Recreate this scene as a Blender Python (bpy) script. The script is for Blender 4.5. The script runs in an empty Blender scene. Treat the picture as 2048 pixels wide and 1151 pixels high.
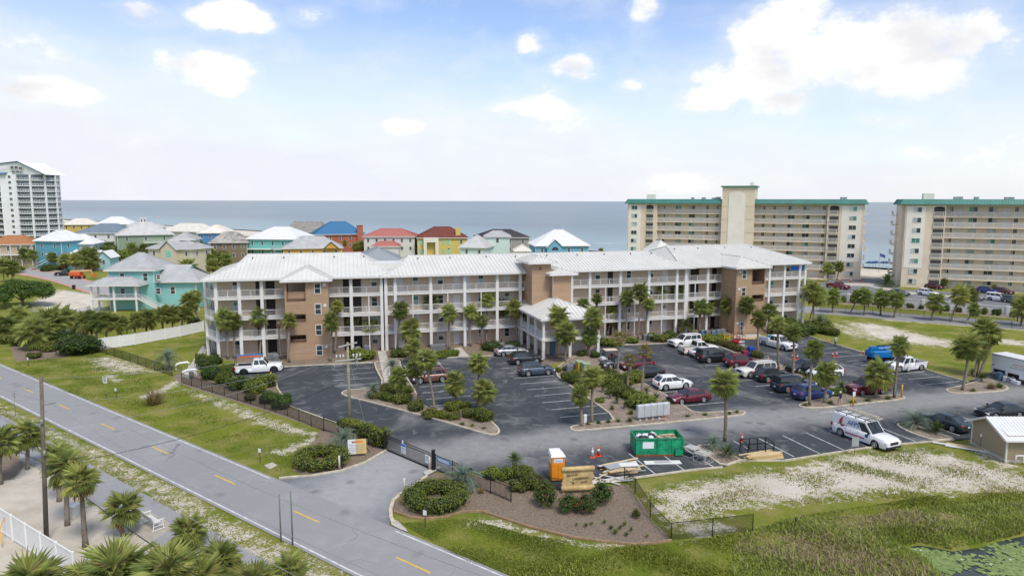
import bpy, math, random
import numpy as np
from mathutils import Matrix, Vector

S = bpy.context.scene
COL = S.collection
R = math.radians
random.seed(11)
NPR = np.random.RandomState(5)

# ------------------------------------------------------------------ camera (drone, 24 mm, 22.5 m up)
cam = bpy.data.cameras.new('camera')
cam.lens = 24.0; cam.sensor_width = 36.0; cam.clip_end = 200000.0; cam.clip_start = 0.5
cam_o = bpy.data.objects.new('camera', cam); COL.objects.link(cam_o)
cam_o.matrix_world = Matrix.Translation((0, 0, 22.5)) @ Matrix.Rotation(R(90) - math.atan(173.5 / 1365.0), 4, 'X') @ Matrix.Rotation(R(0.14), 4, 'Z')
S.camera = cam_o

# ------------------------------------------------------------------ sky and sun
SUN_EL, SUN_AZ = R(56), R(150)
W = bpy.data.worlds.new('World'); S.world = W; W.use_nodes = True
nt = W.node_tree; nt.nodes.clear()

class NG:
  """tiny node-graph helper"""
  def __init__(s, tree): s.t = tree
  def n(s, typ, **kw):
    nd = s.t.nodes.new(typ)
    for k, v in kw.items(): setattr(nd, k, v)
    return nd
  def put(s, sock, v):
    if hasattr(v, 'is_output') or isinstance(v, bpy.types.NodeSocket): s.t.links.new(v, sock)
    else: sock.default_value = v
  def m(s, op, a, b=None, c=None, clamp=False):
    nd = s.n('ShaderNodeMath', operation=op); nd.use_clamp = clamp
    s.put(nd.inputs[0], a)
    if b is not None: s.put(nd.inputs[1], b)
    if c is not None: s.put(nd.inputs[2], c)
    return nd.outputs[0]
  def sm(s, x, lo, hi):
    nd = s.n('ShaderNodeMapRange', interpolation_type='SMOOTHSTEP')
    s.put(nd.inputs[0], x); nd.inputs[1].default_value = lo; nd.inputs[2].default_value = hi
    return nd.outputs[0]
  def noise(s, vec, scale, detail=4, rough=.55, dist=0., out=0):
    nd = s.n('ShaderNodeTexNoise')
    if vec is not None: s.put(nd.inputs['Vector'], vec)
    nd.inputs['Scale'].default_value = scale; nd.inputs['Detail'].default_value = detail
    nd.inputs['Roughness'].default_value = rough; nd.inputs['Distortion'].default_value = dist
    return nd.outputs[out]
  def mix(s, f, a, b):
    nd = s.n('ShaderNodeMix', data_type='RGBA')
    s.put(nd.inputs['Factor'], f)
    for i, v in ((6, a), (7, b)):
      if isinstance(v, (tuple, list)): v = (*v[:3], 1)
      s.put(nd.inputs[i], v)
    return nd.outputs[2]
  def vscale(s, v, xyz):
    nd = s.n('ShaderNodeVectorMath', operation='MULTIPLY'); s.put(nd.inputs[0], v); nd.inputs[1].default_value = xyz
    return nd.outputs[0]

g = NG(nt)
sky = g.n('ShaderNodeTexSky', sky_type='NISHITA'); sky.sun_disc = False
sky.sun_elevation = SUN_EL; sky.sun_rotation = SUN_AZ; sky.altitude = 20; sky.air_density = 1.0; sky.dust_density = 0.6; sky.ozone_density = 2.0
tc = g.n('ShaderNodeTexCoord'); dv = tc.outputs['Generated']
sep = g.n('ShaderNodeSeparateXYZ'); g.put(sep.inputs[0], dv)
el = g.m('ARCSINE', sep.outputs[2]); az = g.m('ARCTAN2', sep.outputs[0], sep.outputs[1])
cn = g.noise(g.vscale(dv, (1, 1, 1.6)), 9.0, 9, .6)
cn2 = g.noise(g.vscale(dv, (1, 1, 2.2)), 3.0, 5, .55)
# cumulus heaps: (azimuth deg, elevation deg, half-width, half-height, weight)
HEAPS = [(25.2, 10.7, 9.7, 3.6, 1.1), (20.6, 12.7, 4.6, 2.5, 1.05), (29.7, 9.5, 5.0, 2.7, 1.0), (32.6, 10.5, 2.9, 1.9, 0.9), (-23.9, 9.9, 4.0, 1.6, 1.0), (-22.1, 8.8, 1.9, 1.2, 0.85), (-22.0, 13.7, 4.0, 1.3, 1.0), (-28.1, 13.2, 3.1, 1.0, 0.95), (5.1, 10.6, 2.2, 1.2, 0.85), (15.5, 8.2, 2.9, 1.3, 0.95), (21.3, 7.5, 3.1, 1.3, 0.85), (10.8, 14.8, 1.5, 1.3, 0.85), (1.8, 7.3, 4.4, 1.1, 0.75), (9.3, 9.5, 1.6, 0.7, 0.8), (-35.6, 7.0, 5.5, 1.3, 1.0), (-9.2, 5.9, 2.5, 0.9, 0.65), (35.4, 9.7, 2.1, 1.2, 0.7), (2.0, 12.4, 1.9, 1.3, 0.7), (14.2, 1.9, 4.6, 1.3, 0.6), (28.2, 5.9, 2.6, 0.8, 0.65), (-16.5, 13.9, 1.9, 0.9, 0.65), (29.8, 3.9, 2.5, 0.8, 0.5)]
wob = g.noise(g.vscale(dv, (1, 1, 1.3)), 4.6, 3, .5, out=1)
ws = g.n('ShaderNodeSeparateXYZ'); g.put(ws.inputs[0], wob)
az2 = g.m('MULTIPLY_ADD', g.m('SUBTRACT', ws.outputs[0], .5), R(4.5), az); el2 = g.m('MULTIPLY_ADD', g.m('SUBTRACT', ws.outputs[1], .5), R(2.6), el)
heap = None
for a0, e0, wa, we, wt in HEAPS:
  p = g.m('MULTIPLY', g.m('SUBTRACT', az2, R(a0)), 1 / R(wa)); q = g.m('MULTIPLY', g.m('SUBTRACT', el2, R(e0)), 1 / R(we))
  h_ = g.m('MULTIPLY_ADD', g.m('ADD', g.m('MULTIPLY', p, p), g.m('MULTIPLY', q, q)), -1.0, wt)
  heap = h_ if heap is None else g.m('MAXIMUM', heap, h_)
# the rest of the sky: ordinary fair-weather clouds overhead and behind
over = g.m('MULTIPLY', g.sm(el, R(20), R(30)), g.m('MULTIPLY_ADD', g.sm(cn2, .42, .60), 1.2, -.2))
heap = g.m('MAXIMUM', g.m('MAXIMUM', heap, g.m('SUBTRACT', over, .35)), -1.6)
fine = g.m('SUBTRACT', cn, .5)
body = g.m('ADD', heap, g.m('MULTIPLY', fine, 4.2))
cov = g.m('MAXIMUM', g.sm(body, .0, .85), g.m('MULTIPLY', g.sm(body, -.7, .5), .24))
# thin high veil that thickens to the horizon
veil = g.m('MULTIPLY', g.sm(g.m('ADD', el, g.m('MULTIPLY', g.m('SUBTRACT', cn2, .5), R(8))), R(15), R(1)), g.m('MULTIPLY_ADD', g.sm(az, R(-5), R(35)), -.18, .93))
veil = g.m('ADD', veil, g.m('MULTIPLY', g.sm(az, R(0), R(-45)), g.m('MULTIPLY', g.sm(el, R(24), R(6)), .32)))
veil = g.m('ADD', veil, g.m('MULTIPLY', g.sm(g.noise(g.vscale(dv, (1.2, 1.2, 6)), 2.4, 6, .6), .42, .8), .35), clamp=True)
hs = g.n('ShaderNodeHueSaturation'); hs.inputs['Saturation'].default_value = 1.0; hs.inputs['Value'].default_value = 1.0; hs.inputs['Hue'].default_value = .510; g.put(hs.inputs['Color'], sky.outputs[0])
skyc = g.mix(veil, hs.outputs[0], (4.48, 4.6, 5.0))
shade = g.m('MULTIPLY', g.sm(g.noise(g.vscale(dv, (1, 1, 2.0)), 6.0, 5, .55), .40, .64), g.sm(heap, .35, .9))
skyc = g.mix(cov, skyc, g.mix(shade, (5.5, 5.48, 5.45), (4.4, 4.4, 4.55)))
bg = g.n('ShaderNodeBackground'); g.put(bg.inputs[0], skyc); bg.inputs[1].default_value = 0.13
out = g.n('ShaderNodeOutputWorld'); nt.links.new(bg.outputs[0], out.inputs[0])
W.cycles.sampling_method = 'MANUAL'; W.cycles.sample_map_resolution = 512

sun = bpy.data.lights.new('sun', 'SUN'); sun.energy = 2.0; sun.angle = R(17); sun.color = (1.0, .93, .83)
sun_o = bpy.data.objects.new('sun', sun); COL.objects.link(sun_o)
sd = Vector((math.sin(SUN_AZ) * math.cos(SUN_EL), math.cos(SUN_AZ) * math.cos(SUN_EL), math.sin(SUN_EL)))
sun_o.rotation_euler = sd.to_track_quat('Z', 'Y').to_euler(); sun_o.location = (0, -60, 120)

S.view_settings.view_transform = 'Standard'; S.view_settings.look = 'None'; S.view_settings.gamma = 1.0
S.view_settings.use_curve_mapping = False; S.view_settings.exposure = 0.58
S.cycles.max_bounces = 6; S.cycles.diffuse_bounces = 3; S.cycles.glossy_bounces = 3; S.cycles.transmission_bounces = 3; S.cycles.transparent_max_bounces = 8

# ------------------------------------------------------------------ materials
MATS = {}

def newmat(name):
  m = bpy.data.materials.new(name); m.use_nodes = True
  t = m.node_tree; b = t.nodes['Principled BSDF']
  return m, NG(t), b

def mat(name, col, rough=.65, metal=0., var=.10, scale=2.5, bump=0., spec=.35, coat=0., world=False, rand=0.):
  """plain painted / plain stuff: colour, small mottling, optional fine relief"""
  if name in MATS: return MATS[name]
  m, g, b = newmat(name)
  tc = g.n('ShaderNodeTexCoord')
  vec = g.n('ShaderNodeNewGeometry').outputs['Position'] if world else tc.outputs['Object']
  nz = g.noise(vec, scale, 6, .6)
  f = g.sm(nz, .3, .7)
  lo = tuple(c * (1 - var) for c in col); hi = tuple(min(1, c * (1 + var)) for c in col)
  c = g.mix(f, lo, hi)
  if rand:
    oi = g.n('ShaderNodeObjectInfo'); hs = g.n('ShaderNodeHueSaturation')
    g.put(hs.inputs['Value'], g.m('MULTIPLY_ADD', oi.outputs['Random'], 2 * rand, 1 - rand)); g.put(hs.inputs['Color'], c); c = hs.outputs[0]
  g.put(b.inputs['Base Color'], c)
  b.inputs['Roughness'].default_value = rough; b.inputs['Metallic'].default_value = metal
  b.inputs['Specular IOR Level'].default_value = spec; b.inputs['Coat Weight'].default_value = coat
  if coat: b.inputs['Coat Roughness'].default_value = .08
  if bump:
    bp = g.n('ShaderNodeBump'); bp.inputs['Strength'].default_value = bump; bp.inputs['Distance'].default_value = .05
    g.put(bp.inputs['Height'], g.noise(vec, scale * 6, 5, .65)); g.t.links.new(bp.outputs[0], b.inputs['Normal'])
  MATS[name] = m
  return m

def siding(name, col, pitch=.2, var=.07, vertical=False):
  """lap siding: narrow dark gap every board, boards a little uneven in tone"""
  if name in MATS: return MATS[name]
  m, g, b = newmat(name)
  sp = g.n('ShaderNodeSeparateXYZ'); g.put(sp.inputs[0], g.n('ShaderNodeNewGeometry').outputs['Position'])
  zz = g.m('MULTIPLY', sp.outputs[2], 1 / pitch)
  fr = g.m('FRACT', zz); fl = g.m('FLOOR', zz)
  wn = g.n('ShaderNodeTexWhiteNoise', noise_dimensions='1D'); g.put(wn.inputs['W'], fl)
  nz = g.noise(None, 1.3, 6, .6)
  g.put(g.t.nodes[-1].inputs['Vector'], g.n('ShaderNodeTexCoord').outputs['Object'])
  v = g.m('ADD', g.m('MULTIPLY_ADD', wn.outputs[0], var * 1.4, 1 - var * .7), g.m('MULTIPLY', g.m('SUBTRACT', nz, .5), var * 3))
  v = g.m('MULTIPLY', v, g.m('MULTIPLY_ADD', g.sm(fr, .90, .97), -.28, 1.0))
  hs = g.n('ShaderNodeHueSaturation'); g.put(hs.inputs['Value'], v); hs.inputs['Color'].default_value = (*col, 1)
  g.put(b.inputs['Base Color'], hs.outputs[0]); b.inputs['Roughness'].default_value = .6; b.inputs['Specular IOR Level'].default_value = .3
  bp = g.n('ShaderNodeBump'); bp.inputs['Strength'].default_value = .5; bp.inputs['Distance'].default_value = .03
  g.put(bp.inputs['Height'], fr); g.t.links.new(bp.outputs[0], b.inputs['Normal'])
  MATS[name] = m
  return m

def leafmat(name, a, bcol, rand=.22, trans=.38, dry=None):
  """foliage: per-leaf and per-plant tone, thin enough to let light through"""
  if name in MATS: return MATS[name]
  m, g, b = newmat(name)
  ge = g.n('ShaderNodeNewGeometry'); oi = g.n('ShaderNodeObjectInfo')
  f = g.m('MULTIPLY_ADD', ge.outputs['Random Per Island'], .65, g.m('MULTIPLY', oi.outputs['Random'], .35))
  c = g.mix(f, a, bcol)
  if dry:
    c = g.mix(g.sm(g.m('FRACT', g.m('MULTIPLY', ge.outputs['Random Per Island'], 17.31)), .86, .95), c, dry)
  hs = g.n('ShaderNodeHueSaturation'); g.put(hs.inputs['Color'], c)
  g.put(hs.inputs['Value'], g.m('MULTIPLY_ADD', oi.outputs['Random'], 2 * rand, 1 - rand))
  g.put(hs.inputs['Hue'], g.m('MULTIPLY_ADD', g.m('FRACT', g.m('MULTIPLY', oi.outputs['Random'], 7.7)), .03, .485))
  g.put(b.inputs['Base Color'], hs.outputs[0]); b.inputs['Roughness'].default_value = .5; b.inputs['Specular IOR Level'].default_value = .3
  tr = g.n('ShaderNodeBsdfTranslucent'); g.put(tr.inputs[0], hs.outputs[0])
  mx = g.n('ShaderNodeMixShader'); mx.inputs[0].default_value = trans
  g.t.links.new(b.outputs[0], mx.inputs[1]); g.t.links.new(tr.outputs[0], mx.inputs[2])
  g.t.links.new(mx.outputs[0], g.t.nodes['Material Output'].inputs[0])
  MATS[name] = m
  return m

def glassmat(name, col=(.03, .04, .045), rough=.06):
  if name in MATS: return MATS[name]
  m, g, b = newmat(name)
  nz = g.noise(g.n('ShaderNodeNewGeometry').outputs['Position'], .6, 3, .5)
  g.put(b.inputs['Base Color'], g.mix(g.sm(nz, .35, .65), col, tuple(c * 1.7 + .01 for c in col)))
  b.inputs['Roughness'].default_value = rough; b.inputs['Specular IOR Level'].default_value = .6
  MATS[name] = m
  return m

# ------------------------------------------------------------------ mesh building
class MB:
  """collects faces, builds one mesh"""
  def __init__(s): s.v = []; s.f = []; s.mi = []; s.sm = []
  def add(s, vs, fs, mi=0, smooth=False):
    o = len(s.v); s.v.extend(tuple(v) for v in vs)
    for f in fs: s.f.append([i + o for i in f]); s.mi.append(mi); s.sm.append(smooth)
    return s
  def quad(s, a, b, c, d, mi=0): return s.add([a, b, c, d], [(0, 1, 2, 3)], mi)
  def poly(s, pts, mi=0): return s.add(pts, [tuple(range(len(pts)))], mi)
  def box(s, x0, x1, y0, y1, z0, z1, mi=0):
    v = [(x, y, z) for z in (z0, z1) for y in (y0, y1) for x in (x0, x1)]
    return s.add(v, [(0, 2, 3, 1), (4, 5, 7, 6), (0, 1, 5, 4), (2, 6, 7, 3), (0, 4, 6, 2), (1, 3, 7, 5)], mi)
  def bev(s, x0, x1, y0, y1, z0, z1, b=.03, mi=0):
    """box with chamfered vertical edges and top"""
    def ring(i, z): return [(x0 + i + b, y0 + i, z), (x1 - i - b, y0 + i, z), (x1 - i, y0 + i + b, z), (x1 - i, y1 - i - b, z), (x1 - i - b, y1 - i, z), (x0 + i + b, y1 - i, z), (x0 + i, y1 - i - b, z), (x0 + i, y0 + i + b, z)]
    v = ring(0, z0) + ring(0, z1 - b) + ring(b, z1)
    f = [tuple(range(7, -1, -1))] + [(i, (i + 1) % 8, 8 + (i + 1) % 8, 8 + i) for i in range(8)] + [(8 + i, 8 + (i + 1) % 8, 16 + (i + 1) % 8, 16 + i) for i in range(8)] + [tuple(range(16, 24))]
    return s.add(v, f, mi)
  def prism(s, poly, z0, z1, mi=0, top=True, bottom=True):
    n = len(poly); v = [(*p[:2], z0) for p in poly] + [(*p[:2], z1) for p in poly]
    f = [(i, (i + 1) % n, n + (i + 1) % n, n + i) for i in range(n)]
    if top: f.append(tuple(range(n, 2 * n)))
    if bottom: f.append(tuple(range(n - 1, -1, -1)))
    return s.add(v, f, mi)
  def tube(s, pts, rad, n=6, mi=0, cap=True, smooth=True):
    pts = [Vector(p) for p in pts]; rad = rad if isinstance(rad, (list, tuple)) else [rad] * len(pts)
    vs = []; prev = None
    for i, p in enumerate(pts):
      d = (pts[min(i + 1, len(pts) - 1)] - pts[max(i - 1, 0)]).normalized()
      a = Vector((1, 0, 0)) if abs(d.x) < .8 else Vector((0, 1, 0))
      if prev is not None: a = prev
      u = (a - d * a.dot(d)).normalized(); w = d.cross(u); prev = u
      for k in range(n):
        t = 2 * math.pi * k / n + (math.pi / 4 if n == 4 else 0); vs.append(p + (u * math.cos(t) + w * math.sin(t)) * rad[i])
    fs = [(i * n + k, i * n + (k + 1) % n, (i + 1) * n + (k + 1) % n, (i + 1) * n + k) for i in range(len(pts) - 1) for k in range(n)]
    if cap: fs += [tuple(range(n - 1, -1, -1)), tuple(range((len(pts) - 1) * n, len(pts) * n))]
    return s.add(vs, fs, mi, smooth)
  def bar(s, a, b, w, h=None, mi=0):
    """square bar from a to b, w wide, h high"""
    a, b = Vector(a), Vector(b); h = h or w; d = (b - a).normalized()
    up = Vector((0, 0, 1)) if abs(d.z) < .95 else Vector((0, 1, 0))
    u = d.cross(up).normalized() * w / 2; q = u.cross(d).normalized() * h / 2
    v = [a - u - q, a + u - q, a + u + q, a - u + q, b - u - q, b + u - q, b + u + q, b - u + q]
    return s.add(v, [(3, 2, 1, 0), (4, 5, 6, 7), (0, 1, 5, 4), (1, 2, 6, 5), (2, 3, 7, 6), (3, 0, 4, 7)], mi)
  def lathe(s, prof, n=12, mi=0, c=(0, 0, 0), smooth=True):
    vs = [(c[0] + r * math.cos(2 * math.pi * k / n), c[1] + r * math.sin(2 * math.pi * k / n), c[2] + z) for r, z in prof for k in range(n)]
    m = len(prof)
    fs = [(i * n + k, i * n + (k + 1) % n, (i + 1) * n + (k + 1) % n, (i + 1) * n + k) for i in range(m - 1) for k in range(n)]
    fs += [tuple(range(n - 1, -1, -1)), tuple(range((m - 1) * n, m * n))]
    return s.add(vs, fs, mi, smooth)
  def mesh(s, name):
    me = bpy.data.meshes.new(name); me.from_pydata([tuple(v) for v in s.v], [], s.f)
    if any(s.mi): me.polygons.foreach_set('material_index', s.mi)
    if any(s.sm): me.polygons.foreach_set('use_smooth', s.sm)
    me.update(); return me

def npmesh(name, verts, faces, mi=None):
  """big mesh from arrays; faces (n,k)"""
  me = bpy.data.meshes.new(name); n, k = faces.shape
  me.vertices.add(len(verts)); me.vertices.foreach_set('co', np.asarray(verts, np.float32).ravel())
  me.loops.add(n * k); me.loops.foreach_set('vertex_index', np.asarray(faces, np.int32).ravel())
  me.polygons.add(n); me.polygons.foreach_set('loop_start', np.arange(0, n * k, k, dtype=np.int32))
  try: me.polygons.foreach_set('loop_total', np.full(n, k, dtype=np.int32))
  except Exception: pass
  if mi is not None: me.polygons.foreach_set('material_index', np.asarray(mi, np.int32))
  me.update(calc_edges=True); me.validate(); return me

WM = {}

def T(x=0, y=0, z=0, rz=0, s=None):
  m = Matrix.Translation((x, y, z)) @ Matrix.Rotation(rz, 4, 'Z')
  if s is not None: m = m @ Matrix.Diagonal((*((s, s, s) if isinstance(s, (int, float)) else s), 1))
  return m

def add(name, data, mats=None, parent=None, M=None, local=False):
  """link one object. M is its world matrix, or its matrix inside parent when local"""
  if isinstance(data, MB): data = data.mesh(name)
  if mats is not None and data is not None and not data.materials:
    for m in (mats if isinstance(mats, (list, tuple)) else [mats]): data.materials.append(m)
  o = bpy.data.objects.new(name, data); COL.objects.link(o)
  M = M if M is not None else Matrix.Identity(4)
  if parent is not None:
    o.parent = parent; pw = WM[parent.name]
    if local: o.matrix_basis = M; WM[o.name] = pw @ M
    else: o.matrix_basis = pw.inverted() @ M; WM[o.name] = M
  else:
    o.matrix_basis = M; WM[o.name] = M
  return o

def pt(name, mb, m, parent): return add(name, mb, m, parent, Matrix.Identity(4), True)

def tag(o, label, cat, group=None):
  o['label'] = label; o['category'] = cat
  if group: o['group'] = group
  return o

def thing(name, label, cat, M=None, group=None): return tag(add(name, None, M=M), label, cat, group)

def struct(o): o['kind'] = 'structure'; return o

def stuff(o): o['kind'] = 'stuff'; return o

def omat(o, i, m):
  """material on this object only, mesh shared"""
  o.material_slots[i].link = 'OBJECT'; o.material_slots[i].material = m

def clone(root, M, label=None, group=None):
  """copy a thing with its parts and sub-parts"""
  def rec(o, par):
    c = o.copy(); COL.objects.link(c)
    if par is not None: c.parent = par; c.matrix_basis = o.matrix_basis; WM[c.name] = WM[par.name] @ o.matrix_basis
    else: c.matrix_basis = M; WM[c.name] = M
    for ch in o.children: rec(ch, c)
    return c
  r = rec(root, None)
  if label: r['label'] = label
  if group: r['group'] = group
  return r

def text_mesh(body, size, depth=.01, align='CENTER'):
  cu = bpy.data.curves.new('lettering', 'FONT'); cu.body = body; cu.size = size; cu.extrude = depth / 2; cu.align_x = align; cu.align_y = 'CENTER'; cu.resolution_u = 3
  o = bpy.data.objects.new('lettering', cu); COL.objects.link(o)
  dg = bpy.context.evaluated_depsgraph_get(); me = bpy.data.meshes.new_from_object(o.evaluated_get(dg))
  bpy.data.objects.remove(o); bpy.data.curves.remove(cu)
  return me

def chaikin(p, n=1):
  for _ in range(n):
    q = []
    for i in range(len(p)):
      a, b = p[i], p[(i + 1) % len(p)]
      q += [(a[0] * .75 + b[0] * .25, a[1] * .75 + b[1] * .25), (a[0] * .25 + b[0] * .75, a[1] * .25 + b[1] * .75)]
    p = q
  return p

def area2(p): return sum(p[i][0] * p[(i + 1) % len(p)][1] - p[(i + 1) % len(p)][0] * p[i][1] for i in range(len(p)))

def ccw(p): return p if area2(p) > 0 else p[::-1]

def inset(p, d):
  """offset a ccw polygon inwards"""
  n = len(p); q = []
  for i in range(n):
    a, b, c = Vector(p[i - 1]), Vector(p[i]), Vector(p[(i + 1) % n])
    e1 = (b - a).normalized(); e2 = (c - b).normalized(); n1 = Vector((-e1.y, e1.x)); n2 = Vector((-e2.y, e2.x))
    m = (n1 + n2); m = m / max(.35, m.length_squared / 2) if m.length > 1e-6 else n1
    q.append(tuple(b + m * d))
  return q

def inpoly(px, py, poly):
  """numpy point-in-polygon"""
  r = np.zeros(px.shape, bool); n = len(poly)
  for i in range(n):
    x0, y0 = poly[i]; x1, y1 = poly[(i + 1) % n]
    c = ((y0 > py) != (y1 > py)) & (px < (x1 - x0) * (py - y0) / ((y1 - y0) or 1e-9) + x0)
    r ^= c
  return r

def segdist(px, py, poly, closed=True):
  d = np.full(px.shape, 1e9); n = len(poly)
  for i in range(n if closed else n - 1):
    x0, y0 = poly[i]; x1, y1 = poly[(i + 1) % n]; dx, dy = x1 - x0, y1 - y0
    t = np.clip(((px - x0) * dx + (py - y0) * dy) / (dx * dx + dy * dy + 1e-9), 0, 1)
    d = np.minimum(d, np.hypot(px - x0 - t * dx, py - y0 - t * dy))
  return d

# lettering first, while the scene is still small
TXT = {}
for _t, _s, _d in (('30', .44, .008), ('AFPS', .62, .012), ('MDTC', .55, .01), ('SPEED\nLIMIT', .13, .008), ('United', .2, .01), ('GRAND', .27, .02), ('CARIBBEAN', .25, .02), ('EAST', .26, .02), ('Genie S80/S85', .34, .01)):
  TXT[_t, _s] = text_mesh(_t, _s, _d)

TH = R(17.0)
# ------------------------------------------------------------------ people
def person(p, face, label, pose, shirt, legs, skin=(.42, .24, .16), hair=(.05, .03, .02), shorts=True, cap=None):
  """one continuous skinned body, tinted by region; hair or cap as a child"""
  J = pose; names = list(J); vs = [Vector(J[k][:3]) for k in names]; rad = [J[k][3] for k in names]
  ed = [('pelvis', 'waist'), ('waist', 'chest'), ('chest', 'neck'), ('neck', 'chin'), ('chin', 'head'), ('head', 'crown')]
  for s in 'lr':
    ed += [('chest', 'sh' + s), ('sh' + s, 'el' + s), ('el' + s, 'wr' + s), ('wr' + s, 'pa' + s), ('pelvis', 'hip' + s), ('hip' + s, 'kn' + s), ('kn' + s, 'an' + s), ('an' + s, 'toe' + s)]
    w, pa = Vector(J['wr' + s][:3]), Vector(J['pa' + s][:3]); d_ = (pa - w).normalized(); sd_ = Vector((-d_.y, d_.x, 0)); sd_ = sd_.normalized() if sd_.length > .1 else Vector((0, 1, 0))
    for f in range(4): nm = 'f%d%s' % (f, s); names.append(nm); vs.append(pa + d_ * (.055 + .012 * (f in (1, 2))) + sd_ * (-.03 + .02 * f)); rad.append(.008); ed.append(('pa' + s, nm))
    nm = 'th' + s; names.append(nm); vs.append(w + d_ * .05 + sd_ * .05); rad.append(.009); ed.append(('wr' + s, nm))
  ix = {k: i for i, k in enumerate(names)}
  me = bpy.data.meshes.new('skeleton'); me.from_pydata(vs, [(ix[a], ix[b]) for a, b in ed], []); o = bpy.data.objects.new('skeleton', me); COL.objects.link(o)
  md = o.modifiers.new('skin', 'SKIN'); md.use_smooth_shade = True
  for i, sv in enumerate(me.skin_vertices[0].data): sv.radius = (rad[i], rad[i]); sv.use_root = i == ix['pelvis']
  sb = o.modifiers.new('sub', 'SUBSURF'); sb.levels = 1; sb.render_levels = 1
  dg = bpy.context.evaluated_depsgraph_get(); bm_ = bpy.data.meshes.new_from_object(o.evaluated_get(dg)); bpy.data.objects.remove(o)
  sk = mat('skin', skin, .6); cm_ = [sk, shirt, legs, mat('shoe', (.05, .05, .055), .7)]
  bm_.materials.clear(); [bm_.materials.append(m_) for m_ in cm_]
  zk = J['knl'][2]
  for f in bm_.polygons:
    c = f.center; f.use_smooth = True
    arm = math.hypot(c.x - J['chest'][0], c.y) > .24 and c.z > .75
    near_el = min((c - Vector(J['el' + s][:3])).length for s in 'lr'); near_w = min((c - Vector(J['wr' + s][:3])).length for s in 'lr')
    near_sh = min((c - Vector(J['sh' + s][:3])).length for s in 'lr')
    if c.z < .09: f.material_index = 3
    elif c.z > J['neck'][2] + .02 and near_w > .2: f.material_index = 0
    elif near_w < .17 or (near_el < .14 and near_sh > .2): f.material_index = 0
    elif c.z > J['pelvis'][2] + .03: f.material_index = 1
    elif c.z > (zk + .04 if shorts else .09): f.material_index = 2
    else: f.material_index = 0
  per = tag(add('person', bm_, None, None, T(*p, .03, R(face))), label, 'person')
  hd = Vector(J['head'][:3]); mb = MB()
  mb.lathe([(.0, .13), (.07, .115), (.105, .06), (.108, .0), (.10, -.03)], 12, c=(hd.x - .012, hd.y, hd.z + .02))
  if cap: mb.bev(hd.x + .05, hd.x + .17, hd.y - .07, hd.y + .07, hd.z + .03, hd.z + .05, .01)
  pt('cap' if cap else 'hair', mb, cap or mat('hair', hair, .8), per)
  fm = MB(); fm.lathe([(.016, -.02), (.02, 0), (.006, .02)], 6, c=(hd.x + .105, hd.y, hd.z - .015)); pt('nose', fm, sk, per)
  ed_ = mat('eye_dark', (.03, .02, .02), .5); fm = MB(); fm.box(hd.x + .085, hd.x + .092, -.022, .022, hd.z - .058, hd.z - .05); pt('mouth', fm, ed_, per)
  for s in (-1, 1):
    fm = MB(); fm.lathe([(.0, -.025), (.016, -.01), (.018, .02), (0, .03)], 6, c=(hd.x - .005, hd.y + s * .098, hd.z - .005)); pt('ear', fm, sk, per)
    fm = MB(); fm.lathe([(0, -.008), (.009, 0), (0, .008)], 6, c=(hd.x + .088, hd.y + s * .034, hd.z + .012)); pt('eye', fm, ed_, per)
  return per

stand = dict(pelvis=(0, 0, .95, .13), waist=(0, 0, 1.10, .125), chest=(0, 0, 1.33, .14), neck=(.01, 0, 1.50, .058), chin=(.025, 0, 1.57, .07), head=(.02, 0, 1.65, .092), crown=(.01, 0, 1.74, .06),
             shl=(0, .19, 1.42, .062), shr=(0, -.19, 1.42, .062), ell=(-.03, .25, 1.15, .045), elr=(.10, -.25, 1.20, .045), wrl=(.03, .24, .92, .030), wrr=(.27, -.14, 1.30, .030), pal=(.06, .235, .84, .033), par=(.31, -.10, 1.37, .033),
             hipl=(0, .10, .90, .092), hipr=(0, -.10, .90, .092), knl=(.02, .11, .50, .062), knr=(.02, -.11, .50, .062), anl=(-.01, .12, .09, .042), anr=(-.01, -.12, .09, .042), toel=(.15, .13, .04, .04), toer=(.15, -.13, .04, .04))
walk = dict(stand); walk.update(knl=(.16, .10, .52, .062), anl=(.20, .10, .10, .042), toel=(.36, .10, .05, .04), knr=(-.06, -.10, .50, .062), anr=(-.30, -.10, .17, .042), toer=(-.18, -.10, .06, .04), ell=(-.12, .25, 1.16, .045), wrl=(-.05, .25, .93, .03), pal=(-.01, .24, .85, .033), elr=(.10, -.25, 1.16, .045), wrr=(.26, -.20, 1.02, .03), par=(.33, -.18, .99, .033))
person((36.23,73.2), 105, 'person in navy shirt, beige shorts and white cap walking past the planting island', walk, mat('navy_shirt', (.012, .02, .05), .8), mat('beige_shorts', (.45, .36, .25), .8), cap=mat('sign_white', (.72, .74, .76), .5, var=.04))
person((50.47,104.6), 20, 'person in white shirt and blue jeans standing in the far stalls', stand, mat('white_shirt', (.68, .68, .70), .8), mat('blue_jeans', (.07, .11, .19), .85), shorts=False)

# ------------------------------------------------------------------ the setting: ground, sea, roads, car park
TH = R(17.0)
EX = Vector((math.cos(TH), math.sin(TH))); EY = Vector((-math.sin(TH), math.cos(TH)))
COAST = (130.0, 250.0); CN = (.66, .75)

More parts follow.
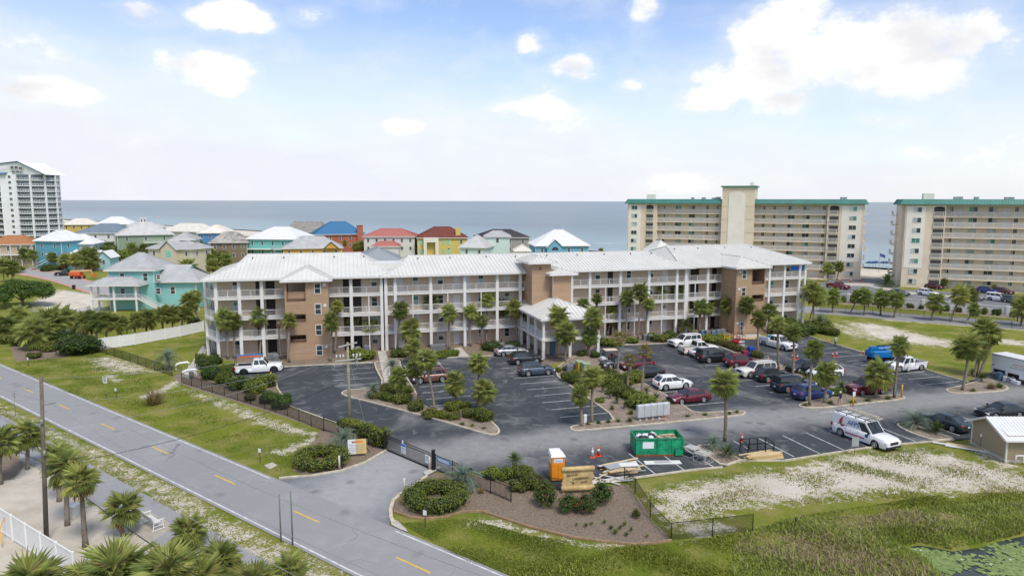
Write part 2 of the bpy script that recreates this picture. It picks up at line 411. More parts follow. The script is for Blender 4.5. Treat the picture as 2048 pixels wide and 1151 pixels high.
POND = [(26.1,43.64),(26.96,41.98),(26.42,39.55),(27.59,37.63),(31.7,36.88),(38.41,42.04),(38.44,45.35),(36.02,45.49),(33.36,44.6),(31.84,43.88),(29.44,43.32),(27.91,44.14)]
SANDS = [
  ([(10.8,50.7),(15.3,53),(22.8,55.5),(30.4,59),(38.3,60.1),(40.8,57.1),(43.1,54.4),(40.5,50.9),(34.2,50.9),(28.8,50.8),(21.8,49.2),(17,48.4),(13.5,46.5),(11.2,45),(10.5,47.7)], .92, 2.2),
  ([(-53.3,64.9),(-43.3,57.7),(-37.6,53.9),(-32.1,49.1),(-23.9,42.7),(-18.8,36.2),(-27.3,33.8),(-36.9,38.7)], 1.0, .7),
  ([(-60.6,77),(-28.2,53.1),(-9,38.5),(-7.6,37),(-13.4,36.9),(-21,43.6),(-34.6,54.9),(-47.7,65.2),(-58,72.2)], .56, 1.1),
  ([(-105.9,148.4),(-115.1,172.3),(-98.4,161.4),(-81.5,135.9),(-87.3,131.6),(-97.3,137.5)], .95, 3.0),
  ([(-61.8,96.2),(-57.7,97.2),(-46,88.5),(-50.1,86.3),(-55.3,88.4)], .62, 1.6),
  ([(-53.7,86.3),(-51.9,87.6),(-48.7,84.3),(-49.2,82)], .55, .8),
  ([(-40.2,81.1),(-31,74.1),(-23.8,67.9),(-18.2,64.3),(-19.3,63),(-23.9,65.1),(-31.9,72.4),(-38.5,78.3)], .70, 1.0),
  ([(-22.2,59),(-20,62.3),(-18,66.4),(-17.8,62.6),(-19.5,59.1),(-20.6,58.2)], .70, .9),
  ([(-43.3,76.2),(-42.5,81.6),(-42.8,85.9),(-41.1,83.9),(-40.8,79.3),(-41.6,75.2)], .75, .7),
  ([(-39.4,87.7),(-29.7,75.3),(-23.9,68.2),(-28.7,72.5),(-35.3,80.5)], .3, 1.5),
  ([(63.4,128.1),(68.4,124.9),(70.8,113.6),(73.2,108.3),(68.6,104.8),(62.4,107.8),(59.7,113.5)], .85, 3.0),
  ([(59.1,129.1),(64.1,123.9),(61.5,106.2),(57.2,110.1),(55.2,116.5)], .55, 3.0),
  ([(77.9,115.5),(84.7,109.6),(81.8,105.7),(74.3,108.7)], .8, 2.0),
  ([(73.2,133.9),(93.8,121.7),(91.3,118.4),(70.7,129.3)], .7, 1.2),
  ([(-3.4,46.8),(-0.8,46.4),(2.6,44),(5.9,42.9),(8.4,42.3),(5.8,42),(2.2,43),(-1.5,44.9),(-3.4,45.3)], .66, .6),
  ([(11.5,46.1),(14.4,46.9),(16.7,45.4),(13.3,43.1),(10.9,42.9)], .55, .8),
  ([(44.2,63.9),(44,60.1),(44.2,56.5),(43,54.9),(41.3,56.5),(41.3,59.5)], .6, 1.0),
  ([(14.6,262),(43.6,262.9),(39.8,195.5),(98.1,196.8),(149.4,197.8),(201.1,267.3),(159.1,321.1),(48.9,323.9)], .8, 8.0),
]
MULCHES = [
  ([(-48.5,104.9),(-42.7,96.1),(-31.7,91.1),(-19.6,93.9),(-2.5,98.1),(4.2,90.9),(11.7,101.3),(25.2,106.9),(31.8,113.6),(43.4,115),(56.2,122.7),(56.2,129.1),(-26.3,109.1),(-47.3,105)], 1.0, .35),
  ([(-77.3,103.1),(-80.9,112.6),(-81,121.9),(-69.5,111.9),(-64.1,101.1),(-64.8,95.8),(-69.9,93.9)], .95, .6),
  ([(-43.8,85.9),(-43.4,88.8),(-36.7,86),(-30.3,84.5),(-28.4,79.9),(-24.3,72.5),(-19.8,68.7),(-11.6,60.1),(-12.1,59.5),(-18.6,65.3),(-40.8,82)], 1.0, .25),
  ([(-18.7,55.9),(-18,54.5),(-15.8,54),(-14.1,55.3),(-12.6,57.1),(-11.4,59.7),(-13,61.7),(-15.7,64),(-18.4,66.7),(-18.9,64.8),(-18.7,61.6),(-19.2,58.4)], 1.0, .25),
  ([(-8.5,47.3),(-6.1,46.3),(-3.5,47.4),(-2.2,47.4),(1.3,45),(4,43.6),(8.1,42.6),(10.7,43.2),(10,46.8),(9.6,51),(9.4,52.5),(6.4,52.3),(4.2,51.2),(1.1,51.3),(-0.9,52.9),(-2.6,54.1),(-5.1,54.3),(-6.7,54.6),(-7.2,53.8),(-7.8,51.5),(-8.5,50.3),(-8.9,49),(-8.8,47.6)], 1.0, .2),
  ([(-47.7,58.9),(-44.6,58.9),(-41.6,56.5),(-40.2,52.8),(-42.6,52.3)], .8, .6),
]
DRYS = [
  ([(17.9,45.8),(20.9,46.9),(26.3,47),(30.7,48.2),(38.7,49.1),(39.1,47),(33.9,45.9),(30.2,44.6),(27.3,45.4),(24.7,43.3),(24.6,40.7),(24.2,37.4),(13.9,37.3),(17.5,41.9)], .85, 3.0),
  ([(59.1,129.1),(54.8,102.5),(56.6,91.4),(58.3,88.7),(61.1,95.3),(58.3,106.2),(60.4,123.8)], .55, 3.0),
  ([(-68.2,88.8),(-60.6,83.7),(-31.5,59.6),(-19.4,52.5),(-22.4,56.1),(-36.5,66.5),(-63.8,88.3)], .35, 3.0),
  ([(60.1,91.5),(64.3,88.8),(58.1,82.5),(56.5,86.9)], .6, 1.0),
  ([(10.4,50.7),(15.5,53.7),(20.1,55.3),(25.1,57),(19.4,53.2),(14.7,50.8),(10.8,49)], .45, 1.5),
  ([(-58,75.1),(-26.9,50.5),(-9.8,38.8),(-13.4,36.9),(-34.6,54.9),(-58,72.2)], .45, 1.0),
]

def softmask(X, Y, polys):
  m = np.zeros(X.shape)
  for p, st, w in polys:
    xs = [q[0] for q in p]; ys = [q[1] for q in p]
    k = (X > min(xs) - w * 2) & (X < max(xs) + w * 2) & (Y > min(ys) - w * 2) & (Y < max(ys) + w * 2)
    if not k.any(): continue
    d = segdist(X[k], Y[k], p); d = np.where(inpoly(X[k], Y[k], p), d, -d)
    t = np.clip(.5 + d / (2 * w), 0, 1) * st
    m[k] = np.maximum(m[k], t)
  return m

xl = np.concatenate([np.arange(-3000, -420, 180.), np.arange(-420, -118, 9.), np.arange(-118, 118, .62), np.arange(118, 420, 9.), np.arange(420, 3001, 180.)])
yl = np.concatenate([np.arange(-900, -20, 110.), np.arange(-20, 24, 4.), np.arange(24, 150, .62), np.arange(150, 330, 3.), np.arange(330, 1200, 12.), np.arange(1200, 3000, 150.)])
GX, GY = np.meshgrid(xl, yl); gx, gy = GX.ravel(), GY.ravel()
dpond = segdist(gx, gy, POND); dpond = np.where(inpoly(gx, gy, POND), dpond, -dpond)
gz = -np.clip(dpond + .9, 0, 1.6) * .55
gz += .05 * np.sin(gx * .31 + 1.3) * np.sin(gy * .27) * (np.abs(dpond) < 30)
sea_d = (gx - COAST[0]) * CN[0] + (gy - COAST[1]) * CN[1]
gz -= np.clip(sea_d + 30, 0, 60) * .06
gz = np.minimum(gz, .0) - .01
nx_, ny_ = len(xl), len(yl)
ii = (np.arange(ny_ - 1)[:, None] * nx_ + np.arange(nx_ - 1)[None, :]).ravel()
gf = np.stack([ii, ii + 1, ii + 1 + nx_, ii + nx_], 1)
gme = npmesh('ground', np.stack([gx, gy, gz], 1), gf)
for nm, arr in (('sand', np.maximum(softmask(gx, gy, SANDS), np.clip((sea_d + 75) / 30, 0, 1))), ('mulch', softmask(gx, gy, MULCHES)), ('dry', softmask(gx, gy, DRYS))):
  at = gme.attributes.new(nm, 'FLOAT', 'POINT'); at.data.foreach_set('value', arr.astype(np.float32))

m, g, b = newmat('lawn_and_sand')
P = g.n('ShaderNodeNewGeometry').outputs['Position']
def attr(g, nm): a = g.n('ShaderNodeAttribute'); a.attribute_name = nm; return a.outputs['Fac']
n1 = g.noise(P, .09, 5, .6); n2 = g.noise(P, .9, 8, .68); n3 = g.noise(P, 5.5, 6, .72); n4 = g.noise(P, .33, 6, .62)
gr = g.mix(g.sm(n1, .35, .65), (.135, .185, .022), (.215, .245, .030))
gr = g.mix(g.sm(n4, .38, .68), gr, (.30, .275, .085))
gr = g.mix(g.m('MULTIPLY', g.sm(n2, .52, .74), .55), gr, (.09, .13, .02))
gr = g.mix(g.m('MULTIPLY', g.sm(n3, .45, .75), .55), gr, (.075, .11, .018))
dryc = g.mix(g.sm(n3, .3, .7), (.17, .15, .055), (.34, .30, .14))
dm = g.sm(g.m('ADD', attr(g, 'dry'), g.m('MULTIPLY', g.m('SUBTRACT', n2, .5), 1.5)), .40, .62)
c = g.mix(dm, gr, dryc)
sandc = g.mix(g.sm(n4, .3, .7), (.56, .50, .40), (.72, .67, .57))
sandc = g.mix(g.m('MULTIPLY', g.sm(n3, .52, .8), .5), sandc, (.30, .25, .17))
br = g.m('ADD', g.m('MULTIPLY', g.m('SUBTRACT', n2, .5), 1.7), g.m('MULTIPLY', g.m('SUBTRACT', n3, .5), 1.9))
smk = g.sm(g.m('ADD', attr(g, 'sand'), br), .42, .66)
c = g.mix(smk, c, sandc)
mul = g.mix(g.sm(n3, .3, .7), (.16, .12, .085), (.33, .27, .21))
mul = g.mix(g.sm(n2, .45, .7), mul, (.28, .225, .17))
c = g.mix(g.sm(g.m('ADD', attr(g, 'mulch'), g.m('MULTIPLY', g.m('SUBTRACT', n3, .5), .5)), .40, .6), c, mul)
g.put(b.inputs['Base Color'], c); b.inputs['Roughness'].default_value = .95; b.inputs['Specular IOR Level'].default_value = .05
bp = g.n('ShaderNodeBump'); bp.inputs['Strength'].default_value = .9; bp.inputs['Distance'].default_value = .12
g.put(bp.inputs['Height'], g.m('ADD', g.m('MULTIPLY', n3, .6), g.noise(P, 16., 4, .7))); g.t.links.new(bp.outputs[0], b.inputs['Normal'])
MATS['ground'] = m
struct(add('ground', gme, m))

# sea out to the horizon
m, g, b = newmat('sea_water')
P = g.n('ShaderNodeNewGeometry').outputs['Position']
rot = g.n('ShaderNodeMapping'); g.put(rot.inputs[0], P); rot.inputs['Rotation'].default_value = (0, 0, R(41)); rot.inputs['Scale'].default_value = (.25, 1.0, 1)
w1 = g.noise(rot.outputs[0], .12, 5, .6); w2 = g.noise(rot.outputs[0], .9, 4, .6); big = g.noise(rot.outputs[0], .004, 4, .55)
c = g.mix(g.sm(big, .35, .65), (.125, .165, .175), (.175, .215, .22))
dshore = g.n('ShaderNodeVectorMath', operation='DOT_PRODUCT'); g.put(dshore.inputs[0], P); dshore.inputs[1].default_value = (*CN, 0)
ds = g.m('SUBTRACT', dshore.outputs['Value'], COAST[0] * CN[0] + COAST[1] * CN[1])
c = g.mix(g.sm(ds, 260, 20), c, (.21, .30, .30))
foam = g.m('MULTIPLY', g.sm(g.noise(rot.outputs[0], .05, 7, .65), .55, .68), g.sm(ds, 90, 22))
c = g.mix(foam, c, (.8, .82, .82))
g.put(b.inputs['Base Color'], c); b.inputs['Roughness'].default_value = .28; b.inputs['IOR'].default_value = 1.33
bp = g.n('ShaderNodeBump'); bp.inputs['Strength'].default_value = .9; bp.inputs['Distance'].default_value = 1.2
g.put(bp.inputs['Height'], g.m('ADD', w1, g.m('MULTIPLY', w2, .25))); g.t.links.new(bp.outputs[0], b.inputs['Normal'])
so, sn = Vector(COAST), Vector(CN).normalized(); sa = Vector((-sn.y, sn.x))
mb = MB(); q = [so + sn * 2 + sa * 90000, so + sn * 2 - sa * 90000, so + sn * 90000 - sa * 90000, so + sn * 90000 + sa * 90000]
mb.poly([(*p, -1.3) for p in q])
struct(add('sea', mb, m))

# pond
m, g, b = newmat('pond_water')
P = g.n('ShaderNodeNewGeometry').outputs['Position']
g.put(b.inputs['Base Color'], g.mix(g.sm(g.noise(P, .5, 4), .4, .6), (.03, .04, .035), (.06, .07, .055))); b.inputs['Roughness'].default_value = .06; b.inputs['IOR'].default_value = 1.33
bp = g.n('ShaderNodeBump'); bp.inputs['Strength'].default_value = .15; bp.inputs['Distance'].default_value = .05
g.put(bp.inputs['Height'], g.noise(P, 3, 3)); g.t.links.new(bp.outputs[0], b.inputs['Normal'])
mb = MB(); mb.poly([(*p, -.62) for p in ccw(inset(ccw(POND), -.6))]); struct(add('pond_water', mb, m))

def asphalt(name, dark, pale, lane=None, worn=.5):
  m, g, b = newmat(name)
  P = g.n('ShaderNodeNewGeometry').outputs['Position']
  n1 = g.noise(P, .14, 6, .62, .6); n2 = g.noise(P, 1.1, 6, .65); n3 = g.noise(P, 26., 3, .7)
  f = g.sm(n1, .50, .78)
  if lane:
    (lx, ly), (dx, dy), hw = lane
    dp = g.n('ShaderNodeVectorMath', operation='DOT_PRODUCT'); g.put(dp.inputs[0], P); dp.inputs[1].default_value = (-dy, dx, 0)
    dd = g.m('ABSOLUTE', g.m('SUBTRACT', dp.outputs['Value'], -dy * lx + dx * ly))
    ln = g.m('MULTIPLY', g.sm(g.m('ADD', dd, g.m('MULTIPLY', g.m('SUBTRACT', n1, .5), 7)), hw, hw * .1), .85)
    f = g.m('MAXIMUM', g.m('MULTIPLY', f, .75), ln)
  f = g.m('MULTIPLY', f, g.m('MULTIPLY_ADD', n2, .8, .5), clamp=True)
  c = g.mix(g.m('MULTIPLY', f, worn), dark, pale)
  sw = g.noise(P, .42, 5, .6, 2.2)
  c = g.mix(g.m('MULTIPLY', g.sm(sw, .52, .74), .42 * worn), c, pale)
  oil = g.n('ShaderNodeTexVoronoi'); oil.inputs['Scale'].default_value = .36; g.put(oil.inputs['Vector'], P)
  c = g.mix(g.m('MULTIPLY', g.sm(g.m('ADD', oil.outputs['Distance'], g.m('MULTIPLY', n2, .3)), .40, .22), .45), c, tuple(v * .45 for v in dark))
  c = g.mix(g.m('MULTIPLY', g.sm(n3, .4, .75), .35), c, tuple(v * 1.7 for v in dark))
  c = g.mix(g.m('MULTIPLY', g.sm(n2, .62, .8), .35), c, tuple(v * .55 for v in dark))
  vo = g.n('ShaderNodeTexVoronoi', feature='DISTANCE_TO_EDGE'); wv = g.n('ShaderNodeVectorMath', operation='ADD'); g.put(wv.inputs[0], P)
  g.put(wv.inputs[1], g.vscale(g.noise(P, .5, 4, out=1), (2.5, 2.5, 0))); g.put(vo.inputs['Vector'], wv.outputs[0]); vo.inputs['Scale'].default_value = .11
  crack = g.m('MULTIPLY', g.sm(vo.outputs['Distance'], .0035, .001), g.sm(n1, .48, .6))
  c = g.mix(g.m('MULTIPLY', crack, .55), c, tuple(v * .4 for v in dark))
  g.put(b.inputs['Base Color'], c); b.inputs['Roughness'].default_value = .8; b.inputs['Specular IOR Level'].default_value = .25
  bp = g.n('ShaderNodeBump'); bp.inputs['Strength'].default_value = .35; bp.inputs['Distance'].default_value = .02
  g.put(bp.inputs['Height'], n3); g.t.links.new(bp.outputs[0], b.inputs['Normal'])
  return m

LOT_M = asphalt('parking_asphalt', (.047, .053, .060), (.32, .315, .30), lane=((5, 62.5), (math.cos(TH), math.sin(TH)), 5.5), worn=1.0)
ROAD_M = asphalt('road_asphalt', (.255, .253, .25), (.35, .345, .335), worn=.8)
DRIVE_M = asphalt('driveway_asphalt', (.13, .14, .15), (.38, .38, .37), lane=((-12.3, 52), (.36, .93), 7.0), worn=1.0)
PATH_M = asphalt('path_asphalt', (.27, .27, .275), (.40, .39, .38), worn=.8)
CONC = mat('concrete', (.46, .43, .38), .85, var=.18, scale=1.2, bump=.3, world=True)
KERB_M = mat('kerb_concrete', (.50, .45, .34), .85, var=.2, scale=2.0, bump=.3, world=True)
WHITE_L = mat('white_road_paint', (.55, .55, .54), .7, var=.22, scale=1.6, world=True)
YEL_L = mat('yellow_road_paint', (.66, .42, .05), .7, var=.12, scale=5, world=True)
MULCH_M, g, b = newmat('pine_mulch')
P = g.n('ShaderNodeNewGeometry').outputs['Position']
c = g.mix(g.sm(g.noise(P, 6, 6, .7), .3, .7), (.14, .105, .075), (.33, .27, .21)); c = g.mix(g.sm(g.noise(P, .8, 5), .45, .7), c, (.34, .28, .215))
g.put(b.inputs['Base Color'], c); b.inputs['Roughness'].default_value = .95
bp = g.n('ShaderNodeBump'); bp.inputs['Strength'].default_value = .8; bp.inputs['Distance'].default_value = .08; g.put(bp.inputs['Height'], g.noise(P, 14, 4, .7)); g.t.links.new(bp.outputs[0], b.inputs['Normal'])

def sheet(name, poly, z, m, parent=None):
  mb = MB(); mb.poly([(x, y, z) for x, y in ccw(poly)])
  o = add(name, mb, m, parent)
  return o if parent is not None else struct(o)

LOT = [(-36.59,85.7),(-37.82,90.5),(-31.36,90.8),(-24.85,92.5),(-19.52,93.6),(-15.97,95.4),(-10.65,96.4),(-2.91,97.9),(-1.21,102.9),(1.38,100.5),(3.59,93.2),(5.44,87.9),(9.02,95.4),(11.64,101),(13.1,104.9),(22.28,106.5),(25.25,107.3),(28.5,113.1),(32.26,113.6),(34.25,109),(37.09,111.5),(41.68,111.6),(45.27,113.3),(50.23,114.4),(50.62,109.6),(51.94,104.3),(53.08,99.4),(56.02,90.3),(56.49,87.4),(57.46,83.9),(60.95,86.9),(63.41,88.7),(69.67,90.7),(79.3,94.9),(71,76.2),(54.25,62.81),(48.47,62.23),(45.04,63.3),(42.12,62.73),(40,62.3),(35.63,61.34),(31.59,60.15),(23.83,57.31),(20.1,57.4),(17.94,55.81),(15.63,55.3),(9.82,53.43),(6.43,52.41),(4.21,51.25),(1.07,51.9),(-0.94,53.27),(-2.03,55.14),(-3.89,54.7),(-6.5,54.79),(-11.36,59.36),(-13.31,61.8),(-18.06,67.45),(-19.84,68.9),(-24.29,72.7),(-28.28,80.1),(-29.39,83.1),(-30.33,84.5)]
lot = sheet('parking_lot', LOT, .02, LOT_M)
sheet('entrance_drive', [(-18.89,53.26),(-17.99,53.52),(-16.55,53.78),(-14.3,54.84),(-12.65,56.73),(-11.4,59.61),(-6.56,55.32),(-7.24,54.05),(-7.81,51.65),(-8.5,50.53),(-8.93,49.19),(-8.87,47.59),(-8.62,46.4),(-8.49,45.26),(-7.06,44.11),(-8.05,42.79),(-20.4,52.95)], .024, DRIVE_M)

# the road: straight, two lanes
r0, r1 = Vector((-64.94,84.4)), Vector((-9.24,42.13)); rd = (r1 - r0).normalized(); rn = Vector((-rd.y, rd.x)); rw = 2.62
ra, rb = r0 - rd * 160, r1 + rd * 120
road = sheet('road', [tuple(p) for p in (ra - rn * (rw + .25), rb - rn * (rw + .25), rb + rn * (rw + .25), ra + rn * (rw + .25))], .03, ROAD_M)

def stripe(name, a, b, w, z, m, parent):
  a, b = Vector(a), Vector(b); d = (b - a).normalized(); n = Vector((-d.y, d.x)) * w / 2
  mb = MB(); L = (b - a).length; mb.poly([(-L / 2, -w / 2, 0), (L / 2, -w / 2, 0), (L / 2, w / 2, 0), (-L / 2, w / 2, 0)])
  c = (a + b) / 2
  return add(name, mb, m, parent, T(c.x, c.y, z, math.atan2(d.y, d.x)))

def along(p): return (Vector(p) - r0).dot(rd)
stripe('edge_line', r0 - rd * 150 - rn * 2.58, r0 + rd * 170 - rn * 2.58, .13, .035, WHITE_L, road)
s1, s2 = along((-19.26,53.87)), along((-7.93,44.39))
stripe('edge_line', r0 - rd * 150 + rn * 2.58, r0 + rd * s1 + rn * 2.58, .13, .035, WHITE_L, road)
stripe('edge_line', r0 + rd * s2 + rn * 2.58, r0 + rd * 170 + rn * 2.58, .13, .035, WHITE_L, road)
d0, d1 = along((-40.31,66.19)), along((-6.15,39.98)); step = (d1 - d0) / 4
for k in range(-8, 6):
  p = r0 + rd * (d0 + step * k) + rn * .2
  stripe('centre_dash', p - rd * 1.5, p + rd * 1.5, .14, .035, YEL_L, road)

# footpath beside the road, pads and walks
p0, p1 = Vector((-53.92,69.63)), Vector((-25.05,47.5)); pd = (p1 - p0).normalized(); pn = Vector((-pd.y, pd.x))
qa, qb = p0 - pd * 60, p1 + pd * 40
sheet('footpath', [tuple(v) for v in (qa - pn * 2.9, qb - pn * 2.9, qb + pn * .2, qa + pn * .2)], .02, PATH_M)
sheet('swing_pad', [(-27.53,45.53),(-26.83,47.66),(-23.35,45.03),(-23.94,42.72)], .026, mat('pale_sand_pad', (.36, .335, .28), .9, var=.15, scale=1.5, world=True))
for p in ([(-20.2,100.6),(-19.06,101),(-14.51,82.3),(-15.56,81.6)], [(-8.89,102.8),(-7.87,103.6),(-6.24,97.4),(-7.65,96.8)], [(-42.61,85.9),(-40.83,84.2),(-42.28,90.4),(-46.17,101.3),(-48.39,104.9),(-46.75,99.6),(-44.63,93)], [(17.7,105.7),(18.87,106.1),(20.3,109.6),(19.76,111.3)], [(36.75,111.5),(41.59,111.6),(42.51,115),(38.06,114.5)], [(31.88,113.1),(33.76,108.2),(34.91,109.8),(33.05,114.9)]):
  sheet('concrete_walk', p, .118 if p[0][1] > 80 and abs(p[0][0]) < 25 and p[0][0] < -5 else .03, CONC)
sheet('gate_pad', [(-7.38,54.46),(-7,53.74),(-6.33,54.79),(-5.98,55.44),(-6.18,55.76),(-6.81,55.32)], .12, CONC)
sheet('utility_cover', [(-21.22,56.11),(-20.73,56.79),(-20.07,56.12),(-20.4,55.24)], .02, CONC)

# planting islands: kerb ring and mulch
ISLANDS = [
  ([(-20.19,78),(-19.85,79.5),(-17.3,80.2),(-15.43,80.9),(-19.4,93),(-18.86,94.5),(-16.02,95.7),(-15,90.7),(-12.97,84),(-11.93,80.7),(-9.27,71.5),(-6.47,72.3),(-3.39,70.7),(-2.02,67.89),(-1.1,65.27),(-1.23,64.1),(-1.85,63.67),(-3.09,64.38),(-4.39,65.55),(-9.58,69.81),(-15.94,74.5),(-19.3,76.8)], 0),
  ([(5.44,87.9),(7.13,81.3),(8.82,76.2),(10.87,68.8),(9.38,67.82),(6.31,66.77),(5.73,65.92),(5.96,65.1),(6.99,65.04),(15.95,67.55),(21.95,69.3),(24.47,70.1),(25.18,70.8),(24.99,71.6),(23.12,71.5),(19.66,70.7),(19.03,73.8),(17.9,78.6),(15.96,84.5),(13.81,92.4),(11.64,101),(9.25,97.9),(6.71,92.9)], 0),
  ([(32.34,105.9),(33.13,106.7),(34.83,103.3),(35.79,100.5),(36.57,96.9),(37.24,92.7),(38.41,88.5),(39.21,82.3),(39.36,78.7),(40.64,77.3),(44.73,78),(45.44,77.8),(45.67,76.9),(44.98,76.1),(41.57,75.1),(35.95,73.2),(33.27,72.6),(31.72,73),(32.02,74.1),(35.54,76.5),(36.58,76.5),(36.85,79.4),(36.41,84.7),(35.59,89.8),(33.88,98.2),(32.5,103.3)], 0),
  ([(52.15,79.9),(52.89,80.8),(55.28,82),(58.41,83.9),(61.17,85.9),(61.29,84.4),(60.89,81.1),(58.92,79.6),(53.51,78.5),(52,78.9)], 0),
  ([(38.94,66.94),(39.79,67.73),(40.88,67.74),(41.25,65.88),(42.38,63.28),(42.21,62.86),(40.09,62.44),(39.07,64.54)], 0),
  ([(16.95,60.56),(17.54,61.21),(18.58,61.09),(19.22,59.69),(20.17,57.64),(20.06,57.29),(18.06,55.92),(17.43,58.21)], 0),
]
for p, _ in ISLANDS:
  p = ccw(chaikin(ccw(p), 1)); q = inset(p, .17)
  isl = sheet('planting_island', inset(p, .1), .10, MULCH_M)
  mb = MB(); n = len(p)
  for i in range(n):
    j = (i + 1) % n
    mb.quad((*p[i], 0), (*p[j], 0), (*p[j], .13), (*p[i], .13)); mb.quad((*p[i], .13), (*p[j], .13), (*q[j], .14), (*q[i], .14)); mb.quad((*q[i], .14), (*q[j], .14), (*q[j], .05), (*q[i], .05))
  add('kerb', mb, KERB_M, isl)

def kerb_line(pts, w=.17, m=None):
  mb = MB()
  for a, b2 in zip(pts, pts[1:]):
    a, b2 = Vector(a), Vector(b2); d = (b2 - a).normalized(); n = Vector((-d.y, d.x)) * w / 2; a = a - d * .05; b2 = b2 + d * .05
    mb.prism(ccw([tuple(a - n), tuple(b2 - n), tuple(b2 + n), tuple(a + n)]), 0, .14 + random.random() * .004)
  return struct(add('kerb', mb, m or KERB_M))

kerb_line([(-36.68,85.5),(-37.97,90.3),(-31.36,90.8),(-24.85,92.5),(-19.52,93.6)])
kerb_line([(-36.68,85.5),(-30.33,84.5),(-29.39,83.1),(-28.28,80.1),(-24.29,72.7),(-19.84,68.9),(-17.91,67.29)])
kerb_line([(-15.71,95.1),(-10.65,96.4),(-2.91,97.9),(-1.21,102.9)])
kerb_line([(-1.21,102.9),(1.38,100.5),(3.59,93.2),(5.5,87.9)])
kerb_line([(13.1,104.9),(22.28,106.5),(25.25,107.3),(28.5,113.1),(32.26,113.6),(34.21,108.6)])
kerb_line([(50.23,114.4),(50.62,109.6),(51.94,104.3),(53.08,99.4),(56.02,90.3),(56.49,87.4),(57.46,83.9)])
kerb_line([(42.12,62.73),(40,62.3),(35.63,61.34),(31.59,60.15),(23.83,57.31),(20.1,57.4)])
kerb_line([(17.94,55.81),(15.63,55.3),(9.82,53.43),(6.43,52.41),(4.21,51.25)])
kerb_line([(-18.89,53.26),(-17.99,53.52),(-16.55,53.78),(-14.3,54.84),(-12.65,56.73),(-11.4,59.61)], .22)
kerb_line([(-7,53.74),(-7.81,51.65),(-8.5,50.53),(-8.93,49.19),(-8.87,47.59),(-8.62,46.4),(-8.33,45.56)], .26)
sheet('drive_apron', [(-8.64,46.32),(-8.4,45.33),(-7.7,44.67),(-7.08,44.25),(-7.28,44.68),(-8.03,45.86)], .05, CONC)
EDGE_M = mat('timber_edging', (.30, .20, .11), .8, var=.2, scale=3, world=True)
kerb_line([(-8.52,47.27),(-7.26,46.4),(-6.05,46.18),(-4.77,46.5),(-3.53,47.3),(-2.19,47.38),(-0.46,46.21),(1.29,45.01),(3.99,43.6),(6.07,43),(8.1,42.61),(9.52,42.75),(10.68,43.16)], .12, EDGE_M)

# parking lines
def row(base, n0, n1, along_v, out_v, length, sp=2.75, skip=()):
  for k in range(n0, n1):
    if k in skip: continue
    a = Vector(base) + along_v * sp * k
    stripe('parking_line', a, a + out_v * length, .10, .026, WHITE_L, lot)

row((5.5, 86.75), -3, 7, -EY, -EX, 5.5)
row((-11.4, 81.0), -3, 4, -EY, EX, 5.5, 2.72)
row((-16.5, 82.9), -4, 1, -EY, -EX, 5.4)
row((19.1, 73.5), 0, 8, EY, EX, 5.3)
row((35.2, 83.3), -4, 8, EY, -EX, 5.5)
row((36.4, 83.6), -3, 7, EY, EX, 5.5)
row((56.7, 84.3), -1, 10, EY, -EX, 5.4, 2.6)
row((30.4, 60.0), -7, 11, EX, EY, 5.0)
for k in range(5):
  a = Vector((48.95,111.6)) + EX * (-1.2 * k) - EY * .6
  stripe('hatch_line', a, a - EY * 2.6 + EX * 1.4, .10, .0265, WHITE_L, lot)
for k in range(4):
  a = Vector((24.81,101.1)) + EX * (.9 * k)
  stripe('hatch_line', a, a - EY * 2.4 + EX * .9, .10, .0265, WHITE_L, lot)

# street of the house quarter, left: grey pavers between pink kerb bands
PINK = mat('pink_pavers', (.50, .27, .23), .85, var=.15, scale=2, world=True); PAVE = mat('grey_pavers', (.33, .32, .31), .85, var=.12, scale=1.0, world=True)
sheet('house_street', [(-222.2,255.3),(-164.1,217.7),(-146.4,206.1),(-129.4,191.9),(-109.4,172.4),(-95.6,159.7),(-74.3,144.6),(-63.88,138),(-68.85,149),(-79.6,155),(-97.2,167.8),(-110.6,182.9),(-130.3,202.3),(-142.5,213.5),(-155.8,219.5),(-175.3,232.7),(-237.9,273.6)], .02, PAVE)
sheet('house_street_kerb', [(-164.1,217.7),(-146.4,206.1),(-129.4,191.9),(-109.4,172.4),(-95.6,159.7),(-74.3,144.6),(-73,141.8),(-93.6,156.4),(-107,168.5),(-127.3,188.3),(-143.8,202),(-160.7,213.1)], .03, PINK)
sheet('house_street_kerb', [(-155.8,219.5),(-139.6,209.1),(-127,197),(-108.6,179.6),(-95.6,165),(-97.2,167.8),(-110.9,183.5),(-129.9,201.6),(-142,212.8),(-158,222.7)], .03, PINK)
sheet('house_forecourt', [(-162.9,222.6),(-155.8,219.5),(-141.5,212.1),(-129.5,200.9),(-123.4,197.1),(-137.9,216.7),(-148.4,222.9),(-162.8,229.4)], .026, mat('tan_pavers', (.40, .34, .29), .85, var=.12, scale=1.0, world=True))
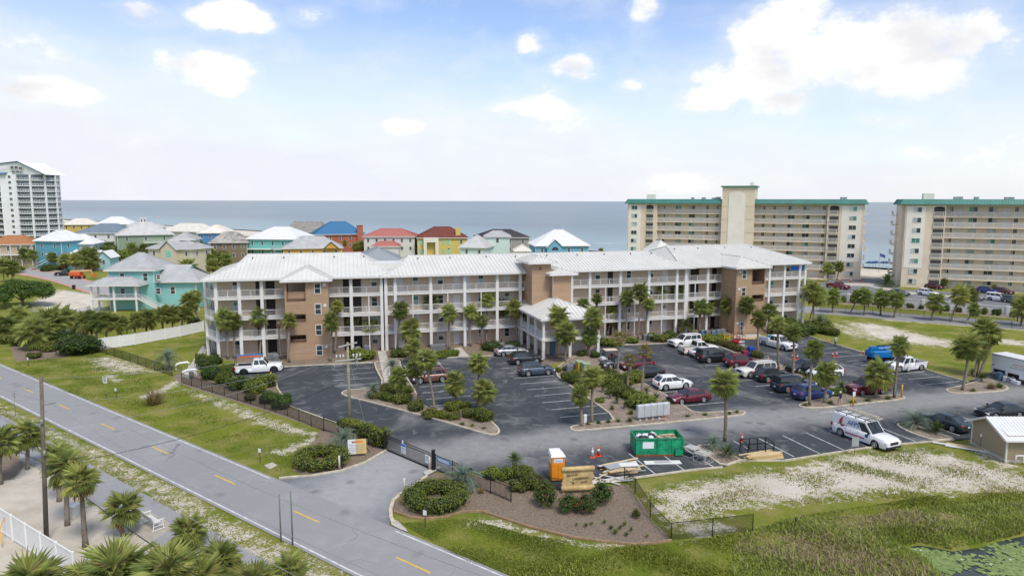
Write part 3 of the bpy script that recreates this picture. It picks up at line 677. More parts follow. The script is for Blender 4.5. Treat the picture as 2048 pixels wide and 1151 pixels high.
# service road and car park of the beige towers, right
sheet('service_road', [(54.86,155.7),(62.64,146.8),(71.5,142.7),(82.9,135.2),(97.4,128),(110.1,115.9),(101.6,106.7),(91.3,119.8),(77.8,126.6),(67.16,133.8),(60.76,137.4),(50.26,142.4)], .02, ROAD_M)
TOWER_LOT = [(76.1,179),(92.2,196.6),(103.6,202.1),(112.7,197.1),(101.1,176.4),(111.1,171.6),(123.9,163.6),(141.3,149.5),(123.2,130),(106.8,140.6),(92.8,151.7),(80.6,161.1),(72.5,164.4)]
tlot = sheet('tower_parking', TOWER_LOT, .02, asphalt('tower_asphalt', (.16, .165, .17), (.34, .33, .32), worn=.8))
sheet('tower_pavement', [(88.8,189.3),(100.1,189.5),(98.8,172.4),(106.9,165.1),(117.6,155.2),(127.6,146.4),(125.2,143.6),(115.3,152),(104.7,161.5),(96,168.5),(95.8,182.6),(86.7,184.6)], .03, CONC)

# ------------------------------------------------------------------ building kit
WALL_T = siding('tan_stucco', (.60, .475, .36), 2.9, .05)
BROWN = siding('brown_siding', (.42, .285, .18), .19, .08)
TRIM = mat('white_trim', (.70, .69, .66), .5, var=.05, scale=1.2)
ROOF_W = mat('white_metal_roof', (.63, .625, .58), .42, var=.06, scale=.35, spec=.4)
GL_D = glassmat('window_glass'); GL_P = glassmat('blind_behind_glass', (.30, .34, .33), .12); GL_G = glassmat('green_tinted_glass', (.05, .20, .15), .1)
DARKW = mat('dim_opening', (.022, .02, .019), .6)  # near-black colour stands in for the dimness inside openings
DOOR_W = mat('white_door', (.66, .66, .64), .5, var=.05)
SEAM_SHADE = mat('seam_shade', (.51, .51, .475), .45, var=.1); CACHE = {}  # darker than the roof metal: the seams' shading is put into this colour

def cached(key, fn):
  if key not in CACHE: CACHE[key] = fn()
  return CACHE[key]

def railing_mesh(L, h=1.05, sp=.125, mid=True):
  def f():
    mb = MB(); t = .05
    mb.box(0, L, -t / 2, t / 2, h - .06, h); mb.box(0, L, -t / 2, t / 2, .08, .13)
    n = max(2, int(L / sp))
    for i in range(1, n): mb.box(i * L / n - .011, i * L / n + .011, -.011, .011, .13, h - .06)
    k = max(1, round(L / 1.7))
    for i in range(k + 1):
      x = i * (L - .06) / k; mb.box(x, x + .06, -.035, .035, 0, h + .01)
    me = mb.mesh('railing'); me.materials.append(TRIM); return me
  return cached(('rail', round(L, 2), h, sp), f)

def window(par, M, w=1.0, h=1.5, up=None, lo=None, fr=None, bars=True, split='h'):
  """window: frame part with upper and lower panes as sub-parts. M: bottom centre on the wall, -y outwards"""
  fr = fr or TRIM
  def f():
    mb = MB(); t = .09 if w > .7 else .06
    mb.box(-w / 2, -w / 2 + t, -.06, .02, 0, h); mb.box(w / 2 - t, w / 2, -.06, .02, 0, h); mb.box(-w / 2 + t, w / 2 - t, -.06, .02, 0, t); mb.box(-w / 2 + t, w / 2 - t, -.06, .02, h - t, h)
    if split == 'h': mb.box(-w / 2 + t, w / 2 - t, -.05, .02, h * .5 - .03, h * .5 + .03)
    else: mb.box(-.03, .03, -.05, .02, t, h - t)
    me = mb.mesh('window'); me.materials.append(TRIM); return me
  o = add('window', cached(('win', w, h, split), f), None, par, M)
  if fr is not TRIM: omat(o, 0, fr)
  def pf():
    t = .09 if w > .7 else .06
    mb = MB(); a, c = (w - 2 * t, h / 2 - t - .03) if split == 'h' else (w / 2 - t - .03, h - 2 * t); mb.box(-a / 2, a / 2, -.02, 0, 0, c); me = mb.mesh('pane'); me.materials.append(GL_D); return me
  pm = cached(('pane', w, h, split), pf); t = .09 if w > .7 else .06
  pos = ((0, h / 2 + .03, up), (0, t, lo)) if split == 'h' else ((-w / 4 - .015 + t / 2, t, up), (w / 4 + .015 - t / 2, t, lo))
  for x, z, m_ in pos:
    p = add('pane', pm, None, o, T(x, 0, z), True)
    if m_ and m_ is not GL_D: omat(p, 0, m_)
  return o

def door(par, M, w=.95, h=2.05, m=None, name='door'):
  def f():
    mb = MB(); mb.box(-w / 2 - .07, -w / 2, -.05, .01, 0, h + .07); mb.box(w / 2, w / 2 + .07, -.05, .01, 0, h + .07); mb.box(-w / 2, w / 2, -.05, .01, h, h + .07)
    mb.box(-w / 2, w / 2, -.03, 0, 0, h)
    for z0, z1 in ((.25, .85), (1.0, 1.85)):
      for s in (-1, 1): mb.box(s * w * .23 - w * .15, s * w * .23 + w * .15, -.042, -.03, z0, z1)
    me = mb.mesh('door'); me.materials.append(DOOR_W); return me
  o = add(name, cached(('door', w, h), f), None, par, M)
  if m: omat(o, 0, m)
  kb = cached('knob', lambda: MB().lathe([(.0, -.03), (.03, -.02), (.035, 0), (.03, .02), (0, .03)], 8).mesh('handle'))
  if not kb.materials: kb.materials.append(mat('brass', (.5, .38, .15), .35, .9))
  add('handle', kb, None, o, T(w / 2 - .1, -.06, 1.0), True)
  return o

def opening_wall(mb, u0, u1, z0, z1, v0, v1, ops, mi=0):
  """wall slab in the u-z plane with rectangular openings left out"""
  us = sorted({u0, u1, *[o[0] for o in ops], *[o[1] for o in ops]}); zs = sorted({z0, z1, *[o[2] for o in ops], *[o[3] for o in ops]})
  for j in range(len(zs) - 1):
    run = None
    for i in range(len(us)):
      solid = False
      if i < len(us) - 1:
        cu, cz = (us[i] + us[i + 1]) / 2, (zs[j] + zs[j + 1]) / 2
        solid = not any(o[0] < cu < o[1] and o[2] < cz < o[3] for o in ops)
      if solid and run is None: run = us[i]
      if not solid and run is not None: mb.box(run, us[i], v0, v1, zs[j], zs[j + 1], mi); run = None
  return mb

def roof_faces(mb, sm, faces, sp=.6, rib=(.05, .06)):
  """metal roof planes with standing seams running down the slope. faces: 3-D polygons, first edge = eave"""
  for p in faces:
    P3 = [Vector(q) for q in p]
    mb.poly(P3)
    if not sp: continue
    h = (P3[1] - P3[0]); h.z = 0
    if h.length < .01: continue
    h.normalize(); nrm = (P3[1] - P3[0]).cross(P3[2] - P3[1]).normalized()
    if nrm.z < 0: nrm = -nrm
    s = nrm.cross(h).normalized()
    if s.z < 0: s = -s
    A = [((q - P3[0]).dot(h), (q - P3[0]).dot(s)) for q in P3]
    lo, hi = min(a for a, _ in A), max(a for a, _ in A)
    a = math.ceil(lo / sp) * sp
    while a < hi - .02:
      ys = []
      for i in range(len(A)):
        (a0, b0), (a1, b1) = A[i], A[(i + 1) % len(A)]
        if (a0 <= a < a1) or (a1 <= a < a0): ys.append(b0 + (b1 - b0) * (a - a0) / (a1 - a0))
      ys.sort()
      for k in range(0, len(ys) - 1, 2):
        if ys[k + 1] - ys[k] > .25:
          q0 = P3[0] + h * a + s * ys[k] + nrm * rib[1] / 2; q1 = P3[0] + h * a + s * (ys[k + 1] - .03) + nrm * rib[1] / 2
          sm.bar(q0, q1, rib[0], rib[1])
      a += sp

def hip_roof(par, M, u0, u1, v0, v1, z, apex, ridge, m, kink=None, sp=.6, fascia=.28, name='roof', seams=True, fm=None):
  """hip roof over a rectangle. ridge=(ua,va,ub,vb); kink=(inset_u, inset_v, z) optional lower pitch at the hip ends"""
  ua, va, ub, vb = ridge; z2 = apex
  A, B, C, D = (u0, v0, z), (u1, v0, z), (u1, v1, z), (u0, v1, z); E, F_ = (ua, va, z2), (ub, vb, z2)
  fs = []
  if kink:
    def on(vv): return z + (z2 - z) * (vv - v0) / (va - v0)
    kl, kr = kink
    vk = v0 + (va - v0) * kl[1]; K1 = (kl[0], vk, on(vk)); K2 = (kl[0], v1 - (v1 - va) * kl[1], on(vk))
    vk2 = v0 + (va - v0) * kr[1]; K3 = (kr[0], vk2, on(vk2)); K4 = (kr[0], v1 - (v1 - va) * kr[1], on(vk2))
    fs = [[A, B, K3, F_, E, K1], [C, D, K2, E, F_, K4], [D, A, K1, K2], [B, C, K4, K3]]
    up = [[K2, K1, E], [K3, K4, F_]]
    fs += up
  else:
    same = abs(ua - ub) < .01 and abs(va - vb) < .01
    if same: fs = [[A, B, E], [B, C, E], [C, D, E], [D, A, E]]
    elif abs(va - vb) < .01: fs = [[A, B, F_, E], [B, C, F_], [C, D, E, F_], [D, A, E]]
    else: fs = [[A, B, E], [B, C, F_, E], [C, D, F_], [D, A, E, F_]]
  mb, sm = MB(), MB()
  roof_faces(mb, sm, fs, sp if seams else 0)
  n = 4; base = [A, B, C, D]; lowr = [(x, y, z - fascia) for x, y, _ in base]
  for i in range(4): mb.quad(lowr[i], lowr[(i + 1) % 4], base[(i + 1) % 4], base[i], 1)
  mb.poly(lowr[::-1], 1)
  o = add(name, mb, [m, fm or TRIM], par, M)
  if seams and sm.f: stuff(add('standing_seams', sm, SEAM_SHADE if m is ROOF_W else m, o, M))
  # ridge and hip caps
  cp = MB()
  if not kink:
    ed = [(A, E), (B, F_), (C, F_), (D, E)] if abs(va - vb) < .01 else [(A, E), (B, E), (C, F_), (D, F_)]
    ed.append((E, F_)) if E != F_ else None
  else: ed = [(A, K1), (K1, E), (B, K3), (K3, F_), (C, K4), (K4, F_), (D, K2), (K2, E), (E, F_)]
  for p, q in ed: cp.bar(Vector(p) + Vector((0, 0, .03)), Vector(q) + Vector((0, 0, .03)), .24, .07)
  add('ridge_cap', cp, m, o, M)
  return o

# ------------------------------------------------------------------ the four-storey apartment building
condo = thing('apartment_building', 'long four storey tan apartment building with white balconies and white metal roof', 'building', T(-42.2, 95.9, 0))
BL = T(-42.2, 95.9, 0, R(13.7)); BM = T(-19.0, 101.5, 0, R(16.8)); BR = T(30.0, 116.9, 0, R(20.0))
FL = [0, 2.9, 5.8, 8.8]; TOP = 11.35
WV = 1.7

def col(Mb, u, v=0., w=.44, z0=0., z1=TOP - .3, name='column'):
  me = cached(('col', w, round(z1 - z0, 2)), lambda: MB().bev(-w / 2, w / 2, -w / 2, w / 2, 0, z1 - z0, .02).mesh('column'))
  if not me.materials: me.materials.append(TRIM)
  return add(name, me, None, condo, Mb @ T(u, v, z0))

def rail(Mb, u0, v0, u1, v1, z, h=1.05):
  L = math.hypot(u1 - u0, v1 - v0)
  return add('railing', railing_mesh(round(L, 2), h), None, condo, Mb @ T(u0, v0, z, math.atan2(v1 - v0, u1 - u0)))

def slab(Mb, u0, u1, z, v0=-.12, v1=WV, t=.38):
  mb = MB(); mb.box(u0, u1, v0, v1, z - t, z - .06); mb.box(u0 - .0, u1 + .0, v0 - .05, v1, z - .06, z)
  return add('balcony_slab', mb, TRIM, condo, Mb)

def wall(Mb, u0, u1, v0, v1, z0=0, z1=TOP, m=None, name='wall'):
  mb = MB(); mb.box(u0, u1, v0, v1, z0, z1); return add(name, mb, m or WALL_T, condo, Mb)

def beam(Mb, u0, u1, v0=-.2, v1=.25, z0=TOP - .32, z1=TOP):
  mb = MB(); mb.box(u0, u1, v0, v1, z0, z1); return add('eave_beam', mb, TRIM, condo, Mb)

UPS = [GL_P, GL_D, GL_G, GL_D, GL_P]

def wing(Mb, cols, doors_, wins, darks, posts, z_end, runs, plain=()):
  for u in cols: col(Mb, u)
  for u in posts:
    for f in (0, 1, 2): col(Mb, u, 0, .16, FL[f], FL[f + 1] - .38, 'post')
  for u0, u1 in runs:
    for z in FL[1:]: slab(Mb, u0, u1, z)
    beam(Mb, u0, u1)
  cs = sorted(cols)
  for a, b2 in zip(cs, cs[1:]):
    if any(p[0] - .6 < (a + b2) / 2 < p[1] + .6 for p in plain): continue
    for z in FL[1:]: rail(Mb, a + .23, -.02, b2 - .23, -.02, z)
  rnd = random.Random(3)
  for u in wins:
    for k, z in enumerate(FL): window(condo, Mb @ T(u, WV - .005, z + .75), .95, 1.45, rnd.choice(UPS), rnd.choice([GL_D, GL_D, GL_P]))
  for u in doors_:
    for k, z in enumerate(FL):
      d = door(condo, Mb @ T(u, WV - .005, z + .01))
      if rnd.random() < .22:
        wr = MB(); n = 14
        for i in range(n):
          t = 2 * math.pi * i / n; wr.lathe([(.0, -.06), (.07, -.03), (.07, .03), (0, .06)], 5, c=(.2 * math.cos(t), -.09, .2 * math.sin(t)))
        add('wreath', wr, mat('wreath_leaves', (.10, .08, .05), .9, var=.3, scale=8), d, T(0, 0, 1.5), True)
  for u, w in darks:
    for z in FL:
      mb = MB(); mb.box(-w / 2, w / 2, -.02, .0, 0, 2.3); mb.box(-w / 2 - .06, -w / 2, -.05, 0, 0, 2.36, 1); mb.box(w / 2, w / 2 + .06, -.05, 0, 0, 2.36, 1)  # flat panel, no recess behind it; the interior shade is in its colour
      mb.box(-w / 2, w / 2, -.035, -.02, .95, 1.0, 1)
      add('dim_doorway_panel', cached(('dk', w), lambda: (lambda me: (me.materials.append(DARKW), me.materials.append(mat('bronze_frame', (.06, .045, .04), .5)), me)[2])(mb.mesh('dim_doorway_panel'))), None, condo, Mb @ T(u, WV - .005, z + .01))

# left wing
wall(BL, .25, 23.6, WV, 17.4)
wing(BL, [.2, 3.3, 6.35, 18.85, 23.3], [], [2.6, 22.3], [(5.75, .7), (7.35, 1.15), (18.15, .75), (19.75, 1.1)], [21.4], 0, [(-.05, 9.75), (15.7, 23.55)], plain=[(9.7, 15.6)])
for z in FL[1:]: rail(BL, 6.6, -.02, 9.72, -.02, z); rail(BL, 15.72, -.02, 18.62, -.02, z)
# left end: open stair gallery
for u, v in ((-1.75, 3.0), (-1.75, 7.2), (-1.75, 11.4), (-1.75, 15.6), (.2, 3.0)): col(BL, u, v, .40)
for z in FL[1:]:
  mb = MB(); mb.prism([(-.2, -.1), (.3, -.1), (.3, 17), (-1.95, 17), (-1.95, 2.8)], z - .38, z); add('gallery_slab', mb, TRIM, condo, BL)
  rail(BL, -.05, .15, -1.6, 2.85, z); rail(BL, -1.75, 3.2, -1.75, 7.0, z); rail(BL, -1.75, 7.4, -1.75, 11.2, z)
for k in range(3):
  mb = MB(); a, b2 = (-.95, 3.4, FL[k] + .15), (-.95, 8.4, FL[k + 1] - .1)
  for s in (-.55, .55): mb.bar((a[0] + s, a[1], a[2]), (b2[0] + s, b2[1], b2[2]), .07, .3); mb.bar((a[0] + s, a[1], a[2] + 1.0), (b2[0] + s, b2[1], b2[2] + 1.0), .06, .06)
  for i in range(15):
    t = (i + .5) / 15; y = a[1] + (b2[1] - a[1]) * t; z = a[2] + (b2[2] - a[2]) * t
    mb.box(-1.5, -.4, y - .16, y + .16, z, z + .04)
    for s in (-.55, .55): mb.box(a[0] + s - .015, a[0] + s + .015, y - .015, y + .015, z, z + 1.0)
  add('stair_flight', mb, TRIM, condo, BL)
mb = MB(); mb.prism([(-.2, -.15), (.2, -.15), (.2, .1), (-1.55, 2.95), (-1.95, 2.95)], TOP - .3, TOP); add('eave_beam', mb, TRIM, condo, BL)
add('eave_beam', MB().box(-1.95, -1.55, 2.9, 17, TOP - .3, TOP), TRIM, condo, BL)

# left stair tower: brown siding with openings
def stair_tower(Mb, u0, u1, v0, ops, wx, v1=0.):
  mb = MB(); opening_wall(mb, u0, u1, 0, TOP, v0, v0 + .25, ops)
  mb.box(u0, u0 + .25, v0 + .25, v1, 0, TOP); mb.box(u1 - .25, u1, v0 + .25, v1, 0, TOP)
  add('stair_tower_wall', mb, BROWN, condo, Mb)
  mb = MB(); mb.box(u0 + .3, u1 - .3, v0 + .3, v0 + 2.8, FL[3] - .25, FL[3]); mb.box(u0 + .3, u1 - .3, v0 + .3, v0 + 2.8, FL[2] - .25, FL[2]); mb.box(u0 + .3, u1 - .3, v0 + .3, v0 + 2.8, FL[1] - .25, FL[1]); mb.box(u0 + .25, u1 - .25, v0 + .25, v1, TOP - .1, TOP - .02)
  mb.box((u0 + u1) / 2 + .1, (u0 + u1) / 2 + .3, v0 + .4, v1 - .1, 0, TOP - .2)
  add('stair_landing', mb, mat('stair_brown', (.16, .10, .07), .8, var=.15), condo, Mb)
  mb = MB(); t = .09
  for o in ops:
    for z in (o[2], o[3] - .08): mb.box(o[0] - .05, o[1] + .05, v0 - .03, v0 + .1, z - (.06 if z == o[2] else 0), z + (.02 if z == o[2] else .1))
    for u in (o[0] - .06, o[1] - .02): mb.box(u, u + .08, v0 - .035, v0 + .1, o[2], o[3])
  add('opening_trim', mb, mat('brown_trim', (.26, .15, .085), .6, var=.08), condo, Mb)
  for z in (.46, 3.43, 6.43, 9.39): window(condo, Mb @ T(wx, v0 - .005, z), .92, 1.56, GL_D, GL_D)
  lo = MB(); lo.box(-.2, .2, -.05, 0, 0, .4); lo.box(-.16, .16, -.07, -.05, .04, .36); lm = lo.mesh('vent_box'); lm.materials.append(TRIM)
  dx = .95 if wx > (u0 + u1) / 2 else -.95
  for z in (1.55, 4.55, 7.5, 10.45): add('vent_box', lm, None, condo, Mb @ T(wx + dx, v0 - .002, z))

stair_tower(BL, 9.75, 15.7, -3.4, [(10.05, 12.55, 8.45, 11.0), (10.4, 12.5, 5.5, 6.6), (10.3, 12.45, 2.55, 3.65)], 14.22)
hip_roof(condo, BL, 9.2, 16.3, -4.15, 4.0, TOP + .12, 13.0, (12.75, -1.2, 12.75, 3.9), ROOF_W)
# parapet plank seen through the top opening
add('stair_parapet', MB().box(10.1, 12.5, -3.0, -2.85, 8.8, 9.75), BROWN, condo, BL)
hip_roof(condo, BL, -1.62, 24.9, -.95, 18.2, TOP + .12, 14.3, (3.75, 8.6, 20.4, 8.6), ROOF_W, kink=((2.48, .50), (22.25, .58)))
add('roof_link', MB().box(21.5, 27.0, 3.2, 8.6, 11.4, 12.9), ROOF_W, condo, BL)

# middle wing
wall(BM, .2, 51.2, WV, 13.6)
wing(BM, [.05, 1.45, 6.84, 12.15, 17.38, 21.2, 29.95, 33.13, 38.62, 43.89, 49.21, 50.9], [2.35, 11.3, 12.95, 47.9], [4.8, 8.7, 15.2, 19.5, 30.6, 35.3, 41.0, 45.2], [(37.6, .8), (22.0, .7)], [4.1, 9.5, 14.8, 36.0, 41.4, 46.5], 0, [(-.15, 21.9), (28.1, 51.2)], plain=[(21.3, 29.9)])
for z in FL[1:]: rail(BM, 21.4, -.02, 22.0, -.02, z); rail(BM, 28.2, -.02, 29.75, -.02, z)
hip_roof(condo, BM, -.95, 52.3, -.95, 14.5, TOP + .10, 13.8, (4.6, 6.75, 47.0, 6.75), ROOF_W, kink=((3.2, .55), (48.4, .55)))
for u0, u1, v0, zt, ap in ((22.0, 25.1, -3.5, 12.95, 14.05), (25.1, 28.1, -4.5, 11.2, 12.15)):
  add('lift_tower_wall', MB().box(u0, u1, v0, WV - .1, 5.6, zt), BROWN, condo, BM)
  hip_roof(condo, BM, u0 - .85, u1 + .85, v0 - .8, 2.4 if zt > 12 else 1.5, zt + .26, ap, ((u0 + u1) / 2, v0 + 1.4, (u0 + u1) / 2, 1.0 if zt > 12 else .6), ROOF_W, sp=.5)
mb = MB(); mb.box(23.1, 23.55, -3.53, -3.5, 12.0, 12.45)
for i in range(4): mb.box(23.12, 23.53, -3.56, -3.53, 12.03 + i * .1, 12.08 + i * .1)
add('louvre', mb, mat('brown_trim', (.26, .15, .085)), condo, BM)
mb = MB(); mb.tube([(24.95, -4.75, 11.2), (25.02, -4.6, 10.8), (25.02, -4.6, 6.9)], .06, 6); add('downpipe', mb, TRIM, condo, BM)
# two-storey entrance porch
PV = -11.6
mb = MB(); mb.box(22.6, 28.6, -9.6, -.2, 0, 2.5); mb.box(22.6, 28.6, -9.6, 1.0, 2.9, 5.5); add('porch_wall', mb, WALL_T, condo, BM)
add('porch_slab', MB().box(20.75, 29.9, PV - .3, -.1, 2.52, 2.9), TRIM, condo, BM)
mb = MB()
mb.box(20.9, 29.8, PV - .2, PV + .25, 5.3, 5.65); mb.box(20.85, 21.25, PV + .25, 0, 5.3, 5.65); mb.box(29.4, 29.8, PV + .25, 0, 5.3, 5.65); add('porch_beam', mb, TRIM, condo, BM)
for u, v in ((21.08, -1.2), (21.08, -4.7), (21.08, -8.2), (21.08, PV), (25.15, PV), (29.6, PV), (29.6, -8.2), (29.6, -4.7)):
  col(BM, u, v, .42, 0, 2.52); col(BM, u, v, .36, 2.9, 5.3)
for a, b2 in (((21.08, PV), (21.08, -8.2)), ((21.08, -8.2), (21.08, -4.7)), ((21.08, -4.7), (21.08, -1.2))):
  rail(BM, a[0], a[1] + .2, b2[0], b2[1] - .2, 2.9)
for a, b2 in (((21.08, PV), (25.15, PV)), ((25.15, PV), (29.6, PV))): rail(BM, a[0] + .2, a[1], b2[0] - .2, b2[1], 2.9)
hip_roof(condo, BM, 20.4, 30.3, PV - .75, .6, 5.85, 7.75, (25.3, -6.2, 25.3, .5), ROOF_W)
for u in (25.0, 27.0): window(condo, BM @ T(u, -9.605, .5), 1.1, 1.7, GL_P, GL_P)
door(condo, BM @ T(23.3, -9.605, .02), .95, 2.1, mat('blue_door', (.09, .16, .22), .5))
for v in (-8.6, -6.4):
  mb = MB(); mb.box(22.57, 22.6, v - .8, v + .8, .8, 2.2)
  for i in range(6): mb.box(22.54, 22.57, v - .78, v + .78, .85 + i * .22, 1.0 + i * .22)
  add('louvre_panel', mb, mat('pale_louvre', (.5, .48, .44), .6), condo, BM)
add('notice_board', MB().box(22.55, 22.6, -4.2, -3.2, .9, 2.0), mat('notice_white', (.62, .63, .66), .5), condo, BM)

# right wing
wall(BR, .2, 25.7, WV, 17.0)
wing(BR, [.2, 4.39, 17.6, 20.99, 24.44, 25.73], [], [19.8, 23.3], [(2.9, 1.6), (7.0, .8)], [1.9], 0, [(-.05, 7.3), (13.3, 26.0)], plain=[(4.4, 17.6)])
for z in FL[1:]: rail(BR, 4.62, -.02, 7.2, -.02, z); rail(BR, 13.4, -.02, 17.38, -.02, z)
for v in (4., 8., 12.): col(BR, 25.73, v)
for z in FL[1:]: rail(BR, 25.8, .25, 25.8, 3.8, z); rail(BR, 25.8, 4.2, 25.8, 7.8, z)
stair_tower(BR, 7.2, 13.3, -4.2, [(10.45, 13.0, 8.45, 11.0), (10.6, 13.0, 5.45, 6.6)], 8.75)
hip_roof(condo, BR, 6.4, 14.0, -5.0, 4.6, TOP + .12, 13.0, (10.2, -1.6, 10.2, 4.4), ROOF_W)
hip_roof(condo, BR, -1.5, 26.4, -.95, 18.6, TOP + .13, 14.4, (1.6, 8.8, 19.4, 8.8), ROOF_W, kink=((.4, .6), (22.2, .62)))
hip_roof(condo, BR, 2.0, 9.0, 14.0, 21., TOP + .5, 14.9, (5.5, 17., 5.5, 18.5), ROOF_W)
mb = MB()
for i in range(9):
  x = 22.6 + i * .24; mb.box(x, x + .235, .02 + .03 * (i % 2), .05 + .03 * (i % 2), FL[3] + 1.15 + .05 * (i % 3), FL[3] + 2.0)
bn = add('towel', mb, mat('blue_cloth', (.03, .16, .55), .8), None, BR); tag(bn, 'blue cloth hung up on the top balcony at the right end of the apartment building', 'towel')
mb = MB()
for i in range(4): mb.box(25.0 + i * .2, 25.2 + i * .2, .02 + .03 * (i % 2), .05 + .03 * (i % 2), FL[3] + 1.1, FL[3] + 2.1)
tag(add('towel', mb, MATS['blue_cloth'], None, BR), 'blue cloth hung in the rightmost top balcony bay of the apartment building', 'towel')
# vents on the roofs
vm = MB().lathe([(.0, 0), (.09, 0), (.09, .35), (.13, .36), (.13, .42), (0, .44)], 8).mesh('roof_vent'); vm.materials.append(mat('vent_grey', (.22, .22, .22), .6))
for Mb, us, v, z in ((BL, (4.5, 9.0, 16.5, 21.), 6.6, 13.55), (BM, (5.8, 11., 17., 22., 27.5, 33., 38., 43., 47.), 5.2, 13.2), (BR, (2., 7., 13., 19.), 6.9, 13.65)):
  for u in us: add('roof_vent', vm, None, condo, Mb @ T(u, v, z))

# ------------------------------------------------------------------ beige towers on the beach
BEI = mat('beige_stucco', (.70, .60, .45), .8, var=.06, scale=.3, world=True); CRM = mat('cream_stucco', (.78, .74, .64), .8, var=.05, scale=.3, world=True)
TANW = mat('gallery_wall', (.74, .66, .53), .8, var=.06, scale=.3, world=True); GRN = mat('green_metal_roof', (.055, .20, .17), .45, var=.12, scale=.5, world=True)
RAILW = mat('gallery_rail', (.72, .69, .62), .6, var=.05)

def tower_rail(L):
  def f():
    mb = MB(); mb.box(0, L, -.04, .04, 1.08, 1.16); mb.box(0, L, -.04, .04, .08, .14)
    for i in range(int(L / .2)): mb.box(i * .2, i * .2 + .07, -.02, .02, .14, 1.08)
    for i in range(int(L / 2.1) + 1): mb.box(min(i * 2.1, L - .1), min(i * 2.1, L - .1) + .1, -.05, .05, 0, 1.18)
    me = mb.mesh('gallery_railing'); me.materials.append(RAILW); return me
  return cached(('trail', round(L, 2)), f)

def beach_tower(label, M, runs, blocks, panels, bays, L, wins2, wins1, doors_, F=8, pitch=2.69):
  t = thing('condo_tower', label, 'building', M)
  fz = [.0 + pitch * i for i in range(F)]; top = 21.9
  def part(name, mb, m_): return add(name, mb, m_, t, M)
  part('wall', MB().box(-3, L, 1.9, 16, 0, top), TANW)
  for u0, u1 in blocks: part('end_block', MB().box(u0, u1, -.6, 1.9, 0, top), BEI)
  for u0, u1, z0 in panels: part('cream_panel', MB().box(u0, u1, -.68, -.6, z0, top - .4), CRM)
  for u0, u1 in runs:
    for k in range(1, F):
      part('gallery_slab', MB().box(u0, u1, -.2, 1.9, fz[k] - .28, fz[k] - .02), BEI)
      add('gallery_railing', tower_rail(round(u1 - u0, 2)), None, t, M @ T(u0, -.1, fz[k]))
    part('gallery_slab', MB().box(u0, u1, -.2, 1.9, top - .5, top - .02), BEI)
  for u in wins2:
    v = -.685 if any(p[0] < u < p[1] for p in panels) else (-.605 if any(p[0] < u < p[1] for p in blocks) else 1.895)
    for k in range(F): window(t, M @ T(u, v, fz[k] + (1.15 if v > 0 else 1.0)), 2.0, 1.35, random.choice(UPS), random.choice(UPS), split='v')
  for u in wins1:
    for k in range(F): window(t, M @ T(u, 1.895, fz[k] + 1.2), .95, 1.25, random.choice(UPS), GL_D, split='v')
  for u in doors_:
    for k in range(F): door(t, M @ T(u, 1.895, fz[k]), 1.35, 2.2)
  for u0, u1 in bays:
    for k in range(F):
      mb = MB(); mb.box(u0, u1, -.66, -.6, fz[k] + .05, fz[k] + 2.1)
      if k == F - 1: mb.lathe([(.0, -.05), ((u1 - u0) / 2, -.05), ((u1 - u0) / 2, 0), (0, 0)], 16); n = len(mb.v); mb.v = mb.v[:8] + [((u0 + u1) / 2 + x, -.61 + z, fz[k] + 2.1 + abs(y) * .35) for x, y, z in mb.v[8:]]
      part('recess_shade_panel', mb, mat('balcony_shade', (.06, .055, .05), .8))  # flat dark panel proud of the wall; recess shade put in its colour
      part('balcony_slab', MB().box(u0 - .1, u1 + .1, -.8, -.6, fz[k] - .18, fz[k] + .04), BEI)
      add('balcony_railing', tower_rail(round(u1 - u0, 2)), None, t, M @ T(u0, -.76, fz[k]))
  # mansard edge of green metal, ribs every panel
  def mansard(u0, u1, z0, name='mansard_roof'):
    mb = MB(); a, h = .9, 1.35
    for (p, q) in (((u0 - a, -1.5), (u1 + a, -1.5)), ((u1 + a, -1.5), (u1 + a, 16.5)), ((u1 + a, 16.5), (u0 - a, 16.5)), ((u0 - a, 16.5), (u0 - a, -1.5))):
      cx, cy = (u0 + u1) / 2, 7.5
      def tp(s): return (s[0] + (a * .9 if s[0] < cx else -a * .9), s[1] + (.8 if s[1] < cy else -.8), z0 + h)
      mb.quad((*p, z0), (*q, z0), tp(q), tp(p))
      n = max(2, int(math.dist(p, q) / .62))
      for i in range(n + 1):
        s = (p[0] + (q[0] - p[0]) * i / n, p[1] + (q[1] - p[1]) * i / n); e0, e1 = Vector((*p, z0)), Vector(tp(p)); f0, f1 = Vector((*q, z0)), Vector(tp(q))
        mb.bar(e0.lerp(f0, i / n), e1.lerp(f1, i / n), .07, .07)
    mb.poly([(u0, -.7, z0 + h - .05), (u1, -.7, z0 + h - .05), (u1, 15.7, z0 + h - .05), (u0, 15.7, z0 + h - .05)])
    mb.box(u0 - a + .1, u1 + a - .1, -1.4, 16.4, z0 - .12, z0 + .02)
    return part(name, mb, GRN)
  mansard(-3, L, top)
  r = random.Random(int(L))
  for i in range(9):
    mb = MB(); w = r.uniform(.9, 1.8); mb.bev(-w / 2, w / 2, -.6, .6, 0, r.uniform(.5, .8), .08); add('roof_unit', mb, mat('roof_unit_grey', (.32, .33, .33), .6), t, M @ T(r.uniform(2, L - 4), r.uniform(1.5, 9), top + 1.3))
  part('roof_house', MB().box(2.0, 4.5, 4, 7, top + 1.3, top + 2.9), CRM)
  # side balconies on the flanks
  for s, u in ((1, L), (-1, -3)):
    for k in range(1, F):
      mb = MB(); x0, x1 = (u, u + 1.3) if s > 0 else (u - 1.3, u); mb.box(x0, x1, 9, 15, fz[k] - .2, fz[k]); part('side_balcony', mb, CRM)
      xe = u + 1.25 * s
      add('side_railing', tower_rail(6.0), None, t, M @ T(xe, 9, fz[k], R(90)))
  return t, part

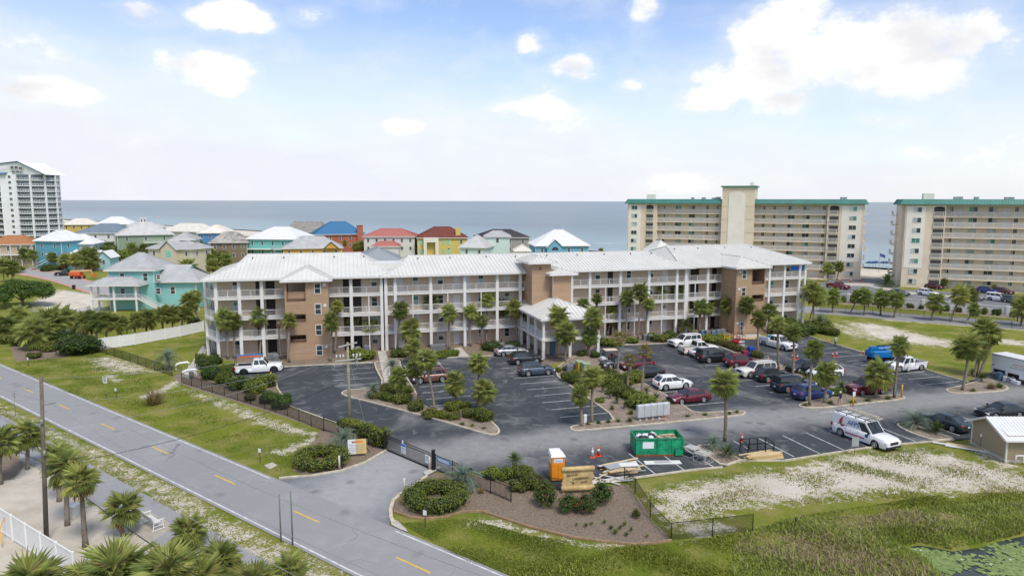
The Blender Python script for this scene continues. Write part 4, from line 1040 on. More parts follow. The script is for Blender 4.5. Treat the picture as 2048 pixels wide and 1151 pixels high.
TA = T(41, 225, 0, R(-23.9)); TB = T(106.3, 181, 0, R(-24.0))
ta, part = beach_tower('beige beach tower with green roof edge and a tall central arched panel', TA, [(6.6, 26.8), (36.4, 56.7)], [(-3.0, 6.6), (56.7, 66.3)],
                       [(-2.7, 1.3, 5.2), (60.4, 65.6, 5.2)], [(3.1, 5.4), (57.2, 59.7)], 66.3, [-.8, 63.4, 12.97, 17.25, 46.7, 50.9], [8.28, 21.99, 25.03, 38.82, 41.9, 55.68], [10.28, 19.9, 44.0, 53.7])
part('stair_core', MB().box(26.8, 36.35, -1.6, 8, 0, 26.9), BEI)
mb = MB(); n = 14; pts = [(28.8, 8.0), (33.6, 8.0)] + [(31.2 + 2.4 * math.cos(math.pi * i / n), 24.2 + 1.3 * math.sin(math.pi * i / n)) for i in range(n + 1)]
mb.add([(x, -1.75, z) for x, z in pts] + [(x, -1.6, z) for x, z in pts], [tuple(range(len(pts)))] + [(i, (i + 1) % len(pts), len(pts) + (i + 1) % len(pts), len(pts) + i) for i in range(len(pts))])
part('arched_panel', mb, CRM)
part('core_roof', MB().box(26.3, 36.85, -2.1, 8.4, 26.9, 27.3), GRN)
part('roof_stack', MB().bev(34.5, 35.7, 1, 2.2, 27.3, 28.4, .05), CRM)
for z in (9.0, 13.0, 17.0, 21.0):
  part('control_joint', MB().box(26.75, 36.4, -1.63, -1.6, z, z + .07), mat('joint_brown', (.33, .26, .16), .8))  # joint bands in a darker brown than the beige wall
tb, part = beach_tower('beige beach tower with green roof edge cut by the right picture edge', TB, [(6.8, 58)], [(-2.3, 6.8)], [(-2.0, 2.2, 5.2)], [(4.1, 6.5)], 58.0,
                       [.4, 13.13, 17.41, 30.5, 34.8, 48], [8.33, 22.39, 25.56, 40, 43], [10.33, 20.26, 28, 38])

# white tower, far left
WT = mat('white_tower_wall', (.78, .79, .80), .7, var=.04, scale=.2, world=True); BLR = mat('blue_roof', (.045, .14, .25), .5, var=.1)
WM_ = T(-271.5, 335, 0, R(-4)); wt = thing('white_tower', 'tall white beach tower with curved glazed balconies at the far left', 'building', WM_)
def wpart(name, mb, m_): return add(name, mb, m_, wt, WM_)
wpart('wall', MB().box(-8, 32.6, 0, 18, 0, 34.6), WT)
cu = [(32.6 + 12.2 * math.sin(a), 9 - 9 * math.cos(a) * (1 if a < 1.6 else 1)) for a in [R(d) for d in range(0, 181, 15)]]
mb = MB(); mb.prism([(30, .2), *cu, (30, 17.8)], 0, 34.6); wpart('bow_wall', mb, glassmat('bow_glass', (.06, .085, .10)))
for k in range(13):
  z = 2.66 * k
  mb = MB(); mb.prism([(32, -.9), *[(32.6 + (x - 32.6) * 1.09, 9 + (y - 9) * 1.1) for x, y in cu], (32, 18.6)], z - .18, z + .18); wpart('balcony_slab', mb, WT)
  mb = MB()
  oc = [(32.6 + (x - 32.6) * 1.08, 9 + (y - 9) * 1.09) for x, y in cu][:9]
  for a, b2 in zip(oc, oc[1:]):
    for zz in (.55, 1.0): mb.bar((*a, z + .18 + zz), (*b2, z + .18 + zz), .09)
    for j in range(3): p = (a[0] + (b2[0] - a[0]) * j / 3, a[1] + (b2[1] - a[1]) * j / 3); mb.bar((*p, z + .1), (*p, z + 1.2), .08)
  wpart('balcony_railing', mb, WT)
for a in (0, 2, 4, 6, 8): p = (32.6 + (cu[a][0] - 32.6) * 1.05, 9 + (cu[a][1] - 9) * 1.05); wpart('fin', MB().box(p[0] - .35, p[0] + .35, p[1] - .35, p[1] + .35, 0, 34.6), WT)
for k in range(1, 13):
  z = 2.66 * k
  for u in (29.2, 11.5): window(wt, WM_ @ T(u, -.01, z + .9), 1.5, 1.4, GL_D, GL_D, split='v')
  wpart('glass_door', MB().box(20.7, 24.1, -.05, 0, z + .2, z + 2.2), GL_D)
  mb = MB(); mb.box(20.4, 24.4, -1.2, 0, z - .15, z + .1); mb.box(20.4, 24.4, -1.2, -1.12, z + .6, z + .68); mb.box(20.4, 24.4, -1.2, -1.12, z + 1.0, z + 1.08)
  for j in range(9): mb.box(20.4 + j * .49, 20.46 + j * .49, -1.18, -1.13, z + .1, z + 1.0)
  wpart('small_balcony', mb, WT)
mb = MB()
mb.add([(18, 0, 34.6), (45, 2, 34.6), (34, 0, 40.4), (22, 0, 39.4), (18, 17, 34.6), (45, 15, 34.6), (34, 17, 40.4), (22, 17, 39.4)], [(0, 1, 2, 3), (7, 6, 5, 4), (1, 5, 6, 2), (0, 3, 7, 4)]); wpart('gable_wall', mb, WT)
mb = MB(); mb.add([(21, -.5, 39.3), (34.3, -.5, 40.7), (46, 1.5, 34.6), (21, 17, 39.3), (34.3, 17, 40.7), (46, 16, 34.6)], [(0, 1, 4, 3), (1, 2, 5, 4)]); wpart('sloping_roof', mb, WT)
mb = MB(); mb.bar((21, -.55, 39.4), (34.3, -.55, 40.8), .3, .25); mb.bar((34.3, -.55, 40.8), (46.2, 1.4, 34.6), .3, .25); wpart('roof_edge', mb, BLR)
wpart('roof_house', MB().box(-8, 19, .5, 16, 34.6, 38.4), WT)
mb = MB(); mb.add([(-9, -.6, 38.2), (20, -.6, 39.9), (-9, 17, 38.2), (20, 17, 39.9)], [(0, 1, 3, 2)]); mb.add([(14, -1.2, 34.7), (28, -1.2, 34.7), (28, .5, 35.6), (14, .5, 35.6)], [(0, 1, 2, 3)]); wpart('upper_roof', mb, BLR)
for u, z in ((31, 37.2), (33.2, 37.2), (35.4, 36.8), (31.6, 35.3), (33.8, 35.3)): window(wt, WM_ @ T(u, -.02, z), 1.7, 1.5 if z > 36 else 1.1, GL_D, GL_D, split='v')
for u in (15, 18): window(wt, WM_ @ T(u, .48, 35.4), 2.4, 2.2, GL_D, GL_D, split='v')

# ------------------------------------------------------------------ beach houses
RW = mat('house_roof_white', (.68, .69, .69), .45, var=.05, scale=.4); RG = mat('house_roof_grey', (.40, .41, .40), .5, var=.10, scale=.5); RGL = mat('house_roof_light', (.50, .50, .48), .5, var=.08, scale=.5)
RC = mat('house_roof_cream', (.66, .63, .55), .55, var=.08, scale=.5)

def house(name, label, A, C, W, z, apex, wall_c, roof_m, storeys=2, nf=3, nr=2, ridge=.35, over=.6, win=(.95, 1.4), porch=None, sp=.6, seams=True):
  """house from its front-left and front-right eave corners, depth W"""
  A, C = Vector(A), Vector(C); d = C - A; L = d.length; th = math.atan2(d.y, d.x); M = T(A.x, A.y, 0, th)
  h = thing(name, label, 'house', M)
  wm = siding('siding_' + name, wall_c, .18, .05)
  add('wall', MB().box(over, L - over, over, W - over, 0, z - .15), wm, h, M)
  mb = MB(); t = .14
  for u in (over - .02, L - over - t + .02):
    for v in (over - .02, W - over - t + .02): mb.box(u, u + t, v, v + t, 0, z - .16)
  add('corner_boards', mb, TRIM, h, M)
  if L >= W: rd_ = (min(W / 2, L * ridge), W / 2, L - min(W / 2, L * ridge), W / 2)
  else: rd_ = (L / 2, min(L / 2, W * ridge), L / 2, W - min(L / 2, W * ridge))
  hip_roof(h, M, 0, L, 0, W, z, apex, rd_, roof_m, sp=sp, seams=seams, fascia=.22)
  fh = 2.9
  for s in range(storeys):
    zz = z - 2.2 - s * fh
    for i in range(nf): window(h, M @ T(over + (L - 2 * over) * (i + .5) / nf, over - .005, zz), *win, GL_D, GL_D)
    for i in range(nr): window(h, M @ T(L - over + .005, over + (W - 2 * over) * (i + .5) / nr, zz, R(90)), *win, GL_D, GL_D)
  return h, M, L, W

def hpart(h, M, name, mb, m_): return add(name, mb, m_, h, M)

# near turquoise house
TQ = siding('turquoise_siding', (.28, .57, .54), .16, .05)
A, C = Vector((-83.6,138.9)), Vector((-73.3,139.6)); d = C - A; L = d.length; M = T(A.x, A.y, 0, math.atan2(d.y, d.x)); W_ = 10.5
h = thing('turquoise_house', 'near turquoise house with grey metal roof, front porch and outside stair', 'house', M)
hpart(h, M, 'wall', MB().box(.7, L - .6, .6, W_, 0, 8.1), TQ)
hip_roof(h, M, 0, L, 0, W_ + .8, 8.3, 11.5, (4.6, 5.6, L - 4.6, 5.6), RG)
hpart(h, M, 'side_wing', MB().box(L - .7, L + 7.2, 2.0, W_ - 1, 0, 5.6), TQ)
mb, sm = MB(), MB(); x0, x1, y0, y1 = L - .9, L + 8.2, 1.2, W_ - .2; ym = (y0 + y1) / 2
roof_faces(mb, sm, [[(x0, y0, 5.75), (x1, y0, 5.75), (x1 - 3.0, ym - .9, 8.0), (x1 - 3.0, ym, 8.9), (x0, ym, 8.9)], [(x1, y1, 5.75), (x0, y1, 5.75), (x0, ym, 8.9), (x1 - 3.0, ym, 8.9)], [(x1, y0, 5.75), (x1, y1, 5.75), (x1 - 3.0, ym + .9, 8.0), (x1 - 3.0, ym - .9, 8.0)]])
mb.box(x0, x1, y0, y1, 5.5, 5.74, 1); o = add('side_roof', mb, [RG, TRIM], h, M); stuff(add('standing_seams', sm, RG, o, M))
mb = MB(); mb.add([(x1 - 3.05, ym - 1.6, 7.7), (x1 - 3.05, ym + 1.6, 7.7), (x1 - 3.05, ym, 9.0)], [(0, 1, 2)]); mb.box(x1 - 3.3, x1 - 3.04, ym - 1.7, ym + 1.7, 7.5, 7.72); hpart(h, M, 'gable', mb, TQ)
hpart(h, M, 'porch_floor', MB().box(-1.6, 7.6, -2.6, .6, 2.5, 2.8), TRIM)
hip_roof(h, M, -2.2, 8.6, -3.2, 1.2, 5.6, 7.0, (.8, -.4, 5.6, -.4), RG, name='porch_roof')
cm = cached('pcol', lambda: MB().bev(-.17, .17, -.17, .17, 0, 5.35, .03).mesh('porch_column'));  cm.materials.append(TRIM) if not cm.materials else None
for u, v in ((-1.4, -2.4), (3.0, -2.4), (7.3, -2.4), (-1.4, .2)): add('porch_column', cm, None, h, M @ T(u, v, 0))
for u0, u1 in ((-1.2, 2.8), (3.2, 7.1)): add('railing', railing_mesh(round(u1 - u0, 2), .95, .14), None, h, M @ T(u0, -2.4, 2.8))
add('railing', railing_mesh(2.4, .95, .14), None, h, M @ T(-1.4, -2.2, 2.8, R(90)))
mb = MB()
for s in (-2.5, -1.3):
  mb.bar((7.7, s, 2.7), (12.2, s, .1), .06, .28); mb.bar((7.7, s, 3.65), (12.2, s, 1.05), .07)
  for i in range(14): t = i / 13; mb.bar((7.7 + 4.5 * t, s, 2.7 - 2.6 * t), (7.7 + 4.5 * t, s, 3.65 - 2.6 * t), .04)
for i in range(14): t = (i + .5) / 14; mb.box(7.7 + 4.5 * t - .16, 7.7 + 4.5 * t + .16, -2.5, -1.3, 2.7 - 2.6 * t, 2.74 - 2.6 * t)
hpart(h, M, 'stair', mb, TRIM)
for u, z, w, hh in ((3.4, 5.95, 1.0, 1.7), (8.0, 5.95, 1.0, 1.7), (10.6, 6.3, .8, 1.0), (10.4, 3.2, 1.0, 1.3), (3.3, 3.2, 1.0, 1.3)): window(h, M @ T(u, .595, z), w, hh)
window(h, M @ T(L + 2.4, 1.995, 3.0), 1.0, 1.6); door(h, M @ T(6.0, .595, 2.8), .95, 2.1)
mb = MB(); mb.box(.6, .75, .5, .65, 0, 8.1); mb.box(L - .7, L - .55, .5, .65, 5.6, 8.1); mb.box(L + 7.1, L + 7.25, 1.9, 2.05, 0, 5.5); hpart(h, M, 'corner_boards', mb, TRIM)

house('blue_house', 'deep blue house with white roof beside the left street', (-157.1,223.4), (-146,221), 12, 9.3, 12.6, (.12, .36, .43), RW, 2, 2, 2)
h, M, L, W_ = house('pale_blue_house', 'pale blue house with white roof and raised porch by the left street', (-152.4,226.1), (-140.1,229.2), 11, 8.0, 11.0, (.42, .54, .60), RW, 1, 3, 2)
hpart(h, M, 'porch_floor', MB().box(-.5, L - .5, -2.5, .6, 2.4, 2.7), TRIM)
hip_roof(h, M, -1.0, L - .2, -3.2, 1.0, 5.1, 6.2, (1.5, -.6, L - 3, -.6), RW, name='porch_roof')
for i in range(5): add('porch_column', cm, None, h, M @ T(-.2 + i * (L - .6) / 4, -2.3, 0, 0, (1, 1, .95)))
add('railing', railing_mesh(round(L - .6, 2), .95, .2), None, h, M @ T(-.3, -2.4, 2.7))
mb = MB(); mb.bar((-.6, -2.6, 2.6), (-5.8, -3.4, .1), .8, .14); mb.bar((-.6, -3.0, 3.5), (-5.8, -3.8, 1.0), .08); mb.bar((-.6, -2.2, 3.5), (-5.8, -3.0, 1.0), .08); hpart(h, M, 'stair', mb, TRIM)
for k, (px_, lab) in enumerate((((-139.7,218.3), 'little white gabled porch house left of the boom lift palm'), ((-135.4,218.4), 'little white gabled porch house behind the boom lift'), ((-132.7,220.1), 'little aqua gabled porch house next to the turquoise roof'))):
  M = T(px_[0], px_[1] + 1, 0, R(8)); h = thing('gabled_cottage', lab, 'house', M)
  mb = MB(); mb.box(-1.9, 1.9, 0, 7, 0, 4.2); mb.add([(-1.9, 0, 4.2), (1.9, 0, 4.2), (0, 0, 6.0), (-1.9, 7, 4.2), (1.9, 7, 4.2), (0, 7, 6.0)], [(0, 1, 2), (5, 4, 3)]); hpart(h, M, 'wall', mb, siding('cottage_siding_%d' % (k // 2), ((.70, .72, .72), (.35, .62, .66))[k // 2], .18, .04))
  mb, sm = MB(), MB(); roof_faces(mb, sm, [[(-2.4, 7.2, 3.8), (-2.4, -.5, 3.8), (0, -.5, 6.15), (0, 7.2, 6.15)], [(2.4, -.5, 3.8), (2.4, 7.2, 3.8), (0, 7.2, 6.15), (0, -.5, 6.15)]], .5); o = add('roof', mb, RW, h, M); stuff(add('standing_seams', sm, RW, o, M))
  window(h, M @ T(0, -.005, 1.8), .9, 1.4); door(h, M @ T(-1.1, -.005, .1))
house('white_slate_house', 'white house with slate blue hipped roof behind the palms at the left', (-174,271), (-153.6,274.2), 16, 9.5, 13.0, (.70, .70, .68), mat('slate_roof', (.17, .22, .27), .6, var=.1, scale=.5), 2, 4, 2)
h, M, L, W_ = house('sage_house', 'sage green house with light grey hipped roof and upper verandah', (-153.3,264.1), (-135.6,275.1), 15, 9.0, 13.2, (.25, .33, .24), RGL, 2, 3, 2)
hpart(h, M, 'verandah_floor', MB().box(L * .45, L - .3, -.9, .6, 5.7, 5.95), TRIM); add('railing', railing_mesh(round(L * .52, 2), 1.0, .2), None, h, M @ T(L * .45, -.8, 5.95))
h, M, L, W_ = house('cream_gable_house', 'cream house with grey gables and aqua shutters behind the turquoise house', (-111.9,208.1), (-95.9,204.3), 10, 8.0, 10.4, (.62, .56, .42), RG, 1, 4, 2)
mb, sm = MB(), MB(); xm = L * .55
mb.add([(xm - 2.6, -1.2, 0), (xm + 2.6, -1.2, 0), (xm + 2.6, -1.2, 8), (xm, -1.2, 10.2), (xm - 2.6, -1.2, 8), (xm - 2.6, 2, 0), (xm + 2.6, 2, 0), (xm + 2.6, 2, 8), (xm, 4, 10.2), (xm - 2.6, 2, 8)], [(0, 1, 2, 3, 4), (1, 6, 7, 2), (5, 0, 4, 9)]); hpart(h, M, 'gable_wall', mb, MATS['siding_cream_gable_house'])
mb = MB(); roof_faces(mb, sm, [[(xm - 3.1, 4, 7.75), (xm - 3.1, -1.6, 7.75), (xm, -1.6, 10.4), (xm, 4, 10.4)], [(xm + 3.1, -1.6, 7.75), (xm + 3.1, 4, 7.75), (xm, 4, 10.4), (xm, -1.6, 10.4)]]); o = add('gable_roof', mb, RG, h, M)
hpart(h, M, 'shutter', MB().box(xm - .9, xm + .9, -1.26, -1.2, 5.6, 7.4), mat('aqua_shutter', (.22, .55, .45), .6))
house('lookout_house', 'cream two tier house with grey hipped lookout right of the sage house', (-105.1,208.7), (-97.5,210.4), 9, 10.5, 12.6, (.62, .58, .47), RG, 1, 3, 2)
house('broad_cream_house', 'broad cream roofed house near the water behind the lookout house', (-160.6,312.9), (-140.7,306.3), 15, 8.5, 12.0, (.62, .60, .54), RC, 1, 3, 2, ridge=.2)
house('far_yellow_house', 'far yellow house with pale roof right of the white tower', (-247,375), (-230.7,384.3), 14, 9, 12.3, (.62, .48, .14), RC, 1, 5, 1)
house('far_white_house', 'far house with bright white hipped roof before the sea', (-225.3,369.8), (-208.2,375.1), 16, 9.5, 13.5, (.66, .66, .64), RW, 1, 3, 1)
h, M, L, W_ = house('cupola_house', 'far grey roofed house with a small white cupola', (-194.4,339.3), (-176,347), 14, 9, 11.6, (.62, .62, .58), RGL, 1, 3, 1)
mb = MB(); mb.box(L * .42, L * .42 + 3, 5.5, 8.5, 10.5, 13.4); mb.box(L * .42 - .3, L * .42 + 3.3, 5.2, 8.8, 13.4, 13.7); hpart(h, M, 'cupola', mb, TRIM)
for k in range(2): window(h, M @ T(L * .42 + .8 + 1.4 * k, 5.495, 11.6), .9, 1.2)
house('cobalt_house', 'small cobalt blue house with cream roof before the sea', (-131.3,284), (-117.9,286.9), 14, 9, 12.4, (.10, .25, .50), RC, 2, 4, 1)
house('weathered_house', 'olive brown house with streaked weathered grey roof', (-103.8,233), (-91.2,236.3), 12, 8.2, 11.6, (.22, .17, .11), mat('streaked_roof', (.33, .31, .28), .7, var=.45, scale=.6), 2, 4, 2)
h, M, L, W_ = house('teal_house', 'teal house with big white hipped roof and balcony behind the apartment roof', (-93.4,238.5), (-73.7,236.2), 17, 9.2, 13.2, (.17, .47, .42), RW, 2, 5, 3)
mb = MB(); mb.box(-.6, L * .5, -1.6, .6, 5.6, 5.85); mb.box(L * .55, L - .4, -1.2, .6, 5.6, 5.85); hpart(h, M, 'balcony_floor', mb, TRIM); add('railing', railing_mesh(round(L * .42, 2), 1.0, .2), None, h, M @ T(L * .55, -1.1, 5.85))
h, M, L, W_ = house('orange_house', 'orange house with grey hipped roof and small gable just behind the apartment roof', (-78,230.3), (-58.33,236), 13, 6.4, 10.2, (.60, .34, .08), RG, 1, 5, 2)
mb = MB(); xm = L * .80; mb.add([(xm - 2.4, -.6, 6.3), (xm + 2.4, -.6, 6.3), (xm, -.6, 8.3), (xm, 5, 8.3), (xm - 2.4, 5, 6.3), (xm + 2.4, 5, 6.3)], [(0, 1, 2)]); hpart(h, M, 'gable_wall', mb, MATS['siding_orange_house'])
mb = MB(); mb.add([(xm - 2.8, -1, 6.15), (xm, -1, 8.55), (xm + 2.8, -1, 6.15), (xm - 2.8, 6, 6.15), (xm, 6, 8.55), (xm + 2.8, 6, 6.15)], [(0, 1, 4, 3), (1, 2, 5, 4)]); hpart(h, M, 'gable_roof', mb, RG)
house('drab_house', 'drab grey brown roofed house behind the teal roof', (-96.7,288.6), (-80.4,284.8), 12, 9.5, 13.6, (.33, .30, .22), mat('brown_grey_roof', (.27, .26, .23), .7, var=.2, scale=.6), 1, 3, 2, ridge=.12)
h, M, L, W_ = house('brick_house', 'red brick house with cobalt blue roof and tall chimney', (-77,265.7), (-58.29,272.8), 15, 9.4, 14.2, (.42, .13, .08), mat('cobalt_roof', (.05, .16, .30), .45, var=.08), 2, 5, 2)
mb = MB(); mb.box(L * .83, L * .83 + 2.2, -.3, .9, 0, 12.6); mb.box(L * .83 - .2, L * .83 + 2.4, -.5, 1.1, 12.6, 12.9); hpart(h, M, 'chimney', mb, mat('red_brick', (.42, .14, .09), .85, var=.2, scale=6))
h, M, L, W_ = house('red_roof_house', 'white house with red metal roof left of the yellow house', (-54.81,249.5), (-35.23,250.5), 14, 9.6, 12.2, (.66, .65, .62), mat('red_roof', (.40, .14, .11), .5, var=.1), 2, 6, 2, ridge=.3)
hip_roof(h, M, L * .2, L * .72, -5, 1, 6.3, 8.0, (L * .35, -2, L * .6, -2), MATS['red_roof'], name='lower_roof'); hpart(h, M, 'front_wing', MB().box(L * .22, L * .70, -4.5, .6, 0, 6.2), MATS['siding_red_roof_house'])
h, M, L, W_ = house('yellow_house', 'bright yellow house with dark red roof, white arched entry and aqua shutters', (-34.84,247.7), (-15.79,250.3), 14, 9.2, 13.0, (.64, .51, .14), mat('dark_red_roof', (.16, .045, .03), .7, var=.15), 2, 4, 2)
mb = MB(); opening_wall(mb, L * .14, L * .42, 0, 9.3, -1.2, .6, [(L * .2, L * .36, 0, 7.6)]); hpart(h, M, 'entry_portal', mb, mat('portal_white', (.72, .68, .58), .7))
hpart(h, M, 'chimney', MB().box(L * .75, L * .75 + 1.8, 1.5, 2.8, 8, 12.8), MATS['siding_yellow_house'])
for u in (L * .07, L * .5, L * .6):
  for z in (6.6, 3.2): hpart(h, M, 'shutter', MB().box(u, u + .8, .54, .595, z, z + 1.8), MATS['aqua_shutter'])
house('dark_roof_house', 'grey house with near black roof behind the mint tower house', (-13.44,254.2), (7.1,256.9), 14, 9.0, 11.8, (.36, .34, .30), mat('black_shingle', (.055, .05, .055), .85, var=.2), 2, 4, 2)
house('mint_house', 'pale mint tower house with grey pyramid roof and blue windows', (-9.72,232.2), (-0.21,232.6), 9, 10.6, 12.4, (.60, .72, .66), RG, 1, 1, 1, win=(1.0, 1.6))
house('mint_wing_house', 'low pale mint house wing with grey hip roof left of the mint tower', (-17.85,225.1), (-8.2,223), 12, 7.4, 11.2, (.60, .74, .70), RGL, 1, 2, 1, ridge=.5)
h, M, L, W_ = house('white_roof_blue_house', 'bright blue house with large white roof right of the mint house', (7.17,223.3), (26.06,225.5), 16, 8.0, 13.0, (.18, .42, .56), RW, 1, 4, 2, ridge=.45)
mb = MB(); xm = L * .36; mb.add([(xm - 2.6, -1.0, 0), (xm + 2.6, -1.0, 0), (xm + 2.6, -1.0, 7.6), (xm, -1.0, 9.9), (xm - 2.6, -1.0, 7.6), (xm + 2.6, 3, 0), (xm + 2.6, 3, 7.6), (xm - 2.6, 3, 0), (xm - 2.6, 3, 7.6)], [(0, 1, 2, 3, 4), (1, 5, 6, 2), (7, 0, 4, 8)]); hpart(h, M, 'gable_wall', mb, MATS['siding_white_roof_blue_house'])
mb = MB(); mb.add([(xm - 3, -1.4, 7.3), (xm, -1.4, 10.1), (xm + 3, -1.4, 7.3), (xm - 3, 6, 7.3), (xm, 6, 10.1), (xm + 3, 6, 7.3)], [(0, 1, 4, 3), (1, 2, 5, 4)]); hpart(h, M, 'gable_roof', mb, RW)
n = 10; mb = MB(); mb.add([(xm + 1.1 * math.cos(math.pi * i / n), -1.05, 6.6 + 1.1 * math.sin(math.pi * i / n)) for i in range(n + 1)], [tuple(range(n + 1))]); hpart(h, M, 'fan_window', mb, GL_D)
house('slate_hip_house', 'low slate grey hipped roof just behind the joint of the left and middle wing', (-34.48,147.4), (-23.42,150.2), 16, 9.3, 12.0, (.08, .15, .30), mat('slate_grey_roof', (.27, .30, .32), .6, var=.1), 1, 3, 1)
h, M, L, W_ = house('orange_roof_house', 'tan house with orange brown roof and white verandahs at the left picture edge', (-180.8,231.8), (-164.9,235.2), 13, 7.4, 10.2, (.42, .34, .22), mat('orange_roof', (.38, .17, .07), .7, var=.15), 2, 5, 2)
hpart(h, M, 'verandah_floor', MB().box(0, L, -1.6, .6, 3.7, 3.95), TRIM); add('railing', railing_mesh(round(L - .4, 2), 1.0, .2), None, h, M @ T(.2, -1.5, 3.95))
for i in range(6): add('verandah_post', cached(('col', .16, 7.2), lambda: MB().bev(-.08, .08, -.08, .08, 0, 7.2, .02).mesh('post')), TRIM, h, M @ T(.2 + i * (L - .4) / 5, -1.4, 0))
house('peach_house', 'peach house with green roof edge below the white tower', (-261.1,339), (-247.2,343.1), 13, 8.6, 12.4, (.60, .38, .20), mat('green_grey_roof', (.24, .30, .20), .6, var=.1), 2, 4, 1)
house('small_cream_house', 'small cream roofed house peeking over the apartment ridge left of the blue gable', (0.45,215.8), (6.31,216), 9, 6.8, 8.6, (.6, .58, .5), RC, 1, 1, 1)

# ------------------------------------------------------------------ plants
PALM_L = leafmat('palm_leaf', (.185, .26, .062), (.48, .50, .16), dry=(.34, .29, .12))
PALM_D = leafmat('tired_palm_leaf', (.15, .16, .035), (.28, .23, .06), dry=(.33, .22, .09))
PINDO_L = leafmat('blue_palm_leaf', (.13, .19, .135), (.25, .31, .23), rand=.12)
DATE_L = leafmat('date_palm_leaf', (.07, .11, .03), (.16, .20, .06))
SAGO_L = leafmat('cycad_leaf', (.045, .075, .018), (.12, .15, .03))
DEAD_L = leafmat('dead_palm_leaf', (.20, .13, .06), (.33, .24, .12), rand=.1)
BUSH_L = leafmat('shrub_leaf', (.11, .165, .022), (.27, .31, .048), rand=.16)
DARKB_L = leafmat('dark_shrub_leaf', (.045, .088, .016), (.125, .185, .034), rand=.14)
OLIVE_L = leafmat('olive_shrub_leaf', (.11, .135, .024), (.25, .25, .055), rand=.14)
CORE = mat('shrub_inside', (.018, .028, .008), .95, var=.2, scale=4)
BARK = mat('palm_bark', (.235, .195, .15), .9, var=.28, scale=3.5, bump=.8, rand=.15)
BOOT = mat('palm_boots', (.20, .14, .085), .9, var=.35, scale=5, bump=.9)
FLOWER = mat('red_flower', (.55, .05, .06), .6)

def fan_leaf(seed, n=8, pet=.42, blade=.64):
  r = random.Random(seed); mb = MB()
  ax = r.uniform(-.05, .05)
  mb.tube([(0, 0, 0), (pet * .5, ax, .035), (pet, ax * 1.5, .03)], [.022, .016, .011], 3, smooth=False)
  for i in range(-n, n + 1):
    a = i / n * R(104); L = blade * (1 - .26 * (i / n) ** 2) * r.uniform(.85, 1.1)
    cx, cy = math.cos(a), math.sin(a); w = .036
    def P_(d, off):
      x = pet + cx * d - cy * off; y = ax * 1.5 + cy * d + cx * off
      return (x, y, .03 + .10 * abs(cy) * d - .42 * d * d * r.uniform(.8, 1.25) - .25 * max(0, d - .4))
    mb.add([(pet - .02, ax * 1.5, .03), P_(L * .55, -w), P_(L, r.uniform(-.03, .03)), P_(L * .55, w)], [(0, 1, 2), (0, 2, 3)])
  return mb

def feather_leaf(seed, n=15, arch=.9, width=.20, stiff=0.):
  """pinnate frond: arching rib with leaflets in a V"""
  r = random.Random(seed); mb = MB()
  def sp(t):
    return Vector((t * (1 - .22 * arch * t * t), .03 * math.sin(t * 3 + seed), .38 * t - arch * .78 * t ** 2.2))
  pts = [sp(t) for t in (0, .25, .5, .75, 1.0)]
  mb.tube(pts, [.02, .016, .012, .008, .004], 3, smooth=False)
  for i in range(n):
    t = .2 + .8 * i / (n - 1); p = sp(t); d = (sp(min(1.02, t + .03)) - sp(t - .03)).normalized()
    side = Vector((-d.y, d.x, 0)).normalized(); up = d.cross(side) * -1
    if up.z < 0: up = -up
    L = width * (1.15 - .75 * abs(t - .5)) * r.uniform(.85, 1.15)
    for s in (-1, 1):
      tip = p + (side * s * .80 + d * .75 + up * (.42 - stiff)) .normalized() * L - Vector((0, 0, L * .25)); w = d * .028
      mb.add([p - w * .3, p + (tip - p) * .5 - w, tip, p + (tip - p) * .5 + w], [(0, 1, 2, 3)])
  return mb

LEAVES = {
  's': [fan_leaf(k).mesh('fan_frond') for k in range(3)],
  'd': [fan_leaf(10 + k, 6, .5, .5).mesh('fan_frond') for k in range(2)],
  'p': [feather_leaf(k, 15, 1.05, .26).mesh('feather_frond') for k in range(3)],
  'f': [feather_leaf(5 + k, 17, .62, .22).mesh('feather_frond') for k in range(2)],
  'c': [feather_leaf(8 + k, 14, .5, .17, .3).mesh('feather_frond') for k in range(2)],
  'x': [fan_leaf(30 + k, 6, .35, .55).mesh('fan_frond') for k in range(2)],
}
for k, m_ in (('s', PALM_L), ('d', PALM_D), ('p', PINDO_L), ('f', DATE_L), ('c', SAGO_L), ('x', DEAD_L)):
  for me in LEAVES[k]: me.materials.append(m_)

def crown_layout(kind, seed, n):
  r = random.Random(seed); out = []
  hi, lo = {'s': (82, -58), 'd': (75, -50), 'p': (80, -5), 'f': (80, -20), 'c': (62, 2), 'x': (-55, -85)}[kind]
  for i in range(n):
    t = (i + .5) / n; az = i * 2.39996 + r.uniform(-.25, .25)
    e = R(hi + (lo - hi) * t ** (.85 if kind == 's' else 1.0) + r.uniform(-9, 9))
    s = r.uniform(.82, 1.08) * (1.0 if kind != 's' or t < .75 else .92)
    M = Matrix.Rotation(az, 4, 'Z') @ Matrix.Rotation(-e, 4, 'Y') @ Matrix.Rotation(r.uniform(-.35, .35), 4, 'X') @ Matrix.Diagonal((s, s, s, 1))
    out.append((Matrix.Translation((0, 0, -.10 * t)) @ M, r.randrange(len(LEAVES[kind])), t))
  return out

NLEAF = {'s': 40, 'd': 17, 'p': 26, 'f': 30, 'c': 24, 'x': 9}

def crown_mesh(kind, seed):
  def f():
    mb = MB()
    for M, li, t in crown_layout(kind, seed, NLEAF[kind]):
      me = LEAVES[kind][li]
      mb.add([M @ v.co for v in me.vertices], [tuple(p.vertices) for p in me.polygons])
      if kind == 's' and t > (.90, .84, .95)[seed % 3]:
        for q in range(len(me.polygons)): mb.mi[-1 - q] = 1
    me = mb.mesh('crown')
    for m_ in ((LEAVES[kind][0].materials[0], DEAD_L)): me.materials.append(m_)
    return me
  return cached(('crown', kind, seed), f)

